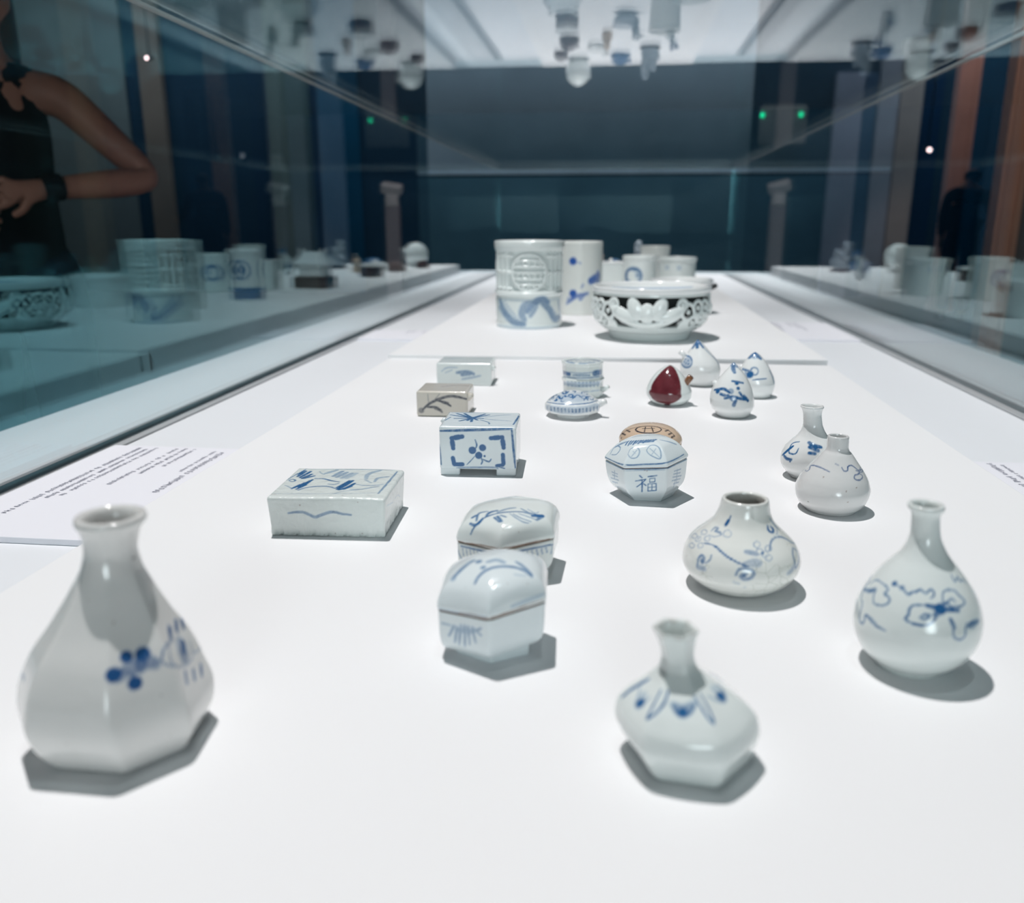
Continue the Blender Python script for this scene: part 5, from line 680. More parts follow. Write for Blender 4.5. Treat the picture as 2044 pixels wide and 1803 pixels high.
PAINT['crane'] = [
 (0.61,0.65,0,0.2,[(-32.7,32.0,27.2),(-29.7,32.2,27.2),(-26.6,32.3,27.2),(-23.8,32.4,27.2),(-20.8,32.4,27.2),(-17.9,32.3,27.2),(-15.4,32.2,27.3),(-12.9,32.1,27.4),(-10.4,31.9,27.4),(-7.9,31.8,27.5),(-5.6,31.6,27.6),(-3.2,31.4,27.6),(-0.9,31.3,27.7),(1.5,31.2,27.7),(3.8,31.1,27.8),(6.2,31.0,27.8),(8.5,30.9,27.8),(10.8,30.9,27.8),(13.3,31.0,27.8),(15.7,31.0,27.8),(18.2,31.1,27.8),(20.6,31.3,27.8),(22.7,31.4,27.7),(24.9,31.6,27.7),(27.0,31.8,27.6),(29.2,32.0,27.6),(32.2,32.3,27.5)]),
 (0.96,0.65,0,0.21,[(34.8,28.4,27.4),(34.5,21.4,27.4),(34.2,13.6,27.4),(33.9,6.1,27.4),(33.5,-1.9,27.5),(33.1,-10.4,27.5),(32.7,-17.9,27.5),(32.4,-23.1,27.5)]),
 (0.43,0.5,0,0.18,[(-38.0,-26.1,27.0),(-35.6,-26.6,27.2),(-33.5,-26.5,27.2),(-31.4,-26.3,27.2),(-29.3,-26.2,27.2),(-26.9,-26.1,27.2),(-24.5,-26.1,27.2),(-22.1,-26.1,27.2),(-19.8,-26.0,27.2),(-17.5,-26.1,27.2),(-15.2,-26.1,27.3),(-13.1,-26.1,27.3),(-11.0,-26.1,27.4),(-8.9,-26.2,27.5),(-6.8,-26.2,27.5),(-4.7,-26.2,27.6),(-2.6,-26.2,27.6),(-0.5,-26.2,27.7),(1.6,-26.2,27.7),(3.6,-26.1,27.8),(5.6,-26.0,27.8),(7.6,-25.9,27.8),(9.6,-25.7,27.8),(11.6,-25.5,27.8),(13.7,-25.2,27.8),(15.7,-24.9,27.8),(17.8,-24.6,27.8),(19.9,-24.2,27.8),(22.0,-23.8,27.7),(24.7,-23.2,27.7),(27.4,-22.5,27.6),(29.4,-22.1,27.6),(31.3,-21.6,27.5)]),
 (0.72,0.65,0,0.2,[(-37.8,3.6,27.1),(-37.1,7.0,27.3),(-36.5,10.9,27.2),(-35.7,15.0,27.2),(-35.0,19.0,27.2),(-33.5,26.3,27.2),(-32.5,31.5,27.2)]),
 (1.59,0.85,0,0.35,[(-32.7,13.6,27.2),(-31.9,19.7,27.2),(-31.1,25.9,27.2)]),
 (1.59,0.85,0,0.35,[(-30.4,10.5,27.2),(-29.7,14.2,27.2),(-28.9,18.0,27.2),(-28.1,21.9,27.2),(-27.4,25.7,27.2)]),
 (1.57,0.85,0,0.35,[(-28.4,8.4,27.2),(-27.2,11.8,27.2),(-25.9,15.3,27.2),(-24.6,18.9,27.2)]),
 (1.6,0.85,0,0.35,[(-33.5,18.1,27.2),(-32.9,22.6,27.2),(-32.2,27.2,27.2)]),
 (1.57,0.85,0,0.35,[(-27.1,8.5,27.2),(-25.4,10.6,27.2),(-23.6,12.7,27.2),(-21.7,14.8,27.2)]),
 (1.26,0.9,0,0.28,[(-27.8,-14.3,27.2),(-26.6,-10.0,27.2),(-25.4,-5.7,27.2)]),
 (1.27,0.9,0,0.28,[(-26.9,-13.2,27.2),(-25.8,-9.2,27.2),(-24.6,-5.3,27.2),(-23.5,-1.3,27.2)]),
 (1.27,0.9,0,0.28,[(-24.7,-12.0,27.2),(-23.9,-8.1,27.2),(-23.1,-4.3,27.2),(-22.2,-0.3,27.2),(-21.4,3.6,27.2)]),
 (1.26,0.9,0,0.28,[(-24.6,-16.1,27.2),(-23.4,-13.0,27.2),(-22.2,-9.8,27.2),(-20.9,-6.6,27.2)]),
 (1.28,0.9,0,0.28,[(-22.8,-11.9,27.2),(-22.1,-7.6,27.2),(-21.5,-3.1,27.2),(-20.8,1.3,27.2),(-20.1,5.9,27.2)]),
 (0.84,0.75,0,0.19,[(-36.0,3.1,27.2),(-35.3,4.7,27.2),(-34.3,6.0,27.2),(-32.7,5.1,27.2),(-31.4,3.4,27.2),(-31.6,1.6,27.2),(-32.5,0.3,27.2),(-34.0,1.0,27.2),(-35.3,2.1,27.2)]),
 (1.03,0.85,0,0.23,[(-19.3,8.8,27.2),(-18.0,8.7,27.2),(-16.2,8.5,27.3),(-14.2,8.2,27.3),(-12.3,7.6,27.4),(-10.7,6.7,27.4),(-9.0,5.4,27.5),(-7.4,4.1,27.5),(-5.8,3.0,27.5),(-4.1,2.2,27.6),(-2.4,1.4,27.6),(-0.9,0.8,27.7),(0.2,0.3,27.7)]),
 (0.82,0.75,0,0.19,[(-6.3,-4.5,27.5),(-4.4,-5.3,27.6),(-3.2,-5.6,27.6),(-2.1,-5.7,27.6),(-1.2,-5.3,27.7),(-0.4,-4.5,27.7),(0.3,-3.7,27.7),(0.8,-3.1,27.7)]),
 (2.27,0.5,0,0.53,[(-14.9,21.3,27.3),(-13.1,23.8,27.3),(-11.3,26.3,27.4),(-9.5,28.8,27.4)]),
 (2.25,0.58,0,0.53,[(-7.6,14.3,27.5),(-6.5,18.1,27.5),(-5.5,21.9,27.6),(-4.5,25.8,27.6)]),
 (2.24,0.55,0,0.53,[(-4.3,11.9,27.6),(-3.0,15.7,27.6),(-1.7,19.5,27.7),(-0.5,23.4,27.7)]),
 (2.23,0.5,0,0.52,[(-0.3,9.6,27.7),(1.0,13.4,27.7),(2.3,17.2,27.7),(3.7,21.0,27.8)]),
 (2.23,0.42,0,0.52,[(3.1,9.1,27.8),(4.4,13.1,27.8),(5.7,17.0,27.8),(7.0,21.1,27.8)]),
 (1.89,1,0,0.42,[(3.3,-16.2,27.8),(3.8,-14.8,27.8),(4.6,-12.7,27.8),(5.4,-10.3,27.8),(6.2,-7.8,27.8),(6.9,-4.9,27.8),(7.6,-1.6,27.8),(8.3,1.4,27.8),(8.8,3.5,27.8)]),
 (1.63,1,0,0.36,[(4.9,-17.6,27.8),(5.7,-16.7,27.8),(6.9,-15.3,27.8),(8.1,-13.7,27.8),(9.1,-11.9,27.8),(9.9,-9.7,27.8),(10.7,-7.0,27.8),(11.2,-4.6,27.8),(11.7,-2.9,27.8)]),
 (1.27,1,0,0.28,[(1.8,-13.1,27.7),(2.9,-10.0,27.8),(3.7,-7.8,27.8),(4.3,-5.7,27.8),(5.0,-3.3,27.8),(5.6,-0.7,27.8),(6.2,1.7,27.8),(6.6,3.4,27.8)]),
 (1.0,1,0,0.22,[(7.8,-16.5,27.8),(9.6,-13.1,27.8),(11.4,-9.7,27.8)]),
 (1.13,0.75,0,0.25,[(-22.7,-18.1,27.2),(-22.2,-17.1,27.2),(-21.4,-15.7,27.2),(-20.5,-14.2,27.2),(-19.3,-12.9,27.2),(-17.9,-11.8,27.2),(-16.2,-10.9,27.3),(-14.4,-10.2,27.3),(-12.5,-9.7,27.4),(-10.6,-9.4,27.4),(-8.6,-9.3,27.5),(-6.6,-9.4,27.5),(-4.8,-9.9,27.6),(-3.1,-10.9,27.6),(-1.4,-12.2,27.7),(0.1,-13.6,27.7),(1.1,-14.5,27.7)]),
 (0.69,0.55,0,0.19,[(-34.8,-8.6,27.2),(-32.7,-10.2,27.2),(-31.4,-11.3,27.2),(-29.4,-13.5,27.2),(-28.0,-15.9,27.2),(-27.5,-16.7,27.2)]),
 (2.11,0.5,0,0.59,[(17.1,8.1,27.8),(16.3,12.1,27.8),(15.7,17.0,27.8),(16.5,20.8,27.8),(17.2,22.6,27.8),(18.1,24.2,27.8),(19.1,25.8,27.8),(20.3,27.2,27.8),(21.5,28.5,27.8),(22.3,29.4,27.7)]),
 (1.15,0.42,0,0.25,[(17.0,5.9,27.8),(19.7,2.9,27.8),(22.3,-0.1,27.7)]),
 (1.56,0.52,0,0.34,[(24.3,2.4,27.7),(24.2,6.6,27.7),(24.4,9.2,27.7),(24.9,11.3,27.7),(26.2,12.7,27.7),(28.0,13.7,27.6),(29.8,14.4,27.6),(31.1,15.0,27.5)]),
 (0.82,0.65,0,0.19,[(12.3,-4.3,27.8),(13.5,-4.9,27.8),(15.1,-5.7,27.8),(17.0,-6.5,27.8),(18.7,-6.9,27.8),(20.4,-7.0,27.8),(22.2,-6.9,27.7),(23.9,-6.5,27.7),(25.6,-6.0,27.7),(27.2,-5.3,27.6),(29.0,-4.2,27.6),(30.5,-3.2,27.5),(31.5,-2.6,27.5)]),
 (1.0,0.6,0,0.22,[(12.3,-16.9,27.8),(13.5,-16.7,27.8),(15.3,-16.5,27.8),(17.3,-16.1,27.8),(19.5,-15.2,27.8),(21.9,-13.5,27.7),(24.8,-11.1,27.7),(27.5,-8.8,27.6),(29.3,-7.1,27.6)]),
 (0.55,0.5,0,0.18,[(3.5,-26.3,27.8),(4.3,-25.4,27.8),(5.4,-24.0,27.8),(6.8,-22.5,27.8),(8.4,-21.2,27.8),(10.5,-20.0,27.8),(13.0,-18.9,27.8),(15.4,-17.8,27.8),(17.1,-17.1,27.8)]),
 (0.73,0.5,0,0.2,[(-21.0,26.0,27.2),(-19.0,22.5,27.2),(-17.5,20.5,27.2),(-15.9,19.0,27.3),(-15.3,18.6,27.3)]),
 (1.21,0.62,0,0.27,[(-25.0,-34.0,16.3),(-24.0,-34.0,16.5),(-22.6,-34.0,16.8),(-21.1,-34.0,17.1),(-19.7,-34.0,17.2),(-18.4,-34.0,17.3),(-17.1,-34.0,17.3),(-15.8,-34.0,17.3),(-14.7,-34.0,17.1),(-13.7,-34.0,16.8),(-12.8,-33.9,16.4),(-12.0,-33.9,16.0),(-11.1,-33.9,15.6),(-10.2,-33.9,15.1),(-9.3,-33.9,14.6),(-8.4,-33.8,14.2),(-7.5,-33.8,14.0),(-6.6,-33.8,14.1),(-5.7,-33.8,14.5),(-4.8,-33.9,14.9),(-3.7,-33.9,15.4),(-2.5,-33.9,15.9),(-1.2,-33.9,16.4),(0.1,-34.0,16.9),(1.4,-34.0,17.3),(2.5,-34.0,17.6),(3.5,-34.0,17.8),(4.6,-34.0,17.9),(5.7,-34.0,17.8),(6.9,-34.0,17.7),(8.0,-34.0,17.3),(9.3,-34.0,17.0),(10.5,-33.9,16.7),(12.1,-33.9,16.5),(13.8,-33.9,16.4),(15.3,-33.9,16.2),(16.4,-33.9,16.1)]),
 (0.75,0.32,0,0.19,[(38.8,-27.7,20.7),(38.7,-17.0,18.4),(38.5,-5.9,16.0)]),
 (0.72,0.32,0,0.2,[(38.6,0.4,16.6),(38.6,4.8,16.6),(38.5,7.6,16.4),(38.5,12.5,15.2),(38.3,16.8,12.8),(38.3,18.2,11.9)]),
 (0.91,0.85,1,0.2,[(-16.9,-34.2,22.1)]),
 (0.73,0.85,1,0.18,[(10.2,-28.7,27.8)]),
 (0.67,0.85,1,0.18,[(5.3,-33.1,2.8)]),
 (0.67,0.85,1,0.18,[(23.0,-32.8,3.1)]),
 (0.54,0.85,1,0.18,[(21.5,-34.4,25.1)]),
 (0.55,0.85,1,0.18,[(-2.4,-32.6,1.4)]),
 (1.0,0.85,1,0.22,[(38.1,-14.4,9.5)]),
 (0.74,0.85,1,0.19,[(38.0,-23.2,8.1)]),
 (0.91,0.85,1,0.2,[(37.9,8.3,5.7)]),
 (2.08,0.25,1,0.98,[(-38.0,-28.1,27.0),(-35.2,-28.2,27.2)]),
]
PAINT['cube'] = [
 (1.84,0.85,0,0.41,[(-30.3,-27.2,37.2),(-27.6,-27.5,37.4),(-24.9,-27.5,37.5),(-22.4,-27.5,37.6),(-19.9,-27.5,37.7),(-17.4,-27.5,37.8),(-14.6,-27.5,38.0),(-11.8,-27.5,38.1),(-9.0,-27.5,38.2),(-6.3,-27.5,38.4),(-3.7,-27.5,38.5),(-1.0,-27.5,38.6),(1.6,-27.5,38.7),(4.2,-27.5,38.9),(6.9,-27.5,39.0),(9.6,-27.5,39.1),(12.4,-27.5,39.2),(15.2,-27.5,39.4),(17.7,-27.5,39.5),(20.1,-27.5,39.6),(22.6,-27.4,39.7),(25.2,-27.4,39.8),(27.7,-27.4,39.9)]),
 (1.35,0.75,0,0.31,[(-31.1,-26.1,25.9),(-31.0,-26.5,23.4),(-30.7,-26.9,18.7),(-30.4,-27.1,14.1),(-30.1,-27.3,9.1)]),
 (1.64,0.8,0,0.36,[(27.7,-27.5,38.6),(28.0,-27.5,35.4),(28.4,-27.5,30.9),(28.6,-27.5,28.4),(28.8,-27.5,25.9),(29.3,-27.5,21.2),(29.7,-27.4,16.5),(30.2,-27.2,11.7),(30.7,-26.9,7.4)]),
 (1.35,0.6,0,0.31,[(-17.2,-27.3,6.4),(-14.4,-27.4,6.7),(-11.6,-27.5,6.9),(-8.8,-27.5,7.0),(-6.3,-27.5,7.1),(-3.7,-27.5,7.2),(-1.1,-27.5,7.3),(1.5,-27.5,7.3),(4.0,-27.5,7.4),(6.6,-27.5,7.5),(9.4,-27.5,7.5),(12.2,-27.5,7.5),(14.9,-27.5,7.4),(15.9,-27.5,7.0),(16.3,-27.3,6.4)]),
 (3.29,1,0,0.72,[(-21.0,-27.5,31.4),(-18.1,-27.5,31.9),(-15.3,-27.5,32.4),(-12.5,-27.5,32.9)]),
 (3.09,1,0,0.68,[(-20.8,-27.5,30.8),(-20.5,-27.5,28.2),(-20.2,-27.5,25.5),(-19.9,-27.5,22.9)]),
 (3.08,1,0,0.68,[(10.8,-27.5,32.0),(13.9,-27.5,32.3),(16.9,-27.5,32.6),(20.0,-27.5,32.9)]),
 (3.08,1,0,0.68,[(20.0,-27.5,32.4),(20.4,-27.5,29.7),(20.8,-27.5,26.9),(21.1,-27.5,24.2)]),
 (2.9,1,0,0.64,[(-20.3,-27.5,14.8),(-19.4,-27.5,10.0)]),
 (2.91,1,0,0.64,[(-19.1,-27.5,9.5),(-15.9,-27.5,9.5),(-12.6,-27.5,9.6)]),
 (2.89,0.95,0,0.64,[(20.5,-27.5,18.3),(20.7,-27.5,14.6),(20.9,-27.5,10.8)]),
 (2.48,0.9,0,0.55,[(20.5,-27.5,9.7),(18.0,-27.5,9.3),(15.5,-27.5,8.9)]),
 (1.03,0.8,0,0.31,[(17.4,-27.5,8.1),(21.7,-27.5,6.8)]),
 (5.16,1,0,0.72,[(-4.3,-27.5,21.6)]),
 (4.74,1,0,0.72,[(4.0,-27.5,23.9)]),
 (4.96,1,0,0.72,[(0.8,-27.5,17.4)]),
 (1.13,0.75,0,0.31,[(-1.9,-27.5,30.3),(-1.2,-27.5,28.3),(-0.8,-27.5,27.0),(-0.7,-27.5,25.9),(-1.1,-27.5,24.3),(-1.7,-27.5,23.2)]),
 (0.83,0.75,0,0.31,[(-2.3,-27.5,16.8),(-3.7,-27.5,15.1),(-4.6,-27.5,14.0),(-5.5,-27.5,13.0),(-6.4,-27.5,12.0),(-7.4,-27.5,11.0),(-8.2,-27.5,10.1),(-8.9,-27.5,9.5)]),
 (1.14,0.75,0,0.31,[(1.8,-27.5,16.3),(2.9,-27.5,14.9),(3.5,-27.5,14.0),(3.8,-27.5,12.3),(3.1,-27.5,10.7),(2.8,-27.5,10.1)]),
 (1.14,0.75,0,0.31,[(3.9,-27.5,14.2),(4.9,-27.5,13.8),(6.4,-27.5,13.1),(7.9,-27.5,12.5),(9.1,-27.5,12.2),(10.2,-27.5,13.2),(10.8,-27.5,14.4)]),
 (1.65,0.8,0,0.36,[(5.6,-27.5,16.9)]),
 (1.65,0.85,0,0.36,[(-30.6,23.7,40.7)]),
 (0.88,0.8,0,0.33,[(-27.6,22.6,41.2),(-24.8,22.9,41.2),(-22.1,23.2,41.2),(-19.4,23.5,41.2),(-16.8,23.8,41.2),(-13.8,24.2,41.2),(-10.8,24.5,41.2),(-7.8,24.8,41.2),(-4.9,25.0,41.2),(-2.1,25.3,41.2),(0.7,25.6,41.2),(3.5,25.9,41.1)]),
 (1.38,0.85,0,0.32,[(28.3,-17.6,41.2),(29.1,-7.2,41.2),(29.9,4.0,41.1),(30.7,17.2,40.6)]),
 (0.72,0.4,0,0.31,[(-29.2,-26.8,40.7),(-26.6,-26.7,40.8),(-24.0,-26.6,40.9),(-21.5,-26.5,41.0),(-19.0,-26.3,41.0),(-16.1,-26.1,41.1),(-13.3,-25.9,41.1),(-10.4,-25.6,41.2),(-7.8,-25.2,41.2),(-5.1,-24.8,41.2),(-2.4,-24.3,41.2),(0.3,-23.8,41.2),(3.0,-23.3,41.2),(5.7,-22.8,41.2),(8.6,-22.3,41.2),(11.5,-21.7,41.2),(14.4,-21.2,41.2),(17.0,-20.6,41.2),(19.6,-20.1,41.2),(22.2,-19.6,41.2),(24.9,-19.1,41.2),(27.6,-18.6,41.2)]),
 (2.05,0.95,0,0.45,[(-7.8,4.1,41.2),(-10.6,5.5,41.2),(-13.4,7.0,41.2),(-16.2,8.5,41.2),(-19.1,9.9,41.2),(-21.9,11.4,41.2),(-24.7,12.9,41.2),(-27.6,14.4,41.2)]),
 (2.06,0.95,0,0.45,[(-7.8,4.1,41.2),(-10.8,7.2,41.2),(-13.8,10.3,41.2),(-16.8,13.4,41.2),(-19.8,16.6,41.2),(-22.9,19.8,41.2)]),
 (2.06,0.95,0,0.45,[(-7.8,4.1,41.2),(-12.0,12.1,41.2),(-16.3,20.2,41.2)]),
 (2.03,0.95,0,0.45,[(-7.8,4.1,41.2),(-10.8,3.5,41.2),(-13.7,2.9,41.2),(-16.6,2.3,41.2),(-19.6,1.7,41.2),(-22.5,1.1,41.2)]),
 (2.02,0.95,0,0.44,[(-7.8,4.1,41.2),(-10.1,1.0,41.2),(-12.4,-2.0,41.2),(-14.7,-5.0,41.2),(-17.0,-8.0,41.2)]),
 (2.02,0.95,0,0.44,[(-7.8,4.1,41.2),(-10.9,-5.7,41.2)]),
 (2.01,0.95,0,0.44,[(-7.8,4.1,41.2),(-7.0,-10.1,41.2)]),
 (2.02,0.95,0,0.44,[(-7.8,4.1,41.2),(-2.7,-3.2,41.2)]),
 (2.05,0.95,0,0.45,[(-7.8,4.1,41.2),(-5.6,8.0,41.2),(-3.3,12.0,41.2),(-1.0,16.0,41.2),(1.3,20.0,41.2)]),
 (2.05,0.95,0,0.45,[(-7.8,4.1,41.2),(-5.3,6.6,41.2),(-2.7,9.1,41.2),(-0.1,11.6,41.2),(2.5,14.2,41.2),(5.1,16.8,41.2)]),
 (2.03,0.95,0,0.45,[(-7.8,4.1,41.2),(-4.8,3.6,41.2),(-1.8,3.2,41.2),(1.1,2.8,41.2)]),
 (6.0,1,0,0.75,[(-7.9,4.5,41.2)]),
 (0.85,0.8,0,0.32,[(-1.2,2.6,41.2),(0.7,1.9,41.2),(3.4,0.9,41.2),(6.5,-0.2,41.2),(9.9,-1.4,41.2),(13.9,-2.6,41.2),(18.5,-3.9,41.2),(22.7,-5.0,41.2),(25.6,-5.9,41.2)]),
 (0.87,0.8,0,0.32,[(2.6,7.7,41.2),(4.6,9.2,41.2),(7.5,11.4,41.2),(10.8,13.7,41.2),(13.8,15.4,41.2),(16.5,16.5,41.2),(19.3,17.2,41.2),(21.7,17.7,41.2),(23.3,18.1,41.2)]),
 (1.15,0.8,0,0.31,[(-0.7,-2.1,41.2),(1.0,-4.0,41.2),(3.5,-6.6,41.2),(6.0,-9.4,41.2),(7.7,-11.8,41.2),(8.6,-16.7,41.2),(8.5,-17.7,41.2)]),
 (1.07,0.8,0,0.32,[(-26.4,5.6,41.2),(-27.9,-0.5,41.2),(-29.4,-6.5,41.2)]),
]
PAINT['box9'] = [
 (5.15,0.65,0,0.95,[(-22.3,-25.0,6.7)]),
 (2.43,0.8,0,0.53,[(-20.9,-25.0,7.4),(-19.5,-25.0,8.7),(-17.5,-25.0,10.7),(-15.1,-25.0,12.8),(-12.5,-25.0,14.7),(-9.7,-25.0,16.3),(-6.5,-25.0,17.9),(-3.3,-25.0,19.3),(-0.1,-25.0,20.4),(3.0,-25.0,21.4),(6.0,-25.0,22.1),(9.0,-25.0,22.6),(12.2,-25.0,22.7),(15.9,-25.0,22.3),(19.9,-25.0,21.5),(23.5,-25.0,20.6),(26.0,-24.8,19.9)]),
 (2.02,0.9,0,0.44,[(-4.2,-25.0,17.6),(-2.7,-25.0,17.2),(-0.5,-25.0,16.7),(1.9,-25.0,16.0),(3.9,-25.0,15.3),(5.6,-25.0,14.5),(7.1,-25.0,13.6),(8.4,-25.0,12.7),(9.3,-25.0,12.1)]),
 (2.3,0.8,0,0.51,[(-15.3,-25.0,10.5),(-13.5,-25.0,10.5),(-10.9,-25.0,10.6),(-8.1,-25.0,10.5),(-5.8,-25.0,10.0),(-3.9,-25.0,9.0),(-2.3,-25.0,7.6),(-1.0,-25.0,6.2),(-0.1,-25.0,5.3)]),
 (1.08,0.45,0,0.4,[(-13.9,-25.0,11.9),(-14.3,-25.0,16.1),(-14.6,-25.0,20.2),(-15.0,-25.0,24.3)]),
 (1.08,0.45,0,0.4,[(-9.7,-25.0,16.1),(-7.3,-25.0,19.0),(-4.8,-25.0,21.9),(-2.4,-25.0,24.8)]),
 (2.97,0.8,0,0.65,[(1.5,-25.0,16.1),(5.9,-25.0,14.8)]),
 (2.7,0.75,0,0.59,[(-7.1,-25.0,9.3),(-1.7,-25.0,7.3)]),
 (1.25,0.6,0,0.42,[(-4.6,2.4,27.5),(-1.8,4.3,27.5),(2.2,7.0,27.5),(6.6,9.7,27.5),(10.8,11.3,27.5),(14.8,11.4,27.5),(19.0,10.6,27.5),(22.7,9.5,27.5),(25.2,9.0,27.5)]),
 (2.42,0.6,0,0.53,[(13.6,-25.0,22.1),(17.6,-25.0,21.6),(21.7,-25.0,21.1)]),
]
PAINT['box10'] = [
 (1.77,0.4,0,0.48,[(-28.1,-27.5,18.0),(-25.6,-27.5,20.3),(-23.7,-27.5,21.6),(-21.5,-27.5,22.6),(-18.4,-27.5,23.0),(-14.6,-27.5,23.2),(-11.0,-27.5,23.1),(-8.5,-27.5,23.1)]),
 (3.86,0.65,0,0.85,[(-8.6,-27.5,16.6),(-6.1,-27.5,16.9),(-2.6,-27.5,17.3),(1.2,-27.5,17.6),(4.4,-27.5,17.6),(6.9,-27.5,17.2),(9.2,-27.5,16.6),(11.1,-27.5,15.8),(12.5,-27.5,15.3)]),
 (4.5,0.65,0,0.99,[(-2.1,-27.5,14.3),(2.7,-27.5,15.0),(7.6,-27.5,15.7)]),
 (2.57,0.45,0,0.57,[(-2.2,-27.5,8.3),(-0.6,-27.5,8.6),(1.8,-27.5,9.0),(4.6,-27.5,9.5),(7.5,-27.5,10.1),(10.9,-27.5,10.8),(14.8,-27.5,11.7),(18.4,-27.5,12.5),(20.9,-27.5,13.0)]),
 (1.61,0.35,0,0.48,[(-23.2,-27.5,16.4),(-19.1,-27.5,18.1),(-15.0,-27.5,19.8)]),
 (1.83,0.5,0,0.5,[(-30.3,6.6,28.5),(-26.0,8.5,28.5),(-21.6,10.4,28.5),(-17.2,12.3,28.5),(-12.8,14.3,28.5),(-8.3,16.2,28.5)]),
 (1.83,0.35,0,0.5,[(6.6,17.5,28.5),(11.4,16.9,28.5),(16.1,16.2,28.5),(20.9,15.6,28.5),(25.7,14.9,28.5),(30.4,14.2,28.5)]),
]
PAINT['pot1'] = [
 (11.04,0.65,0,2.48,[(-54.7,-31.7,50.9),(-53.6,-33.5,47.6),(-52.1,-35.7,42.8),(-50.1,-38.5,37.5),(-47.5,-41.7,32.6),(-44.0,-45.4,27.9),(-39.9,-49.0,23.0),(-35.3,-52.4,18.4),(-30.6,-55.3,14.9),(-25.2,-57.1,12.5),(-19.2,-60.1,11.3),(-13.7,-61.7,10.4),(-9.9,-62.5,9.7)]),
 (7.77,0.5,0,2.5,[(-56.2,-28.9,38.2),(-52.5,-35.2,33.7),(-48.9,-40.0,29.0),(-45.3,-44.0,24.3),(-41.8,-47.4,19.5)]),
 (10.92,0.6,0,2.46,[(7.7,-62.7,50.5),(4.8,-63.0,49.8),(0.6,-63.2,48.8),(-3.8,-63.1,47.3),(-7.3,-62.8,45.1),(-9.7,-62.4,41.7),(-11.6,-62.1,37.5),(-13.0,-61.9,33.1),(-13.5,-61.7,29.2),(-13.0,-61.9,25.8),(-11.4,-62.2,22.6),(-9.7,-62.4,19.9),(-8.6,-62.6,17.9)]),
 (10.91,0.7,0,2.46,[(-3.1,-63.1,33.5),(-1.3,-63.2,36.2),(1.3,-63.2,40.1),(4.3,-63.1,44.3),(7.7,-62.7,47.8),(11.5,-62.1,50.5),(15.8,-61.2,52.9),(20.1,-59.9,54.7),(24.0,-58.5,55.5),(27.5,-56.9,55.0),(30.8,-55.2,53.3),(33.6,-53.5,51.4),(35.6,-52.2,50.1)]),
 (7.1,0.6,0,2.46,[(2.4,-63.2,25.4),(6.1,-62.9,31.2),(9.9,-62.4,37.0),(13.7,-61.7,42.8)]),
 (11.05,0.65,0,2.49,[(24.1,-58.4,50.1),(26.8,-57.3,47.6),(30.7,-55.2,44.1),(35.0,-52.7,39.9),(38.6,-50.0,35.8),(41.3,-47.8,31.2),(43.6,-45.7,26.1),(45.8,-43.6,21.5),(48.1,-40.9,18.4),(51.0,-37.3,17.5),(54.1,-32.7,18.2),(57.0,-27.4,19.2),(59.0,-22.7,19.8)]),
 (6.13,0.5,0,2.51,[(55.5,-30.2,50.4),(56.6,-28.1,43.0),(57.7,-25.7,35.6),(58.9,-23.0,28.2)]),
 (4.42,0.35,0,2.49,[(-60.0,-20.5,3.9),(-53.9,-33.4,4.4),(-45.4,-44.2,4.0),(-36.2,-52.0,3.4),(-27.8,-57.0,2.8),(-20.4,-60.0,2.4),(-13.2,-62.0,2.3),(-6.0,-63.1,2.2),(1.1,-63.4,2.2),(8.3,-62.9,2.2),(15.4,-61.5,2.3),(22.6,-59.2,2.4),(30.0,-55.8,2.8),(38.6,-50.3,3.3),(48.1,-41.3,3.9),(56.8,-28.1,4.0)]),
 (2.19,0.4,0,2.47,[(-59.2,-22.2,53.3),(-53.2,-34.1,53.9),(-45.0,-44.4,54.1),(-36.1,-51.9,54.0),(-27.8,-56.7,53.9),(-20.6,-59.7,53.9),(-13.5,-61.7,53.9),(-6.5,-62.9,53.9),(0.8,-63.2,54.0),(8.5,-62.6,54.0),(16.4,-61.0,54.0),(24.4,-58.3,54.0),(32.3,-54.3,54.1),(40.7,-48.3,54.2),(49.7,-39.0,54.3),(58.0,-25.2,54.0)]),
 (1.93,0.6,0,0.83,[(-51.8,-36.3,45.8),(-44.6,-44.8,50.7)]),
 (1.93,0.6,0,0.83,[(-47.7,-41.4,42.2),(-40.9,-48.2,46.3)]),
 (1.93,0.6,0,0.83,[(-43.8,-45.6,38.5),(-37.3,-51.0,42.0)]),
 (1.92,0.6,0,0.82,[(-39.8,-49.1,34.7),(-33.7,-53.5,37.6)]),
 (1.92,0.6,0,0.82,[(-35.9,-52.0,30.9),(-30.0,-55.6,33.2)]),
 (1.92,0.6,0,0.82,[(-32.0,-54.5,27.1),(-26.4,-57.4,28.8)]),
 (1.92,0.6,0,0.82,[(-28.1,-56.6,23.2),(-22.9,-58.9,24.3)]),
 (1.92,0.6,0,0.82,[(-24.2,-58.4,19.3),(-19.3,-60.2,19.8)]),
 (1.92,0.6,0,0.82,[(-20.4,-59.8,15.4),(-15.7,-61.2,15.3)]),
 (1.91,0.6,0,0.82,[(25.4,-57.9,50.6),(32.3,-54.3,51.6)]),
 (1.92,0.6,0,0.82,[(29.6,-55.8,46.4),(35.9,-52.0,47.4)]),
 (1.92,0.6,0,0.82,[(33.8,-53.4,42.1),(39.6,-49.2,43.1)]),
 (1.93,0.6,0,0.83,[(38.0,-50.5,37.7),(43.3,-46.0,38.7)]),
 (1.93,0.6,0,0.83,[(42.3,-47.0,33.3),(47.1,-42.2,34.2)]),
 (1.94,0.6,0,0.83,[(46.6,-42.7,28.8),(50.9,-37.5,29.6)]),
 (1.95,0.6,0,0.83,[(50.9,-37.4,24.1),(54.7,-31.6,24.9)]),
]
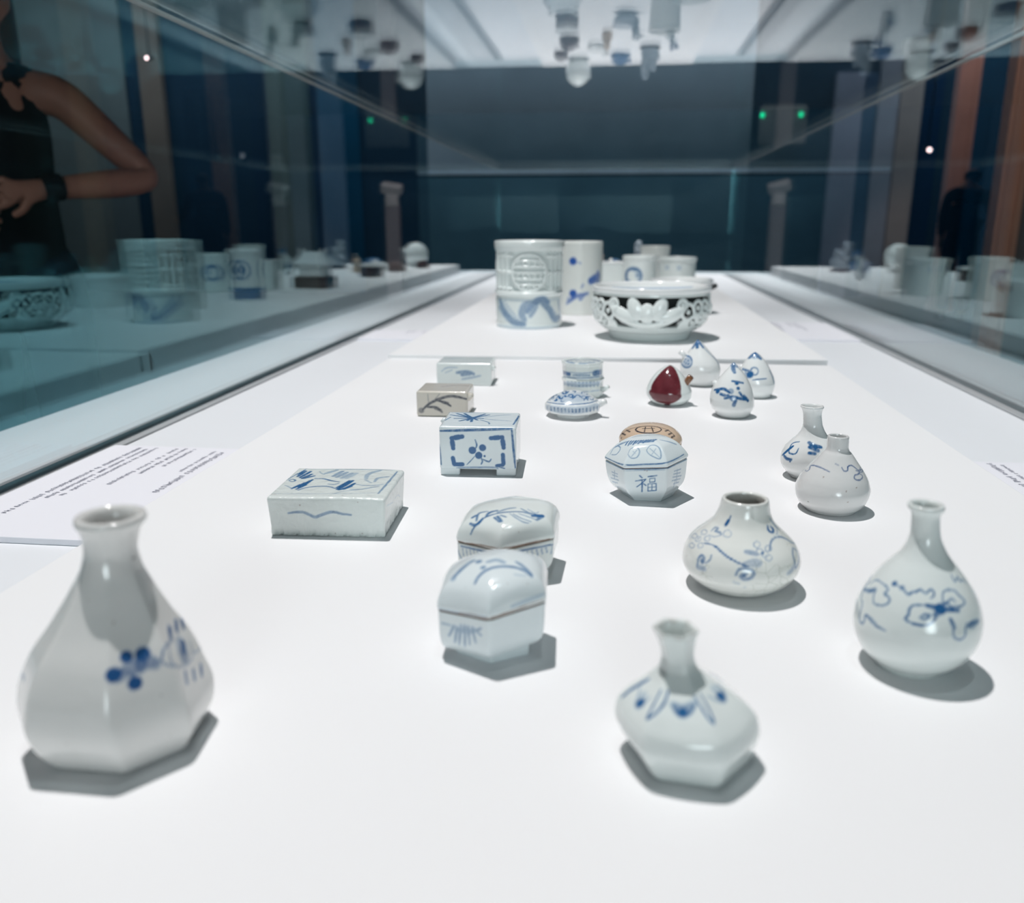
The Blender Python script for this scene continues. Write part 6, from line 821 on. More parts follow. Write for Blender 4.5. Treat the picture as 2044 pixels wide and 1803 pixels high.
PAINT['pot2'] = [
 (13.69,0.95,0,2.18,[(-14.1,-47.4,114.1)]),
 (3.73,0.5,0,0.93,[(-4.8,-49.3,111.8),(2.1,-49.5,110.0)]),
 (13.82,0.95,0,2.2,[(-12.9,-47.0,46.6)]),
 (6.92,0.75,0,1.52,[(-22.0,-43.3,28.2),(-19.4,-44.5,30.5),(-15.8,-45.9,34.0),(-11.4,-47.2,37.6),(-6.5,-48.2,40.5),(-0.3,-48.6,42.7),(6.9,-48.2,44.4),(13.7,-46.7,45.7),(18.5,-45.1,46.6)]),
 (6.91,0.65,0,1.52,[(3.0,-48.5,35.0),(9.7,-47.7,44.3)]),
 (13.81,0.8,0,2.2,[(25.7,-42.2,73.3),(32.6,-37.2,78.1),(39.7,-29.6,82.8)]),
 (7.56,0.7,0,1.66,[(30.6,-38.5,65.4),(40.2,-28.3,64.7)]),
 (8.19,0.75,0,1.8,[(39.5,-30.0,90.2),(39.9,-29.4,82.8),(40.3,-28.5,75.3),(40.8,-27.6,67.8)]),
 (4.38,0.5,0,0.96,[(5.6,-48.7,59.8),(8.6,-48.4,65.9)]),
 (3.79,0.6,0,0.95,[(-25.8,-41.1,24.2),(-24.0,-42.2,30.9),(-22.2,-43.2,37.5)]),
]
PAINT['bowlrim'] = [
 (3.19,0.5,0,1.6,[(-68.8,59.9,80.5),(-59.7,68.4,79.6),(-53.1,73.3,79.0),(-46.3,77.4,78.5),(-38.8,81.2,78.1),(-31.2,84.1,77.7),(-23.9,86.3,77.4),(-16.7,87.9,77.3),(-9.9,88.9,77.3),(-3.1,89.4,77.3),(3.8,89.5,77.5),(10.7,89.1,77.7),(17.4,88.2,78.0),(24.0,86.8,78.3),(29.9,85.1,78.6),(35.9,83.0,79.0),(41.4,80.7,79.4),(46.8,78.0,79.9),(57.0,71.6,80.9),(65.4,64.7,81.9),(71.2,58.8,82.7)]),
]
PAINT['pot25'] = [
 (6.76,0.8,0,1.18,[(4.9,-43.7,57.2),(4.2,-43.8,52.8),(2.5,-43.9,47.5),(-0.7,-44.0,43.4),(-4.9,-43.7,40.2),(-9.8,-42.9,38.2),(-15.2,-41.3,37.3),(-20.7,-38.8,37.8),(-25.9,-35.6,39.5),(-30.3,-31.9,42.4),(-33.9,-28.0,46.1),(-36.2,-25.0,50.7),(-37.1,-23.6,55.7),(-36.6,-24.5,60.8),(-34.6,-27.2,65.7),(-31.3,-30.9,70.0),(-27.1,-34.8,73.4),(-22.1,-38.2,75.5),(-16.7,-40.8,76.4),(-11.3,-42.6,75.8),(-6.2,-43.6,74.0),(-1.8,-44.0,70.9),(1.7,-44.0,67.0),(3.8,-43.8,61.7),(4.9,-43.7,57.2)]),
 (14.48,0.6,0,4.38,[(-3.2,-43.9,59.2)]),
 (7.41,0.75,0,2.7,[(-24.2,-36.8,75.1),(-9.8,-42.9,71.9)]),
 (8.5,0.7,0,2.72,[(-33.9,-28.1,61.3),(-34.6,-27.1,55.0),(-35.0,-26.6,51.1),(-34.8,-26.9,45.6),(-33.6,-28.4,42.4),(-33.2,-28.9,41.3)]),
]
PAINT['pot26'] = [
 (3.59,0.45,0,1.44,[(-48.1,-21.0,69.2)]),
 (3.59,0.45,0,1.44,[(-48.6,-20.3,79.7)]),
 (3.55,0.45,0,1.42,[(-31.6,-42.1,77.4),(-21.2,-48.0,67.4)]),
 (3.55,0.45,0,1.42,[(-21.7,-47.9,77.8),(-31.1,-42.3,67.0)]),
 (3.53,0.45,0,1.41,[(1.7,-52.6,76.5),(11.9,-51.1,66.1)]),
 (3.53,0.45,0,1.41,[(11.4,-51.4,76.5),(2.2,-52.5,66.1)]),
]

def paint_attr(V, key, extra=None):
    P = np.zeros((len(V), 3), dtype=np.float32)
    Vm = np.asarray(V, dtype=np.float32) * 1000
    for (w, amt, ch, soft, pts) in PAINT.get(key, []):
        if ch == 0: w = w * BRUSH.get(key, 1.22)
        A = np.array(pts, dtype=np.float32)
        lim = w / 2 + soft
        lo, hi = A.min(0) - lim, A.max(0) + lim
        idx = np.nonzero(np.all((Vm >= lo) & (Vm <= hi), axis=1))[0]
        if len(idx) == 0: continue
        X = Vm[idx]; best = np.full(len(idx), 1e9, dtype=np.float32)
        if len(A) == 1: best = np.linalg.norm(X - A[0], axis=1) - w / 2
        n = len(A) - 1
        for k, (a, b) in enumerate(zip(A[:-1], A[1:])):
            ab = b - a; l2 = float(ab @ ab) + 1e-9
            t = np.clip(((X - a) @ ab) / l2, 0, 1)
            wk = w if n < 2 else w * (0.66 + 0.42 * math.sin(math.pi * (k + 0.5) / n) ** 0.7)    # the brush presses and lifts
            best = np.minimum(best, np.linalg.norm(X - a - t[:, None] * ab, axis=1) - wk / 2)
        s = np.clip((soft - best) / (2 * soft), 0, 1); s = s * s * (3 - 2 * s) * amt
        P[idx, ch] = np.maximum(P[idx, ch], s)
    if extra is not None: extra(Vm, P)
    return np.clip(P, 0, 1)

# ------------------------------------------------------------------ thrown and moulded bodies
def pchip(t, y, tt):
    h = np.diff(t); d = np.diff(y) / h; n = len(t); m = np.zeros(n)
    for i in range(1, n - 1):
        if d[i - 1] * d[i] > 0:
            w1 = 2 * h[i] + h[i - 1]; w2 = h[i] + 2 * h[i - 1]
            m[i] = (w1 + w2) / (w1 / d[i - 1] + w2 / d[i])
    m[0] = d[0]; m[-1] = d[-1]
    k = np.clip(np.searchsorted(t, tt, side='right') - 1, 0, n - 2)
    s = (tt - t[k]) / h[k]
    return ((1 + 2 * s) * (1 - s) ** 2 * y[k] + s * (1 - s) ** 2 * h[k] * m[k] + s * s * (3 - 2 * s) * y[k + 1] + s * s * (s - 1) * h[k] * m[k + 1])
def sample_profile(prof, nz):
    P = np.array([(p[0], p[1], (p[2] if len(p) > 2 else np.nan)) for p in prof], dtype=float)
    offs = P[:, 2]; good = ~np.isnan(offs)
    t = np.concatenate([[0], np.cumsum(np.maximum(1e-3, np.hypot(np.diff(P[:, 0]), np.diff(P[:, 1]))))])
    offs = np.interp(t, t[good], offs[good]) if good.any() else np.zeros(len(P))
    tt = np.unique(np.concatenate([np.linspace(0, t[-1], nz), t]))
    return pchip(t, P[:, 0], tt), pchip(t, P[:, 1], tt), np.interp(tt, t, offs)
def poly_factor(angles, th, soft=5.0):
    """radius of a polygon with corners at the given angles (degrees), corners softened"""
    a = np.sort(np.mod(np.array(angles, dtype=float), 360)); g = np.arange(0, 360, 0.5)
    e = np.concatenate([a, [a[0] + 360]])
    gg = np.where(g < a[0], g + 360, g)
    k = np.clip(np.searchsorted(e, gg, side='right') - 1, 0, len(a) - 1)
    mid = (e[k] + e[k + 1]) / 2; half = (e[k + 1] - e[k]) / 2
    rho = np.cos(np.radians(half)) / np.cos(np.radians(gg - mid))
    n = max(1, int(soft / 0.5)); ker = np.hanning(2 * n + 3); ker /= ker.sum()
    ext = np.concatenate([rho[-2 * n - 3:], rho, rho[:2 * n + 3]])
    rho = np.convolve(ext, ker, 'same')[2 * n + 3:-2 * n - 3]
    return np.interp(np.mod(th, 360), np.append(g, 360), np.append(rho, rho[0]))
def rev(name, prof, mat, parent=None, facet=None, kf=None, soft=5.0, nf=150, nb=60, nz=130, relief=None, hole=None, key=None, extra=None, sy=1.0, lift=0.0):
    """turned body from a profile (radius mm, height mm, sideways drift mm); front faces local -Y"""
    r, z, off = sample_profile(prof, nz)
    th = np.unique(np.concatenate([np.linspace(-105, 105, nf), np.linspace(105, 255, nb)[1:-1]]))
    fac = np.ones((len(r), len(th)))
    if facet is not None:
        k = np.array([1.0 if kf is None else kf(v) for v in z])[:, None]
        fac = k * poly_factor(facet, th, soft)[None, :] + (1 - k)
    Rr = np.maximum(r, 0.02)[:, None] * fac
    Z = np.repeat(z[:, None], len(th), 1); T = np.repeat(np.radians(th)[None, :], len(r), 0)
    if relief is not None:
        dr, dz = relief(T, Z, Rr)
        Rr = Rr + dr; Z = Z + dz
    X = Rr * np.sin(T) + off[:, None]; Y = -Rr * np.cos(T) * sy
    if lift: Z = Z + lift * X * np.clip(Z / 6, 0, 1)         # slumped in firing: one side a little higher
    V = np.stack([X, Y, Z], -1).reshape(-1, 3) / 1000
    nr, nt = len(r), len(th)
    i, j = np.meshgrid(np.arange(nr - 1), np.arange(nt), indexing='ij')
    j2 = (j + 1) % nt
    Q = np.stack([i * nt + j, i * nt + j2, (i + 1) * nt + j2, (i + 1) * nt + j], -1).reshape(-1, 4)
    if hole is not None:
        Tm = (T[:-1] + np.radians(np.diff(np.append(th, th[0] + 360)))[None, :] / 2); Zm = (Z[:-1] + Z[1:]) / 2
        keep = ~hole(Tm, Zm, (Rr[:-1] + Rr[1:]) / 2).reshape(-1)
        Q = Q[keep]
    A = paint_attr(V, key, extra)
    o = fast_obj(name, V, Q, mat, parent, A)
    if key: PAINTED[key] = o
    return o
def ring_coords(L, rad, cell):
    n = max(2, int((L - 2 * rad) / cell)); a = L / 2
    return np.unique(np.round(np.concatenate([np.linspace(-a, -a + rad, 5), np.linspace(-a + rad, a - rad, n + 1), np.linspace(a - rad, a, 5)]), 5))
def slab(name, size, mat, parent=None, rad=1.5, cell=0.6, key=None, extra=None, warp=None, z0=0.0):
    """rounded box in mm with dense faces, sitting on z0"""
    L = np.array(size, dtype=float); cs = [ring_coords(L[k], rad, cell) for k in range(3)]
    Vs, Qs, base = [], [], 0
    for ax in range(3):
        u, v = [k for k in range(3) if k != ax]
        for sg in (-1, 1):
            U_, V_ = np.meshgrid(cs[u], cs[v], indexing='ij')
            P = np.zeros(U_.shape + (3,)); P[..., u] = U_; P[..., v] = V_; P[..., ax] = sg * L[ax] / 2
            nu, nv = U_.shape
            i, j = np.meshgrid(np.arange(nu - 1), np.arange(nv - 1), indexing='ij')
            q = np.stack([i * nv + j, (i + 1) * nv + j, (i + 1) * nv + j + 1, i * nv + j + 1], -1).reshape(-1, 4)
            if (sg < 0) != (ax == 1): q = q[:, ::-1]
            Vs.append(P.reshape(-1, 3)); Qs.append(q + base); base += nu * nv
    P = np.concatenate(Vs); Q = np.concatenate(Qs)
    P = np.round(P, 5); P, inv = np.unique(P, axis=0, return_inverse=True); Q = inv.reshape(-1)[Q]
    q = np.clip(P, -(L / 2 - rad), L / 2 - rad); d = P - q
    n = np.linalg.norm(d, axis=1, keepdims=True); P = q + d / np.maximum(n, 1e-9) * rad
    P[:, 2] += L[2] / 2 + z0
    if warp is not None: P = warp(P)
    V = P / 1000
    o = fast_obj(name, V, Q, mat, parent, paint_attr(V, key, extra))
    if key: PAINTED[key] = o
    return o
def tube(name, pts, radii, mat, parent=None, n=16, cap=True, key=None):
    """round tube through points (mm)"""
    P = [Vector(p) / 1000 for p in pts]; V, Q = [], []
    for k, p in enumerate(P):
        t = (P[min(k + 1, len(P) - 1)] - P[max(k - 1, 0)]).normalized()
        a = t.cross(Vector((0, 0, 1)) if abs(t.z) < 0.95 else Vector((1, 0, 0))).normalized(); b = t.cross(a)
        for i in range(n):
            an = 2 * math.pi * i / n
            V.append(p + (a * math.cos(an) + b * math.sin(an)) * radii[k] / 1000)
    for k in range(len(P) - 1):
        for i in range(n):
            Q.append((k * n + i, k * n + (i + 1) % n, (k + 1) * n + (i + 1) % n, (k + 1) * n + i))
    if cap:
        Q.append(tuple(range(n))[::-1]); Q.append(tuple((len(P) - 1) * n + i for i in range(n)))
    return mesh_obj(name, V, Q, mat, parent)
def blobs(name, parts, mat, parent=None, voxel=None):
    """one moulded body grown from overlapping ellipsoids (mm): centre, radii, turn about y"""
    bm = bmesh.new()
    for c, r, ry in parts:
        mtx = Matrix.Translation(Vector(c) / 1000) @ Matrix.Rotation(ry, 4, 'Y') @ Matrix.Diagonal((r[0] / 1000, r[1] / 1000, r[2] / 1000, 1))
        bmesh.ops.create_icosphere(bm, subdivisions=3, radius=1, matrix=mtx)
    me = bpy.data.meshes.new(name); bm.to_mesh(me); bm.free()
    me.polygons.foreach_set('use_smooth', [True] * len(me.polygons)); me.materials.append(mat)
    o = link(bpy.data.objects.new(name, me), parent)
    md = o.modifiers.new('fuse', 'REMESH'); md.mode = 'VOXEL'; md.voxel_size = voxel or 0.0018; md.use_smooth_shade = True
    sm = o.modifiers.new('soften', 'SMOOTH'); sm.factor = 0.6; sm.iterations = 6
    return o
def at(x, y, z=0.0): return (x, y, ZB + z)
def face_cam(x, y): return -math.atan2(x, y)
REAR = 0.006                                # the rear board is this much thicker
HEX0 = [-30, 30, 90, 150, 210, 270]

# ------------------------------------------------------------------ the gallery room
def room():
    fl = plain('dark_floor', (0.03, 0.042, 0.05), 0.35, 0.5, var=0.15, vscale=2)
    wl = plain('dark_wall', (0.014, 0.055, 0.105), 0.8, 0.2, var=0.08, vscale=1.5)
    up = plain('grey_upper_wall', (0.42, 0.45, 0.52), 0.8, 0.2, var=0.08, vscale=1.2)
    ce = plain('dark_ceiling', (0.02, 0.025, 0.032), 0.9, 0.1)
    X0, X1, Y0, Y1, H = -10.5, 9.5, -4.0, 13.0, 4.7
    tag(span('floor', X0, X1, Y0, Y1, -0.1, 0, fl), kind='structure')
    tag(span('ceiling', X0, X1, Y0, Y1, H, H + 0.1, ce), kind='structure')
    tag(span('wall_left', X0 - 0.1, X0, Y0, Y1, 0, H, wl), kind='structure')
    tag(span('wall_right', X1, X1 + 0.1, Y0, Y1, 0, H, wl), kind='structure')
    tag(span('wall_front', X0, X1, Y0 - 0.1, Y0, 0, H, wl), kind='structure')
    wb = tag(span('wall_back', X0, X1, Y1, Y1 + 0.1, 0, H, wl), kind='structure')
    def panel(nm, x0, x1, z0, z1, col, d=0.05, rough=0.8):
        m = plain('panel_' + nm, col, rough, 0.2, var=0.1, vscale=1.5)
        return span('wall_panel', x0, x1, Y1 - d, Y1, z0, z1, m, wb, 0.004)
    panel('upper_grey', -2.75, 1.85, 1.72, 4.6, (0.46, 0.60, 0.71))
    panel('lower_teal', -2.75, 1.85, 0, 1.70, (0.07, 0.17, 0.235), 0.03)
    panel('grey_green', -9.4, -7.33, 0, 4.6, (0.15, 0.22, 0.235))
    panel('brown', -7.06, -6.72, 0, 4.6, (0.21, 0.20, 0.175), 0.12)
    panel('green', -5.12, -4.5, 0, 4.6, (0.06, 0.12, 0.125), 0.1)
    panel('blue', -4.38, -3.77, 0, 4.6, (0.0, 0.09, 0.19), 0.06)
    panel('slate', 2.94, 3.30, 0, 3.0, (0.36, 0.42, 0.56), 0.14)
    panel('deep_blue', 3.31, 3.50, 0, 3.0, (0.06, 0.14, 0.27), 0.06)
    panel('slate_b', 3.51, 3.77, 0, 3.2, (0.36, 0.41, 0.50), 0.14)
    panel('taupe', 3.78, 4.07, 0, 3.4, (0.42, 0.42, 0.41), 0.16)
    panel('navy', 4.1, 4.36, 0, 3.4, (0.0, 0.03, 0.10), 0.05)
room()

def pillar(x, y, w, d, label, col):
    t = thing('pillar', label, 'pillar', (x, y, 0))
    m = plain('copper_wood', col, 0.5, 0.4, var=0.12, vscale=3)
    bevel_box('shaft', (w, d, 4.7), (0, 0, 2.35), m, t, 0.006)
    for k in (-1, 1):
        bevel_box('raised_strip', (w * 0.18, 0.02, 4.7), (k * w * 0.27, -d / 2 - 0.01, 2.35), m, t, 0.004)
    bevel_box('foot', (w * 1.15, d * 1.15, 0.08), (0, 0, 0.04), m, t, 0.004)
    return t
pillar(3.95, 11.0, 0.23, 0.16, 'pinkish copper pillar with raised strips behind the person in the dark shirt', (0.55, 0.37, 0.34))
pillar(2.15, 5.2, 0.13, 0.12, 'bright copper coloured pillar beside a grey partition', (0.62, 0.40, 0.28))
t = thing('partition', 'grey brown free-standing partition beside the bright copper pillar', 'partition', (2.70, 5.32, 0))
bevel_box('board', (0.9, 0.08, 4.7), (0, 0, 2.35), plain('partition_grey', (0.13, 0.125, 0.12), 0.7, var=0.1, vscale=2), t, 0.004)
bevel_box('skirting', (0.92, 0.1, 0.1), (0, 0, 0.05), M['gasket'], t, 0.004)

def stand(x, y, label, tilt):
    t = thing('display_stand', label, 'stand', (x, y, 0), 0, None)
    m = plain('stand_metal', (0.42, 0.41, 0.45), 0.45)
    mh = plain('stand_head_metal', (0.86, 0.88, 0.9), 0.3)
    bevel_box('base', (0.30, 0.30, 0.02), (0, 0, 0.01), m, t, 0.004)
    bevel_box('post', (0.085, 0.06, 1.13), (0, 0, 0.585), m, t, 0.01)
    bevel_box('collar', (0.075, 0.07, 0.07), (0, 0, 1.17), mh, t, 0.012)
    bevel_box('head', (0.125, 0.07, 0.06), (0, -0.005, 1.235), mh, t, 0.015, rot=(0.3, tilt, 0))
    return t
stand(-1.275, 5.0, 'slim grey post with tilted silvery head near the deep blue wall panel', 0.15)
stand(0.885, 5.0, 'slim grey post with tilted silvery head near the slate wall panels', -0.25)

t = thing('emergency_lamp', 'pale wall box with two small green lights high on the back wall', 'lamp', (2.25, 12.84, 2.08))
bevel_box('housing', (0.62, 0.16, 0.5), (0, -0.03, 0.25), plain('pale_housing', (0.42, 0.45, 0.45), 0.6), t, 0.03)
gm = emit('green_lamp', (0.0, 0.9, 0.4), 4.0)
for sx in (-0.29, 0.22):
    tube('green_light', [(sx * 1000, -105, 375), (sx * 1000, -130, 375)], [30, 24], gm, t, 14)
wm = emit('small_spot_glow', (1.0, 0.85, 0.9), 5.0)
for k, (x, y, z, lab) in enumerate([(-6.43, 12.0, 3.22, 'tiny bright spotlight glowing in front of the brown wall panel'), (3.42, 10.4, 1.82, 'small pinkish spotlight glowing beside the copper pillar')]):
    t = thing('spotlight', lab, 'lamp', (x, y, z))
    tube('housing', [(0, 120, 20), (0, 0, 0), (0, -8, 0)], [26, 30, 30], M['gasket'], t, 18)
    tube('lens', [(0, -6, 0), (0, -16, 0)], [22, 16], wm, t, 18)
    tube('stem', [(0, 60, 0), (0, 60, (4.7 - z) * 1000)], [9, 9], M['gasket'], t, 8)

# ------------------------------------------------------------------ the display case
def case():
    c = thing('display_case', 'long pale display case plinth with a white ledge under the glass hood', 'display case', (0, 0, 0))
    x0, x1, y0, y1 = -0.69, 0.685, -0.16, 4.25
    zl = ZB - 0.03
    span('cabinet', x0 + 0.03, x1 - 0.03, y0 + 0.03, y1 - 0.03, 0.0, zl - 0.04, M['cabinet'], c, 0.003)
    for nm, a, b, p, q in (('ledge', x0, CASE_L - 0.022, y0, y1), ('ledge', CASE_R + 0.022, x1, y0, y1), ('ledge', CASE_L - 0.022, CASE_R + 0.022, CASE_END + 0.02, y1)):
        span(nm, a, b, p, q, zl - 0.04, zl, M['plinth'], c, 0.003)
    span('gasket', CASE_L - 0.022, CASE_L - 0.008, y0, CASE_END + 0.02, zl - 0.04, zl - 0.021, M['gasket'], c)
    span('gasket', CASE_R + 0.008, CASE_R + 0.022, y0, CASE_END + 0.02, zl - 0.04, zl - 0.021, M['gasket'], c)
    span('channel', CASE_L, CASE_L + 0.014, y0, CASE_END, zl - 0.04, zl + 0.001, M['channel'], c, 0.002)
    span('channel', CASE_R - 0.014, CASE_R, y0, CASE_END, zl - 0.04, zl + 0.001, M['channel'], c, 0.002)
    span('case_floor', CASE_L + 0.018, CASE_R - 0.018, y0, CASE_END, zl - 0.04, zl, M['strip'], c)
    g = 0.008; zt = ZB + CASE_TOP
    c = thing('glass_hood', 'clear glass hood enclosing the display boards', 'glass hood', (0, 0, 0))
    span('glass_pane', CASE_L - g, CASE_L, y0, CASE_END, zl - 0.02, zt, M['glass'], c)
    span('glass_pane', CASE_R, CASE_R + g, y0, CASE_END, zl - 0.02, zt, M['glass'], c)
    span('glass_pane', CASE_L, CASE_R, CASE_END, CASE_END + g, zl - 0.02, zt, M['glass_end'], c)
    span('glass_pane', CASE_L, CASE_R, y0, CASE_END, zt, zt + g, M['glass_top'], c)
    e = M['glass_edge']
    span('glass_edge', CASE_L - g, CASE_L - g + 0.005, y0, CASE_END + g, zt, zt + 0.005, e, c, 0.001)
    span('glass_edge', CASE_R + g - 0.005, CASE_R + g, y0, CASE_END + g, zt, zt + 0.005, e, c, 0.001)
    span('glass_edge', CASE_L, CASE_R, CASE_END + g - 0.004, CASE_END + g, zt, zt + 0.003, e, c, 0.001)
    return c
case()
def board(label, y0, y1, top, skew=0.0):
    zl = ZB - 0.03
    V = [(-0.335, y0 - skew, zl), (0.315, y0 + skew, zl), (0.315, y1, zl), (-0.335, y1, zl)]
    V += [(a, b, ZB + top) for a, b, _ in V]
    o = mesh_obj('display_board', V, [(3, 2, 1, 0), (4, 5, 6, 7), (0, 1, 5, 4), (1, 2, 6, 5), (2, 3, 7, 6), (3, 0, 4, 7)], M['deck'], None, False)
    md = o.modifiers.new('bevel', 'BEVEL'); md.width = 0.001; md.segments = 2
    return tag(o, label, 'board')
board('white raised display board carrying the small bottles and boxes', -0.16, 1.266, 0.0, 0.012)
board('slightly higher white display board carrying the brush pots and lotus bowl', 1.268, 4.05, REAR, 0.012)

random.seed(4)
def label_card(x0, x1, y0, y1, label, lines, up):
    t = thing('label_card', label, 'label card', ((x0 + x1) / 2, (y0 + y1) / 2, ZB - 0.03))
    w, d = x1 - x0, y1 - y0
    bevel_box('card', (w, d, 0.005), (0, 0, 0.0025), M['card'], t, 0.0006)
    for (u, a, b, hgt) in lines:             # text rows run along the case; u across, a..b along (fractions)
        V, Q = [], []
        y = -d / 2 + a * d; ye = -d / 2 + b * d; xc = up * (-w / 2 + u * 0.82 * w)
        while y < ye:
            cw = hgt * random.uniform(0.45, 0.8)
            if random.random() < 0.14: y += cw; continue
            for q in range(3):               # a few pen strokes per tiny letter
                if q == 2:
                    px, py, sx, sy = xc + random.choice((-0.4, 0, 0.4)) * hgt, y + cw / 2, hgt * 0.14, cw * 0.55
                else:
                    px, py, sx, sy = xc + random.uniform(-0.12, 0.12) * hgt, y + (0.2 + 0.5 * q) * cw, hgt * random.uniform(0.5, 0.95), hgt * 0.13
                n = len(V)
                V += [(px - sx / 2, py - sy / 2, 0.0052), (px + sx / 2, py - sy / 2, 0.0052), (px + sx / 2, py + sy / 2, 0.0052), (px - sx / 2, py + sy / 2, 0.0052)]
                Q.append((n, n + 1, n + 2, n + 3))
            y += cw * 1.25
        if Q: mesh_obj('text_line', V, Q, M['ink'], t, False)
    return t
ROWS = [(0.90, 0.42, 0.97, 0.0062), (0.83, 0.66, 0.95, 0.004), (0.655, 0.73, 0.97, 0.0045), (0.585, 0.62, 0.97, 0.0045), (0.52, 0.50, 0.96, 0.005), (0.36, 0.37, 0.97, 0.0045), (0.30, 0.34, 0.96, 0.0045), (0.235, 0.16, 0.97, 0.005)]
label_card(-0.512, -0.342, 0.545, 0.808, 'pale label card with rows of small grey text beside the eight-sided bottle', ROWS, 1)
label_card(-0.505, -0.342, 1.66, 1.80, 'pale label card lying left of the openwork brush pot', ROWS[:4], 1)
label_card(0.322, 0.49, 0.62, 0.845, 'pale label card near the round bottle with scrolls', ROWS[:5], -1)
label_card(0.322, 0.49, 1.75, 2.05, 'pale label card right of the lotus bowl', ROWS[:5], -1)

# unseen fixture added round the key light: its shutters block spill onto the visitor
def beam_shutters(x, y, z):
    t = thing('added_beam_shutters', 'added black shutter rig that blocks stray key light, unseen above the case', 'spotlight', (x, y, z))
    k = 0.25 / (z - ZB); zz = -0.25; m = M['gasket']
    xa, xb, ya, yb = (-0.74 - x) * k, (0.74 - x) * k, (-0.4 - y) * k, (3.0 - y) * k
    span('shutter', xa - 0.5, xa, -0.4, 0.4, zz - 0.002, zz, m, t); span('shutter', xb, xb + 0.5, -0.4, 0.4, zz - 0.002, zz, m, t)
    span('shutter', xa, xb, ya - 0.3, ya, zz - 0.002, zz, m, t); span('shutter', xa, xb, yb, yb + 0.3, zz - 0.002, zz, m, t)
    tube('housing', [(0, 0, 60), (0, 0, 62), (0, 0, 260), (0, 0, 262)], [70, 80, 80, 70], m, t, 20)
    tube('hanger', [(0, 0, 260), (0, 0, (4.7 - z) * 1000)], [12, 12], m, t, 8)
    for sx in (-1, 1): tube('shutter_arm', [(sx * 75, 0, 70), (sx * 330, 0, -250)], [6, 6], m, t, 8)
beam_shutters(-0.56, 1.02, ZB + 3.4)
def ramp(z, a, b):
    t = min(1, max(0, (z - a) / (b - a))); return t * t * (3 - 2 * t)
def rim_tint(z0, z1, amt, r0=0):
    """worn brownish lip between two heights"""
    def f(Vm, P):
        k = (Vm[:, 2] > z0) & (Vm[:, 2] < z1)
        P[k, 1] = np.maximum(P[k, 1], amt * (0.5 + 0.5 * np.sin(Vm[k, 0] * 0.9 + 1.3) * np.sin(Vm[k, 1] * 0.7)))
    return f

def clay_mouth(Vm, P):
    rim_tint(50.2, 52.4, 0.1)(Vm, P)
    d = np.hypot(Vm[:, 0] + 4, Vm[:, 1])
    k = (Vm[:, 2] > 36) & (Vm[:, 2] < 51) & (d < 12.2) & (d < 10.6 + (46 - Vm[:, 2]).clip(0, 9) * 0.2)
    P[k, 1] = 0.3                              # unglazed clay inside the mouth
# ---- the front row of small bottles
t = thing('faceted_bottle', 'large greyish white eight-sided bottle with a flared round lip and blue flower', 'bottle', at(-0.198, 0.277), face_cam(-0.198, 0.277))
rev('body', [(0.1, 2.5, 11), (20, 2, 11), (25, 0.2, 11), (28.2, 0.3, 11), (31.5, 4, 10.6), (35.0, 11, 9.9), (36.2, 18.6, 9.1), (34.0, 29, 8.4), (29.3, 40.8, 9.2), (21.7, 52.6, 10.4), (15.1, 64.2, 11.6), (10.7, 73.5, 12.5), (9.6, 79.5, 13.0), (10.1, 84.7, 13.6), (11.4, 88.6, 14.0), (12.5, 90.2, 14.2), (12.9, 91.6, 14.4), (12.4, 92.9, 14.4), (11.0, 93.3, 14.4), (9.6, 92.2, 14.3), (8.3, 88, 14), (7.6, 80, 13.2), (8.5, 66, 12), (0.1, 58, 11.5)],
    M['grey'], t, [-64, -8, 38, 84, 128, 172, 217, 258], lambda z: 1 - ramp(z, 58, 80), 5, nf=190, nz=190, key='oct', extra=rim_tint(90.8, 93.6, 0.1))
t = thing('round_bottle', 'round white bottle with a long neck and blue looping scrolls', 'bottle', at(0.1468, 0.3774), face_cam(0.1468, 0.3774))
rev('body', [(0.1, 2, -4.5), (11.5, 1.6, -4.5), (12.6, 0.1, -4.5), (14.5, 0.1, -4.5), (15.1, 1.5, -4.5), (17.6, 3.6, -4.4), (22.1, 8, -4.2), (24.9, 12.8, -3.8), (26.4, 17.3, -3.5), (27.0, 21.7, -3.2), (26.7, 26.7, -3.0), (25.1, 32.9, -2.9), (22.2, 39.2, -2.9), (18.0, 45.5, -3.0), (13.8, 50.7, -3.1), (10.7, 54.5, -3.3), (8.5, 58.3, -3.6), (7.2, 61.4, -3.9), (6.4, 64.5, -4.2), (6.0, 68.7, -4.6), (5.9, 73, -5.0), (6.4, 75.2, -5.2), (7.4, 76.4, -5.3), (7.7, 77.6, -5.4), (7.2, 78.7, -5.4), (6.3, 78.8, -5.4), (5.4, 77.6, -5.4), (4.9, 74, -5.1), (4.8, 62, -4), (0.1, 54, -3.4)],
    M['celadon'], t, nf=190, nz=190, key='round', extra=rim_tint(77, 79.2, 0.1))
t = thing('hexagonal_bottle', 'squat six-sided bottle with a slender neck and blue petal collar', 'bottle', at(0.0358, 0.2955), face_cam(0.0358, 0.2955))
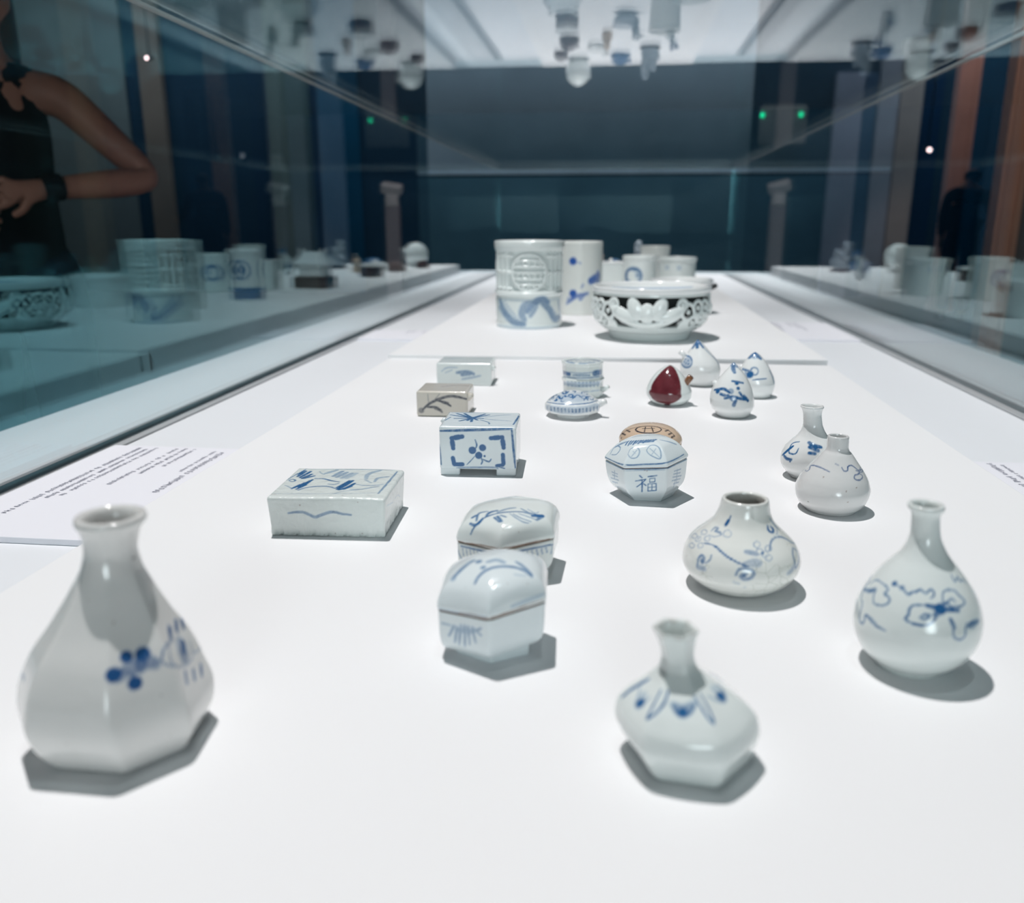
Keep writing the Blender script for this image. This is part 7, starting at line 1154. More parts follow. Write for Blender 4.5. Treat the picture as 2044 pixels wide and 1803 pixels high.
rev('body', [(0.1, 2, -1), (18.5, 1.6, -1), (20.5, 0.1, -1), (22.3, 0.2, -1), (23.2, 1.4, -1.1), (25, 5, -1.6), (26.8, 9.5, -2.2), (27.8, 14.5, -2.8), (27.0, 19.4, -3.2), (23.4, 24.4, -4), (16.6, 29.6, -5.1), (10.6, 34.2, -6.2), (7.1, 38, -6.8), (6.2, 42, -7.3), (6.9, 46.6, -7.9), (8.2, 51, -8.5), (8.8, 52.2, -8.6), (8.5, 53.1, -8.7), (7.5, 52.9, -8.7), (6.6, 51.2, -8.5), (5.2, 46, -7.9), (4.9, 38, -7), (0.1, 33, -6)],
    M['celadon'], t, HEX0, lambda z: 1 - 0.4 * ramp(z, 6, 14) * (1 - ramp(z, 18, 28)), 9, nf=190, nz=170, key='hexbottle', extra=rim_tint(51.6, 53.4, 0.25))
t = thing('squat_jar', 'squat wide jar with a broad open mouth and blue grapevine', 'jar', at(0.0808, 0.4617), face_cam(0.0808, 0.4617))
rev('body', [(0.1, 2, -5), (15, 1.5, -5), (16, 0.1, -5), (18.0, 0.3, -5), (23.6, 3.1, -5), (26.6, 5.6, -4.9), (27.9, 6.7, -4.9), (28.4, 7.3, -4.8), (30.3, 9.8, -4.6), (31.9, 13.1, -4.4), (32.4, 16.8, -4.2), (31.9, 20.5, -4.2), (30.0, 25.1, -4.2), (26.2, 29.7, -4.3), (22.1, 33.4, -4.3), (19.2, 36.2, -4.3), (16.7, 39, -4.2), (15.1, 41.9, -4.2), (14.0, 44.7, -4.1), (13.2, 48.3, -4.0), (12.9, 50.4, -4.0), (12.4, 51.8, -4.0), (11.5, 52.1, -4.0), (10.5, 51.2, -4.0), (10.2, 48, -4), (12, 42, -4.2), (21, 33, -4.3), (27, 20, -4.2), (20, 6, -4.6), (0.1, 4, -5)],
    M['crackle'], t, nf=200, nz=200, key='squat', extra=clay_mouth)

# ---- hexagonal lidded boxes
def lidded(name, label, pos, body, lid, mat, facet, kl, kbody, klid, joint, nf=150, soft=4, lift=0.0):
    t = thing(name, label, 'box', at(*pos), face_cam(*pos))
    rev('bowl', body, mat, t, facet, None, soft, nf=nf, nz=100, key=kbody, lift=lift)
    rev('lid', lid, mat, t, facet, kl, soft, nf=nf, nz=120, key=klid, lift=lift)
    r, z, off = joint                         # unglazed seam and the inner flange it shows
    rev('seam', [(r - 4, z - 0.8, off), (r - 0.5, z - 0.7), (r - 0.45, z), (r - 0.5, z + 0.7), (r - 4, z + 0.8, off)], M['seam'], t, facet, None, soft, nf=60, nb=40, nz=8, lift=lift)
    return t
M['seam'] = plain('unglazed_seam', (0.16, 0.105, 0.075), 0.9, 0.2, var=0.5, vscale=120)
lidded('hexagonal_box', 'small six-sided lidded box with a tall domed lid and blue tassel on its side', (-0.0526, 0.3758),
    [(0.1, 2, 0), (17, 1.6), (18, 0), (20.2, 0.2), (20.7, 4.6), (23.8, 5.6), (26.4, 7.2), (28.0, 10.2), (28.7, 14.5), (29.0, 26.2), (28.2, 26.8), (24, 26.7)],
    [(24, 27.4), (28.4, 27.4), (29.4, 27.8), (29.6, 29.6), (29.3, 31.6), (28.2, 34.4), (25.6, 38), (21.4, 41), (17.2, 42.9), (9.5, 45.4), (0.1, 46.5)],
    M['bluish'], [-65, -5, 55, 115, 175, 235], lambda z: 1 - 0.75 * ramp(z, 31, 46), 'hexF', 'hexFlid', (29.2, 27.1, 0), nf=180, lift=0.11)
lidded('hexagonal_box', 'low six-sided lidded box with leafy branch painted on its gently domed lid', (-0.0569, 0.4741),
    [(0.1, 2, 0), (20, 1.6), (21, 0), (23, 0.2), (23.6, 2.6), (28.3, 3.8), (31.2, 7), (32.3, 11), (32.6, 21.8), (31.8, 22.4), (27, 22.3)],
    [(27, 23), (32, 23.1), (33, 23.5), (33.2, 25.2), (32.7, 27.6), (31.3, 30.6), (28.3, 33.8), (24.2, 36.1), (16, 38), (8, 38.8), (0.1, 39)],
    M['celadon'], [-69, -9, 51, 111, 171, 231], lambda z: 1 - 0.7 * ramp(z, 27, 38.5), 'hexB', 'hexBlid', (32.6, 22.7, 0), nf=180, lift=0.09)
lidded('hexagonal_box', 'six-sided lidded box with blue characters on its sides', (0.032, 0.6254),
    [(0.1, 2, -0.6), (17, 1.6), (18, 0), (19.2, 0), (19.8, 1.2), (22.6, 4.2, -1), (27.4, 9.8, -1.8), (29.3, 15.4, -2.5), (30.2, 22, -3), (30.6, 27.3, -3.2), (29.8, 27.9, -3.2), (25, 27.8, -3.2)],
    [(25, 28.4, -3.2), (30.2, 28.4, -3.2), (31, 28.9, -3.2), (31.2, 30.4, -3.2), (30.4, 31.9, -3.2), (26.2, 36.8, -3), (21.2, 41.2, -2.8), (16.5, 43.5, -2.8), (10, 45, -2.8), (0.1, 45.8, -2.8)],
    M['bluish'], HEX0, lambda z: 1 - 0.6 * ramp(z, 39, 45.5), 'fu', 'fulid', (30.4, 28.15, -3.2), nf=180, soft=2.5, lift=0.07)
lidded('round_box', 'small round buff-coloured lidded box with dark emblem on top, behind the box with characters', (0.036, 0.716),
    [(0.1, 2, 0), (16, 1.6), (17, 0), (18.5, 0.2), (22.5, 3), (25.2, 7), (26.2, 12), (26.4, 18), (25.6, 18.5), (22, 18.4)],
    [(22, 19), (25.8, 19), (26.7, 19.4), (26.8, 21), (25.6, 24.2), (22.4, 28), (16.8, 31.4), (8, 33.4), (0.1, 34)],
    M['buff'], None, None, 'cream', 'creamlid', (26.4, 18.7, 0), nf=130)

# ---- bottles at the right
t = thing('round_bottle', 'plump speckled grey bottle with a short straight neck and thin blue scrolls', 'bottle', at(0.1628, 0.6058), face_cam(0.1628, 0.6058))
rev('body', [(0.1, 1.5, -2.2), (15, 1.2, -2.2), (16, 0, -2.2), (17.4, 0.1, -2.2), (18.6, 1.4, -2.2), (21.2, 3.8, -2.2), (22, 4.8, -2.2), (24.4, 9.4, -2.1), (25.5, 15.5, -1.9), (23.7, 22.1, -1.6), (19.9, 28.7, -1.3), (14.9, 35.3, -1), (10.1, 41.8, -1), (7.9, 44.4, -1.1), (7.4, 46.5, -1.2), (7.3, 53, -1.4), (7, 54.2, -1.4), (6.3, 54.6, -1.4), (5.5, 54, -1.4), (5.2, 50, -1.3), (5.2, 44, -1.1), (0.1, 40, -1)],
    M['greyvase'], t, nf=150, nz=150, key='greyvase')
t = thing('long_necked_bottle', 'small white bottle with a long flared neck standing behind the speckled grey bottle', 'bottle', at(0.1624, 0.6878), face_cam(0.1624, 0.6878))
rev('body', [(0.1, 1.5, -1), (10.5, 1.2, -1), (11.4, 0, -1), (12.6, 0.1, -1.2), (13.3, 1.2, -1), (18, 5, -0.4), (22.4, 11, 0.4), (23.6, 17.1, 1), (21.6, 23.2, 1.2), (17.0, 29.3, 1.1), (11.2, 35.3, 0.9), (8.8, 39.4, 0.6), (7.4, 44.5, 0), (7.1, 50.9, -0.8), (7.5, 54.3, -1.2), (8.4, 56.6, -1.5), (9, 57.6, -1.6), (8.8, 58.6, -1.7), (7.9, 58.9, -1.7), (6.9, 58, -1.7), (5.9, 54.5, -1.3), (5.5, 45, -0.2), (0.1, 38, 0.6)],
    M['white'], t, nf=150, nz=150, key='longneck', extra=rim_tint(57.6, 59.1, 0.1))

# ---- peach-shaped droppers
def peach(label, pos, prof, mat, key, spout, sm, extra=None, spin=0):
    t = thing('peach_dropper', label, 'water dropper', at(*pos), face_cam(*pos) + spin)
    rev('body', prof, mat, t, nf=120, nb=50, nz=110, key=key, extra=extra)
    (p0, p1, r0, r1) = spout
    s = tube('spout', [p0, [(a + b) / 2 for a, b in zip(p0, p1)], p1, [b - (b - a) * 0.02 for a, b in zip(p0, p1)], [b - (b - a) * 0.3 for a, b in zip(p0, p1)]], [r0, (r0 + r1) / 2, r1, r1 * 0.6, r1 * 0.5], sm, t, 14)
    return t
peach('white peach-shaped water dropper with a blue flowering sprig on its belly', (0.1306, 0.9107),
    [(0.1, 1, 0.8), (12, 0.8), (13, 0), (15, 0.4, 0.8), (19.2, 5.4, 0.5), (22.7, 13, -0.6), (22.8, 19, -1.3), (21, 28, -1.6), (16.9, 37, -1.3), (11.5, 45, -0.9), (6.2, 51.3, -1), (2.4, 55.8, -1.4), (0.1, 57.6, -1.7)],
    M['white'], 'peachC', ((-17, 0, 31), (-21.5, -1, 37), 3.2, 2.6), M['white'])
peach('white peach-shaped water dropper with a blue tip and curling blue branch', (0.1731, 1.0214),
    [(0.1, 1, 0), (12, 0.8), (13, 0), (15, 0.4, 0), (20.2, 8, -0.8), (22, 16.5, -1.6), (21.2, 22.5, -2.3), (18.6, 29.4, -2.9), (14.4, 38, -3.4), (8.6, 46.2, -4.2), (3.8, 50.8, -4.6), (0.1, 52.8, -4.8)],
    M['white'], 'peachR', ((-16, 2, 30), (-21, 2, 36), 3, 2.6), M['white'])
peach('white peach-shaped water dropper with blue leaves streaking from its tip, tallest of the group', (0.1144, 1.0910),
    [(0.1, 1, 0), (13, 0.8), (14, 0), (17, 0.4, 0), (22.6, 8.6, -0.3), (25.2, 19.5, -1), (24.4, 25.5, -1.6), (21.3, 32, -2.3), (16.2, 38.8, -3.2), (11.2, 45, -3.8), (7.2, 50.4, -4.4), (3.2, 55, -5.4), (0.1, 57.2, -6)],
    M['white'], 'peachL', ((-20, -3, 36), (-27, -4, 42), 3.8, 3.2), M['white'])
peach('deep red peach-shaped water dropper with a short brown spout', (0.0680, 0.9665),
    [(0.1, 1, 0), (12, 0.8), (13, 0), (14.6, 0.4, 0), (20.6, 3.6, -0.4), (25, 9.4, -0.7), (25.6, 14.6, -1.1), (23.8, 20.6, -1.6), (20, 28, -1.9), (14.6, 35, -1.8), (8.6, 40.4, -1.7), (3.4, 43.8, -1.8), (0.1, 45, -1.9)],
    M['celadon'], 'peachRed', ((17, -6, 25), (22.5, -8, 33.5), 4, 3.6), M['spoutbrown'] if 'spoutbrown' in M else M.setdefault('spoutbrown', glaze('brown_spout_glaze', (0.22, 0.10, 0.05))))

# ---- disc and drum droppers
t = thing('disc_dropper', 'flat round blue-patterned water dropper on a small foot', 'water dropper', at(-0.0387, 0.8927), face_cam(-0.0387, 0.8927))
rev('body', [(0.1, 1.2, 0), (16.5, 1), (17.5, 0), (19.2, 0.2), (20, 2.6), (23, 4.4), (27.8, 5.6), (29.5, 7.2), (29.8, 10), (29.8, 13.4), (29, 14.6), (25, 18), (17.6, 22.6), (8, 26.2), (0.1, 27.4)],
    M['white'], t, list(range(-22, 330, 30)), lambda z: 0.8 * (1 - ramp(z, 14, 20)), 3, nf=120, nz=110, key='disc')
tube('spout', [(25, -4, 12), (32, -7, 16), (35, -8, 17.5), (34.8, -8, 17.4), (33, -7.4, 16.4)], [4, 3.4, 3, 2, 1.6], M['white'], t, 14)
t = thing('drum_dropper', 'upright drum-shaped blue and white water dropper with a raised white ring', 'water dropper', at(-0.031, 1.0025), face_cam(-0.031, 1.0025))
rev('body', [(0.1, 1, 0), (21, 0.8), (22, 0), (23.4, 0.6), (23.7, 3), (23.7, 17.5), (24.4, 19), (25.2, 20.2), (25.2, 21.6), (24.4, 22.6), (23.8, 24, -0.8), (23.9, 37, -1.6), (24.7, 39.6, -1.8), (24.9, 41, -1.9), (24.1, 42.2, -1.9), (22.6, 42.4, -1.9), (12, 42.8, -1.9), (0.1, 43, -1.9)],
    M['celadon'], t, list(range(-18, 330, 36)), lambda z: 0.9, 3, nf=120, nz=120, key='drum')
tube('spout', [(22, -6, 8), (28, -8, 12), (29.5, -8.4, 13), (29, -8.4, 12.6), (27.6, -7.6, 11.6)], [3.2, 2.8, 2.4, 1.6, 1.2], M['celadon'], t, 14)

# ---- box-shaped droppers
def crumble(P):
    """uneven unglazed lower edge of the crane tile box"""
    q = P.copy(); low = np.clip(1 - P[:, 2] / 7, 0, 1)
    n = np.sin(P[:, 0] * 0.55 + 1) * 0.5 + np.sin(P[:, 0] * 1.7 + P[:, 1] * 1.3) * 0.35 + np.sin(P[:, 1] * 0.9 + 2) * 0.5
    q[:, 2] += low * np.clip(n, 0, 1) * 1.3
    k = 1 - low * 0.02 * np.clip(n, -1, 1); q[:, 0] *= k; q[:, 1] *= k
    tz = P[:, 2] / 27.5                        # the moulded sides draw in a little towards the base
    q[:, 0] *= 0.955 + 0.045 * tz; q[:, 1] *= 0.96 + 0.04 * tz
    q[:, 2] += 0.35 * np.sin(P[:, 0] * 0.08 + 0.6) * tz
    return q
t = thing('square_dropper', 'flat square water dropper with a flying crane painted on its top', 'water dropper', at(-0.1827, 0.5415), math.radians(2.8))
slab('body', (78.5, 69, 27.5), M['rough'], t, 2.2, 0.5, 'crane', warp=crumble)
t = thing('cube_dropper', 'cube-shaped blue-outlined water dropper standing on four corner feet', 'water dropper', at(-0.1058, 0.6855), math.radians(2.5))
slab('body', (62.5, 55, 36), M['bluish'], t, 2.0, 0.5, 'cube', z0=5.2)
for sx in (-1, 1):
    for sy in (-1, 1):
        o = slab('foot', (16, 14, 7), M['bluish'], t, 1.6, 0.8, 'cube_foot' if sy < 0 else None, z0=0.0)
        o.location = (sx * 0.0228, sy * 0.0202, 0)
tube('spout', [(-30, 12, 34), (-33.5, 12, 37), (-34.6, 12, 38), (-34.4, 12, 37.8), (-33, 12, 36.6)], [3.4, 2.8, 2.4, 1.6, 1.2], M['bluish'], t, 14)
t = thing('box_dropper', 'small cream box-shaped water dropper with a dark grass sprig and round spout', 'water dropper', at(-0.1765, 0.8940), math.radians(1.5))
slab('body', (55, 50, 27.5), M['cream'], t, 2.6, 0.7, 'box9')
blobs('spout', [((27, -17, 20.5), (5, 5, 4.6), 0), ((30, -18, 22), (3.4, 3.4, 3.4), 0)], M['cream'], t, 0.0006)
t = thing('box_dropper', 'small pale box-shaped water dropper with faint blue spray, behind the cream one', 'water dropper', at(-0.1840, 1.0760), math.radians(1.5))
slab('body', (69.5, 55, 28.5), M['celadon'], t, 2.0, 0.8, 'box10')
tube('spout', [(33, -18, 20), (37, -19, 23), (38, -19.3, 24), (37.7, -19.2, 23.7), (36.5, -19, 22.7)], [3.2, 2.8, 2.4, 1.6, 1.2], M['celadon'], t, 14)

# ---- brush pots and lotus bowl on the rear board
def sm(d, w): return np.clip(0.5 + d / w, 0, 1)
def pot_relief(T, Z, R):
    """openwork-like carving: roundels with a key-fret lattice between upright posts"""
    deg = (np.degrees(T) + 60) % 120 - 60; s = np.radians(deg) * 63; z = Z - 104
    d = np.hypot(s, z)
    up = np.zeros_like(s)
    up = np.maximum(up, sm(2.9 - np.abs(d - 33.5), 1.4))
    inside = d < 33
    g = 11.0
    lat = np.maximum(sm(1.9 - np.abs((s + g / 2) % g - g / 2), 1.2) * ((np.floor((z + 100) / g) % 2) == 0), sm(1.9 - np.abs((z + g / 2) % g - g / 2), 1.2))
    up = np.maximum(up, np.where(inside, lat, 0))
    for c in (-58, -47, 47, 58): up = np.maximum(up, np.where(d > 36, sm(2.6 - np.abs(s - c), 1.4), 0))
    for zc in (-30, 0, 30): up = np.maximum(up, np.where((d > 36) & (np.abs(s) > 36), sm(2.2 - np.abs(z - zc), 1.4), 0))
    band = ((Z > 71) & (Z < 142) & (R > 60)).astype(float)
    return -6.5 * band * (1 - up), np.zeros_like(s)
t = thing('brush_pot', 'tall openwork celadon brush pot with carved roundels and blue leaves round its lower band', 'brush pot', at(-0.159, 1.650, REAR), face_cam(-0.159, 1.650))
rev('body', [(0.1, 4), (56, 3.5), (58, 0), (62.6, 0.2), (63.4, 2), (63.2, 11), (62.4, 12.5), (63.2, 14), (63.2, 30), (63.2, 60), (64.2, 62.5), (65.6, 64), (65.6, 66.5), (64.2, 68), (63.4, 70), (63.4, 71.2), (63.6, 100), (64.2, 141.5), (64.4, 143), (65.4, 146), (66.4, 150), (66.6, 155), (66.4, 159), (65, 160.6), (62, 160.8), (58, 159.5), (55.5, 155), (55, 140), (55, 20), (0.1, 12)],
    M['celadon'], t, relief=pot_relief, nf=300, nb=90, nz=300, key='pot1')
t = thing('brush_pot', 'plain-walled white brush pot with blue flowers, beside the openwork pot', 'brush pot', at(-0.073, 1.895, REAR), face_cam(-0.073, 1.895))
rev('body', [(0.1, 3), (43, 2.6), (44, 0), (47, 0.3), (48.4, 3), (48.6, 40), (49.6, 90), (49.4, 140), (49.8, 150), (49.4, 153.5), (47.5, 154.6), (45, 153.5), (44, 148), (44, 16), (0.1, 10)],
    M['crackle2'] if 'crackle2' in M else M.setdefault('crackle2', glaze('ivory_porcelain', (0.76, 0.79, 0.76), wash=(0.16, 0.32, 0.62), cobalt=(0.02, 0.1, 0.4))), t, nf=150, nz=120, key='pot2')

PET = [(0, 50, 13.5, 17, 0), (-20, 57, 12, 20, -0.45), (20, 57, 12, 20, 0.45), (-40, 46, 11.5, 28, -1.12), (40, 46, 11.5, 28, 1.12), (-24, 34, 6.5, 21, -1.32), (24, 34, 6.5, 21, 1.32), (0, 30, 22, 7, 0)]
VINE = [(-72, 52, 13), (-84, 34, 10), (-94, 58, 11), (72, 52, 13), (84, 34, 10), (94, 58, 11), (-60, 64, 8), (60, 64, 8), (-66, 30, 7), (66, 30, 7), (-104, 42, 9), (104, 42, 9)]
M['gap_shade'] = plain('gap_shade_clay', (0.03, 0.035, 0.035), 0.9, 0.1)  # unglazed clay coloured near-black to carry the shade of the wall gap
def lotus_uv(T, Z):
    deg = (np.degrees(T) + 3 + 60) % 120 - 60
    return np.radians(deg) * 100, Z
def petals(s, z):
    best = np.full(s.shape, -9.0)
    for cx, cz, ax, az, ro in PET:
        u = (s - cx) * math.cos(ro) - (z - cz) * math.sin(ro); v = (s - cx) * math.sin(ro) + (z - cz) * math.cos(ro)
        best = np.maximum(best, 1 - np.hypot(u / ax, v / az))
    return best
def vines(s, z):
    best = np.full(s.shape, -9.0)
    for cx, cz, r in VINE:
        d = np.hypot(s - cx, z - cz)
        best = np.maximum(best, np.maximum(3.3 - np.abs(d - r), 4.2 - d))
    return best
def lotus_hole(T, Z, R):
    s, z = lotus_uv(T, Z)
    return (z > 25) & (z < 76) & (petals(s, z) < 0) & (vines(s, z) < 0)
def lotus_relief(T, Z, R):
    s, z = lotus_uv(T, Z)
    p = np.clip(petals(s, z), 0, 1)
    return 5.0 * np.sqrt(p) + 1.5 * np.clip(vines(s, z), 0, 1), np.zeros_like(s)
t = thing('lotus_bowl', 'wide white bowl with openwork lotus and vine walls on a low foot', 'bowl', at(0.066, 1.505, REAR), face_cam(0.066, 1.505))
o = rev('openwork_wall', [(82, 19), (90, 26), (96.5, 35), (99.5, 48), (99.4, 62), (98.4, 80)], M['celadon'], t, relief=lotus_relief, hole=lotus_hole, nf=320, nb=150, nz=110)
md = o.modifiers.new('wall', 'SOLIDIFY'); md.thickness = 0.005; md.offset = -1
rev('liner', [(97.0, 79.5), (99.5, 80.5), (101.5, 84.5, 0), (102, 88), (100.5, 90), (97, 90), (94.5, 88.4), (92, 82), (82, 66), (66, 46), (44, 35), (0.1, 32)], M['white'], t, nf=150, nb=70, nz=120, key='bowlrim')
rev('inner_wall', [(0.1, 27), (48, 30), (70, 42), (85, 62), (94.5, 79.3), (97.2, 79.6)], M['gap_shade'], t, nf=100, nb=60, nz=40)
rev('foot', [(0.1, 4), (60, 3.5), (62, 0), (66.5, 0.4), (69, 6), (73, 13), (82.2, 19.2), (80, 22), (72, 26), (0.1, 24)], M['celadon'], t, nf=140, nb=60, nz=60)

t = thing('drum_pot', 'low white drum-shaped pot with a broad rim behind the lotus bowl', 'pot', at(0.150, 1.93, REAR), face_cam(0.150, 1.93))
rev('body', [(0.1, 3), (55, 2.6), (56, 0), (60, 0.4), (61.4, 4), (63, 30), (64.6, 55), (65.4, 64), (67.6, 68), (68, 72), (66, 74.5), (61, 75), (57, 73), (56, 66), (55, 16), (0.1, 10)], M['white'], t, nf=120, nb=60, nz=90)
tube('spout', [(62, -8, 56), (70, -10, 60), (74, -11, 63), (73, -11, 62.4), (70, -10, 60)], [6, 5.4, 5, 3.4, 3], M['dark'], t, 14)
def pot_box(P):
    q = P.copy(); k = 1 + 0.05 * (P[:, 2] / 90); q[:, 0] *= k; q[:, 1] *= k; return q
t = thing('square_pot', 'plain square-sided white brush pot with flat top beside the roundel pot', 'brush pot', at(-0.02, 2.46, REAR), 0.04)
slab('body', (112, 80, 84), M['celadon'], t, 5, 4, warp=pot_box)
slab('rim', (120, 87, 7), M['white'], t, 3, 4, z0=82)
for k, x in enumerate((-18, 12)):
    blobs('knob', [((x, -20, 92), (6, 6, 6), 0)], M['white'], t, 0.0012)
t = thing('brush_pot', 'short white brush pot with a round blue roundel on its side', 'brush pot', at(0.071, 2.36, REAR), face_cam(0.071, 2.36))
rev('body', [(0.1, 3), (39, 2.6), (40, 0), (43, 0.4), (44, 4), (44, 60), (44.4, 92), (46, 98), (47.2, 103), (46.6, 107), (44.5, 108.4), (41.5, 107.5), (40, 102), (40, 16), (0.1, 10)], M['celadon'], t, nf=120, nb=50, nz=110, key='pot25')
t = thing('brush_pot', 'short pale brush pot with a row of pierced cross marks', 'brush pot', at(0.178, 2.50, REAR), face_cam(0.178, 2.50))
rev('body', [(0.1, 3), (46, 2.6), (47, 0), (51, 0.4), (52, 4), (52.4, 50), (52.8, 84), (55, 89), (56, 94), (55, 98.4), (52.5, 99.4), (49, 98), (48, 92), (48, 16), (0.1, 10)], M['celadon'], t, nf=120, nb=50, nz=110, key='pot26')
t = thing('brush_pot', 'tall white brush pot with a worn rim partly hidden behind the roundel pot', 'brush pot', at(0.128, 2.76, REAR), face_cam(0.128, 2.76))
rev('body', [(0.1, 3), (39, 2.6), (40, 0), (43, 0.4), (44, 4), (44, 90), (46, 110), (47, 118), (46, 122), (44, 123), (41, 122), (40, 116), (40, 16), (0.1, 10)], M['crackle2'], t, nf=90, nb=40, nz=70)
t = thing('brush_pot', 'white brush pot with a large blue roundel and blue base band behind the openwork pot', 'brush pot', at(-0.135, 2.12, REAR), face_cam(-0.135, 2.12))
def band25(Vm, P):
    T = np.degrees(np.arctan2(Vm[:, 0], -Vm[:, 1])); s = np.radians((T + 60) % 120 - 60) * 40; d = np.hypot(s, Vm[:, 2] - 78)
    out = (np.hypot(Vm[:, 0], Vm[:, 1]) > 36)
    P[:, 0] = np.maximum(P[:, 0], np.where(out & ((np.abs(d - 22) < 4) | (d < 12)), 0.75, 0))
    P[:, 0] = np.maximum(P[:, 0], np.where(out & (Vm[:, 2] > 4) & (Vm[:, 2] < 34), 0.8, 0))
rev('body', [(0.1, 3), (35, 2.6), (36, 0), (39, 0.4), (40, 4), (40, 60), (40.4, 112), (42.4, 118), (43, 126), (41.5, 128.6), (38.5, 128), (36.5, 122), (36, 16), (0.1, 10)], M['white'], t, nf=110, nb=70, nz=110, extra=band25)

# ---- small figures at the far end, seen chiefly as reflections
def far(x, y): return at(x, y * 0.965, REAR)
t = thing('hexagonal_box', 'dark brown six-sided covered box at the far end of the case', 'box', far(-0.178, 3.228), 0.2)
rev('bowl', [(0.1, 1), (36, 1), (38, 0), (42, 0.6), (43, 4), (43, 34), (42, 36), (38, 36)], M['brown'], t, [-5, 55, 115, 175, 235, 295], None, 4, nf=60, nb=30, nz=30)
rev('lid', [(38, 36.6), (42.6, 36.6), (44, 38), (43.4, 42), (36, 47), (20, 50), (0.1, 51)], M['white'], t, [-5, 55, 115, 175, 235, 295], lambda z: 1 - 0.5 * ramp(z, 40, 51), 4, nf=60, nb=30, nz=30)
t = thing('dome_dropper', 'glossy dark brown dome-shaped water dropper near the dark six-sided box', 'water dropper', far(-0.188, 3.578), 0)
rev('body', [(0.1, 1), (32, 1), (34, 0), (38, 1), (38.6, 8), (36, 20), (29, 32), (18, 41), (6, 45), (0.1, 45.6)], M['brown'], t, nf=60, nb=40, nz=50)
tube('spout', [(28, -10, 26), (35, -12, 34), (36.5, -12.5, 36), (36, -12.4, 35.4), (34.5, -12, 33.6)], [5, 4.4, 4, 2.6, 2], M['brown'], t, 12)
t = thing('dome_dropper', 'small glossy dark brown dome-shaped water dropper beside the pale egg-shaped one', 'water dropper', far(-0.235, 3.86), 0)
rev('body', [(0.1, 1), (24, 1), (26, 0), (29, 1), (29.6, 7), (27, 17), (21, 26), (12, 32), (0.1, 35)], M['brown'], t, nf=50, nb=30, nz=40)
tube('spout', [(22, -8, 20), (27, -10, 26), (28.2, -10.5, 27.6), (27.8, -10.4, 27), (26.6, -10, 25.6)], [4, 3.4, 3, 2, 1.6], M['brown'], t, 12)
t = thing('egg_dropper', 'pale celadon egg-shaped water dropper at the far end', 'water dropper', far(-0.172, 4.02), 0)
rev('body', [(0.1, 2), (28, 1.6), (30, 0), (33, 1), (35, 6), (43, 20), (51, 40), (52.5, 54), (49, 70), (40, 86), (26, 98), (12, 105), (0.1, 107)], M['celadon'], t, nf=90, nb=50, nz=80)
tube('spout', [(44, -20, 66), (52, -24, 76), (54, -25, 79), (53.6, -24.8, 78.4), (51.4, -23.8, 75.6)], [6, 5, 4.6, 3, 2.4], M['celadon'], t, 12)
t = thing('frog_dropper', 'low white crouching frog-shaped water dropper', 'water dropper', far(-0.084, 3.72), 0.4)
blobs('body', [((0, 0, 16), (38, 26, 16), 0), ((28, 0, 24), (18, 17, 14), 0), ((-24, 18, 10), (16, 10, 10), 0), ((-24, -18, 10), (16, 10, 10), 0), ((30, 9, 36), (6, 6, 6), 0), ((30, -9, 36), (6, 6, 6), 0), ((30, 16, 6), (8, 6, 6), 0), ((30, -16, 6), (8, 6, 6), 0)], M['white'], t)
t = thing('gourd_dropper', 'small buff gourd-shaped water dropper with a stem', 'water dropper', far(-0.047, 3.493), 0)
rev('body', [(0.1, 1), (12, 1), (13, 0), (15, 0.6), (20, 10), (20, 20), (14, 30), (11, 35), (13, 41), (13.6, 47), (10, 54), (4, 58), (0.1, 59)], M['buff'], t, nf=60, nb=30, nz=60)
tube('stem', [(0, 0, 56), (2, 0, 66), (8, 0, 72)], [3, 2.4, 2], M['buff'], t, 10)
t = thing('duck_dropper', 'grey blue duck-shaped water dropper with raised head', 'water dropper', far(0.02, 3.20), 0.3)
blobs('body', [((0, 0, 24), (44, 28, 24), 0), ((-34, 0, 34), (18, 14, 10), 0.5), ((30, 0, 46), (13, 12, 22), 0.2), ((34, 0, 68), (16, 13, 13), 0), ((50, 0, 66), (12, 8, 4), 0)], M['greyblue'], t)
for s in (-1, 1): blobs('wing', [((-6, s * 25, 28), (28, 6, 15), 0.15)], M['greyblue'], t)
t = thing('turtle_dropper', 'deep blue domed turtle-shaped water dropper', 'water dropper', far(0.002, 3.925), 0.5)
blobs('shell', [((0, 0, 18), (38, 30, 24), 0)], M['bluegl'], t)
blobs('head', [((42, 0, 22), (12, 9, 9), 0), ((34, 0, 18), (10, 8, 7), 0)], M['bluegl'], t, 0.0014)
for sx in (-1, 1):
    for s in (-1, 1): blobs('leg', [((sx * 24, s * 24, 7), (10, 8, 7), 0)], M['bluegl'], t, 0.0014)
t = thing('carp_dropper', 'upright blue and white carp-shaped water dropper', 'water dropper', far(0.161, 3.291), 0.2)
blobs('body', [((0, 0, 22), (22, 18, 22), 0), ((4, 0, 46), (18, 14, 26), 0.3), ((14, 0, 72), (9, 7, 16), 0.5)], M['bluish'], t)
blobs('tail', [((24, 0, 84), (16, 4, 10), -0.5), ((12, 0, 90), (6, 4, 13), 0.1)], M['bluegl'], t, 0.0012)
blobs('fin', [((-10, -15, 34), (9, 3, 14), -0.4)], M['bluegl'], t, 0.0012)
t = thing('rock_dropper', 'tall lumpy grey brown rock-shaped water dropper rising above the other figures', 'water dropper', far(0.116, 3.774), 0.1)
blobs('body', [((0, 0, 24), (36, 28, 26), 0), ((-10, 0, 58), (24, 20, 30), -0.2), ((-16, 0, 96), (17, 15, 26), 0.1), ((14, 4, 70), (15, 14, 22), 0.3), ((22, 0, 40), (20, 16, 18), 0)], M['greyblue'], t)
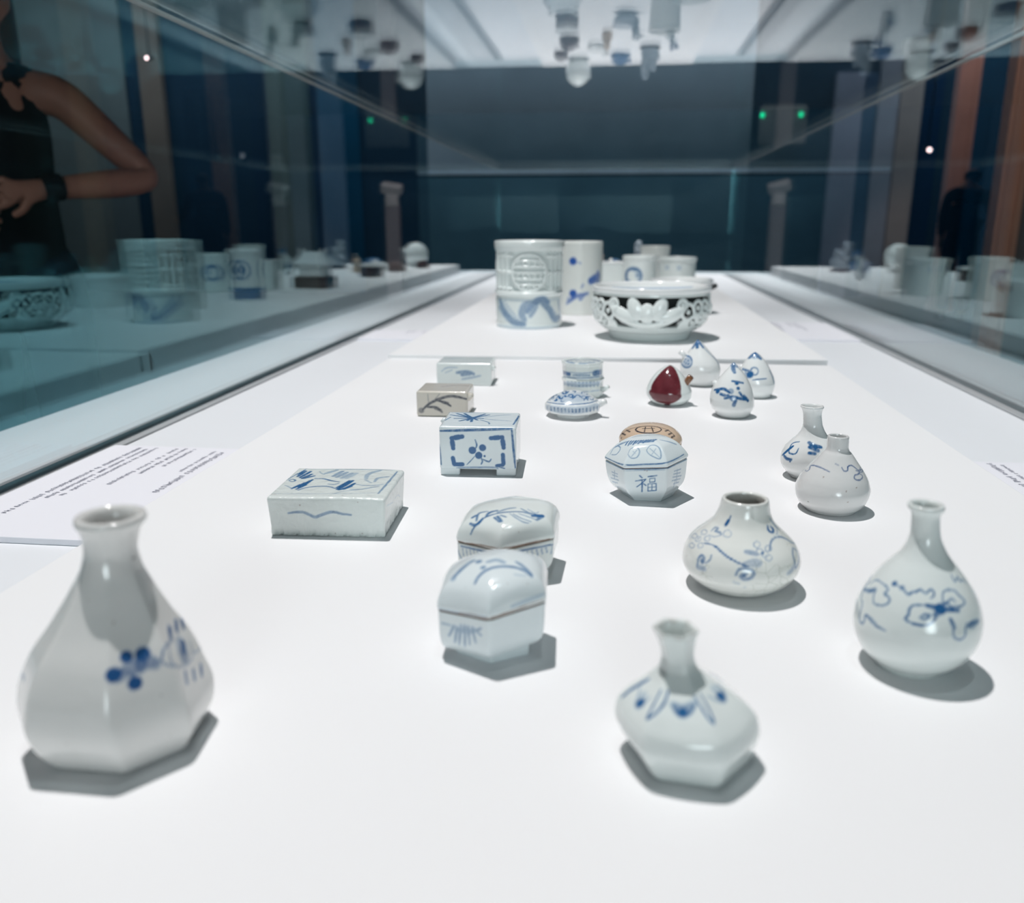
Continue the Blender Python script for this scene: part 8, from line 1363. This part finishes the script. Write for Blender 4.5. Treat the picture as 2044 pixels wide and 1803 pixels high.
blobs('base', [((0, 0, 6), (44, 34, 8), 0)], M['brown'], t)
t = thing('house_dropper', 'white house-shaped water dropper with pitched roof on a dark wooden stand', 'water dropper', at(-0.157, 2.56, REAR), 0.15)
slab('stand', (112, 74, 34), M['brown'], t, 4, 5)
slab('walls', (88, 56, 40), M['white'], t, 3, 4, z0=33)
mesh_obj('roof', [(-0.055, -0.036, 0.072), (0.055, -0.036, 0.072), (0.055, 0.036, 0.072), (-0.055, 0.036, 0.072), (-0.034, 0, 0.108), (0.034, 0, 0.108)], [(3, 2, 1, 0), (0, 1, 5, 4), (2, 3, 4, 5), (1, 2, 5), (3, 0, 4)], M['bluish'], t, False)
for s in (-1, 1): blobs('ridge_end', [((s * 36, 0, 110), (7, 6, 8), 0)], M['white'], t, 0.0014)
# ------------------------------------------------------------------ visitors beyond the glass
M['skin'] = plain('skin', (0.30, 0.165, 0.12), 0.55, 0.4, var=0.06, vscale=6)
M['black'] = plain('black_cloth', (0.004, 0.005, 0.009), 0.9, 0.1, bump=0.3, bscale=300)
M['navy'] = plain('navy_cloth', (0.006, 0.014, 0.03), 0.9, 0.1, bump=0.3, bscale=300)
M['hair'] = plain('black_hair', (0.006, 0.005, 0.006), 0.5, 0.4)
M['eye'] = plain('eye_white', (0.6, 0.6, 0.58), 0.3)
M['lip'] = plain('lip', (0.35, 0.13, 0.12), 0.5)
def skinned(name, verts, edges, mat, parent, root=0, sub=2):
    """one continuous surface grown over a skeleton: verts are (x, y, z, rx, ry) in metres"""
    me = bpy.data.meshes.new(name); me.from_pydata([v[:3] for v in verts], edges, []); me.update()
    o = link(bpy.data.objects.new(name, me), parent); me.materials.append(mat)
    o.modifiers.new('skin', 'SKIN')
    for k, v in enumerate(verts):
        s = me.skin_vertices[0].data[k]; s.radius = (v[3], v[4] if len(v) > 4 else v[3]); s.use_root = (k == root)
    md = o.modifiers.new('sub', 'SUBSURF'); md.levels = sub; md.render_levels = sub
    o.modifiers['skin'].use_smooth_shade = True
    return o
def hand_chain(V, E, wrist, fwd, up, side, start):
    """palm, four unequal curled fingers and a thumb from the side of the palm"""
    w = Vector(wrist); f = Vector(fwd).normalized(); u = Vector(up).normalized(); s = Vector(side).normalized()
    def add(p, r, prev):
        V.append((p.x, p.y, p.z, r, r)); E.append((prev, len(V) - 1)); return len(V) - 1
    palm = add(w + f * 0.035, 0.026, start); pe = add(w + f * 0.068, 0.028, palm)
    for k, (off, ln) in enumerate(((-0.03, 0.062), (-0.01, 0.074), (0.01, 0.07), (0.029, 0.054))):
        a = add(w + f * 0.085 + s * off, 0.0095, pe); b = add(w + f * (0.085 + ln * 0.5) + s * off - u * 0.012, 0.0085, a)
        add(w + f * (0.085 + ln * 0.8) + s * off - u * 0.04, 0.0075, b)
    a = add(w + f * 0.04 - s * 0.04 - u * 0.005, 0.0105, palm); add(w + f * 0.075 - s * 0.052 - u * 0.018, 0.009, a)
def person(name, label, loc, rz, J, top, legs, skinmat, hair, hands, face=True, sleeves=None):
    t = thing(name, label, 'person', loc, rz)
    V = [(0, 0.0, 0.95, 0.10, 0.07)]; E = []
    def add(p, r, prev, r2=None):
        V.append((*p, r, r2 or r)); E.append((prev, len(V) - 1)); return len(V) - 1
    l = J['lean']                                        # sideways and forward lean at the shoulders
    w = add((l[0] * 0.3, l[1] * 0.3, 1.08), 0.095, 0, 0.07); c = add((l[0] * 0.7, l[1] * 0.7, 1.25), 0.135, w, 0.10)
    s = add((l[0], l[1], 1.37), 0.09, c, 0.075)
    n = add((l[0] + J['neck'][0], l[1] + J['neck'][1], 1.445), 0.05, s)
    hd = Vector((l[0], l[1], 0)) + Vector(J['head'])
    h1 = add((hd.x, hd.y - 0.012, hd.z - 0.055), 0.06, n); h2 = add((hd.x, hd.y, hd.z + 0.02), 0.078, h1, 0.09); h3 = add((hd.x, hd.y + 0.005, hd.z + 0.085), 0.06, h2)
    if face: add((hd.x, hd.y - 0.104, hd.z - 0.02), 0.012, h2)
    for sd in (-1, 1): add((hd.x + sd * 0.086, hd.y + 0.01, hd.z - 0.005), 0.014, h2)
    for side, key in ((-1, 'R'), (1, 'L')):
        sh, el, wr = J['arm' + key]
        a = add(sh, 0.055, s); m1 = add(tuple((Vector(sh) * 0.55 + Vector(el) * 0.45)), 0.046, a); b = add(el, 0.038, m1)
        m2 = add(tuple((Vector(el) * 0.6 + Vector(wr) * 0.4)), 0.038, b); e = add(wr, 0.025, m2)
        f = Vector(wr) - Vector(el)
        hand_chain(V, E, wr, f, Vector((0, -1, 0.2)), Vector((0, 0.2, 1)), e)
    for side in (-1, 1):
        hp = add((side * 0.075, 0, 0.86), 0.06, 0); k = add((side * 0.1, -0.01, 0.48), 0.055, hp); an = add((side * 0.1, 0.02, 0.09), 0.036, k); add((side * 0.11, -0.14, 0.035), 0.034, an)
    body = skinned('body', V, E, skinmat, t)
    # clothing
    sl = [(0, 0, 0.84, 0.18, 0.135), (l[0] * 0.3, l[1] * 0.3, 1.08, 0.135, 0.11), (l[0] * 0.7, l[1] * 0.7, 1.25, 0.152, 0.118), (l[0], l[1], 1.345, 0.112, 0.092)]
    if sleeves: sl = [(v[0], v[1], v[2], v[3] + 0.035, v[4] + 0.02) for v in sl]      # a looser shirt
    ed = [(0, 1), (1, 2), (2, 3)]
    if sleeves:
        for key in ('R', 'L'):
            sh, el, wr = J['arm' + key]; k = len(sl)
            sl += [(*sh, 0.068, 0.068), (*tuple(Vector(sh) * 0.5 + Vector(el) * 0.5), 0.06, 0.06), (*el, 0.052, 0.052)]
            ed += [(3, k), (k, k + 1), (k + 1, k + 2)]
            if sleeves == 'long': sl.append((*tuple(Vector(el) * 0.15 + Vector(wr) * 0.85), 0.04, 0.04)); ed.append((k + 2, k + 3))
    else:
        for sd in (-1, 1):
            k = len(sl); sl += [(l[0] + sd * 0.085, l[1] - 0.035, 1.39, 0.036, 0.05), (l[0] + sd * 0.085, l[1] + 0.0, 1.425, 0.03, 0.07)]; ed += [(3, k), (k, k + 1)]
    skinned('top', sl, ed, top, t)
    lg = [(0, 0, 0.95, 0.165, 0.125), (0, 0, 1.06, 0.135, 0.10)]; le = [(0, 1)]
    for sd in (-1, 1):
        k = len(lg); lg += [(sd * 0.092, 0, 0.84, 0.1, 0.105), (sd * 0.1, -0.01, 0.48, 0.075, 0.08), (sd * 0.1, 0.015, 0.10, 0.06, 0.066)]
        le += [(0, k), (k, k + 1), (k + 1, k + 2)]
    skinned('trousers', lg, le, legs, t)
    for sd in (-1, 1):
        skinned('shoe', [(sd * 0.1, 0.05, 0.045, 0.045, 0.045), (sd * 0.105, -0.06, 0.045, 0.046, 0.042), (sd * 0.112, -0.17, 0.032, 0.038, 0.03)], [(0, 1), (1, 2)], M['black'], t)
    hv = [(hd.x, hd.y + 0.02, hd.z + 0.06, 0.095, 0.105), (hd.x, hd.y + 0.045, hd.z - 0.01, 0.092, 0.075)]; he = [(0, 1)]
    if hair == 'long': hv += [(hd.x, hd.y + 0.07, hd.z - 0.14, 0.085, 0.05), (hd.x, hd.y + 0.08, hd.z - 0.26, 0.07, 0.035)]; he += [(1, 2), (2, 3)]
    skinned('hair', hv, he, M['hair'], t)
    if face:
        for sd in (-1, 1): blobs('eye', [(((hd.x + sd * 0.032) * 1000, (hd.y - 0.083) * 1000, (hd.z + 0.012) * 1000), (13, 8, 8), 0)], M['eye'], t, 0.002)
        blobs('mouth', [((hd.x * 1000, (hd.y - 0.082) * 1000, (hd.z - 0.062) * 1000), (22, 8, 7), 0)], M['lip'], t, 0.002)
    return t
W = person('person', 'person in a black sleeveless top with folded arms and a wristwatch beside the case', (-1.57, 2.12, 0), 0.35,
    dict(lean=(0, 0), neck=(0, -0.01), head=(0.0, -0.02, 1.565), armL=((0.165, 0, 1.365), (0.375, -0.03, 1.155), (0.15, -0.215, 1.125)), armR=((-0.165, 0, 1.365), (-0.34, -0.04, 1.14), (-0.06, -0.20, 1.09))),
    M['black'], M['navy'], M['skin'], 'long', True)
tube('wristwatch', [(187, -187, 1132), (166, -203, 1128), (150, -214, 1125)], [32, 33, 31], M['black'], W, 18, False)
person('person', 'person in a dark shirt seen from behind with one hand raised by the pinkish pillar', (3.71, 9.95, 0), math.pi - 0.15,
    dict(lean=(-0.03, -0.04), neck=(-0.01, -0.03), head=(-0.02, -0.05, 1.52), armR=((-0.19, -0.03, 1.33), (-0.30, -0.02, 1.10), (-0.40, -0.16, 1.09)), armL=((0.17, -0.02, 1.33), (0.2, -0.02, 1.08), (0.18, -0.1, 0.87))),
    M['navy'], M['navy'], M['skin'], 'short', True, True, 'long')

# look-alikes that stand together share a group
GROUPS = {'peach_dropper': 'peach-shaped water droppers', 'brush_pot': 'brush pots on the rear board', 'hexagonal_box': 'six-sided lidded boxes', 'label_card': 'label cards in the case',
          'dome_dropper': 'brown dome-shaped droppers', 'box_dropper': 'box-shaped droppers', 'round_bottle': 'round-bodied bottles', 'display_stand': 'slim posts beyond the case', 'pillar': 'copper pillars', 'spotlight': 'small gallery spotlights'}
for o in list(SC.objects):
    base = o.name.split('.')[0]
    if o.parent is None and base in GROUPS and 'label' in o: o['group'] = GROUPS[base]
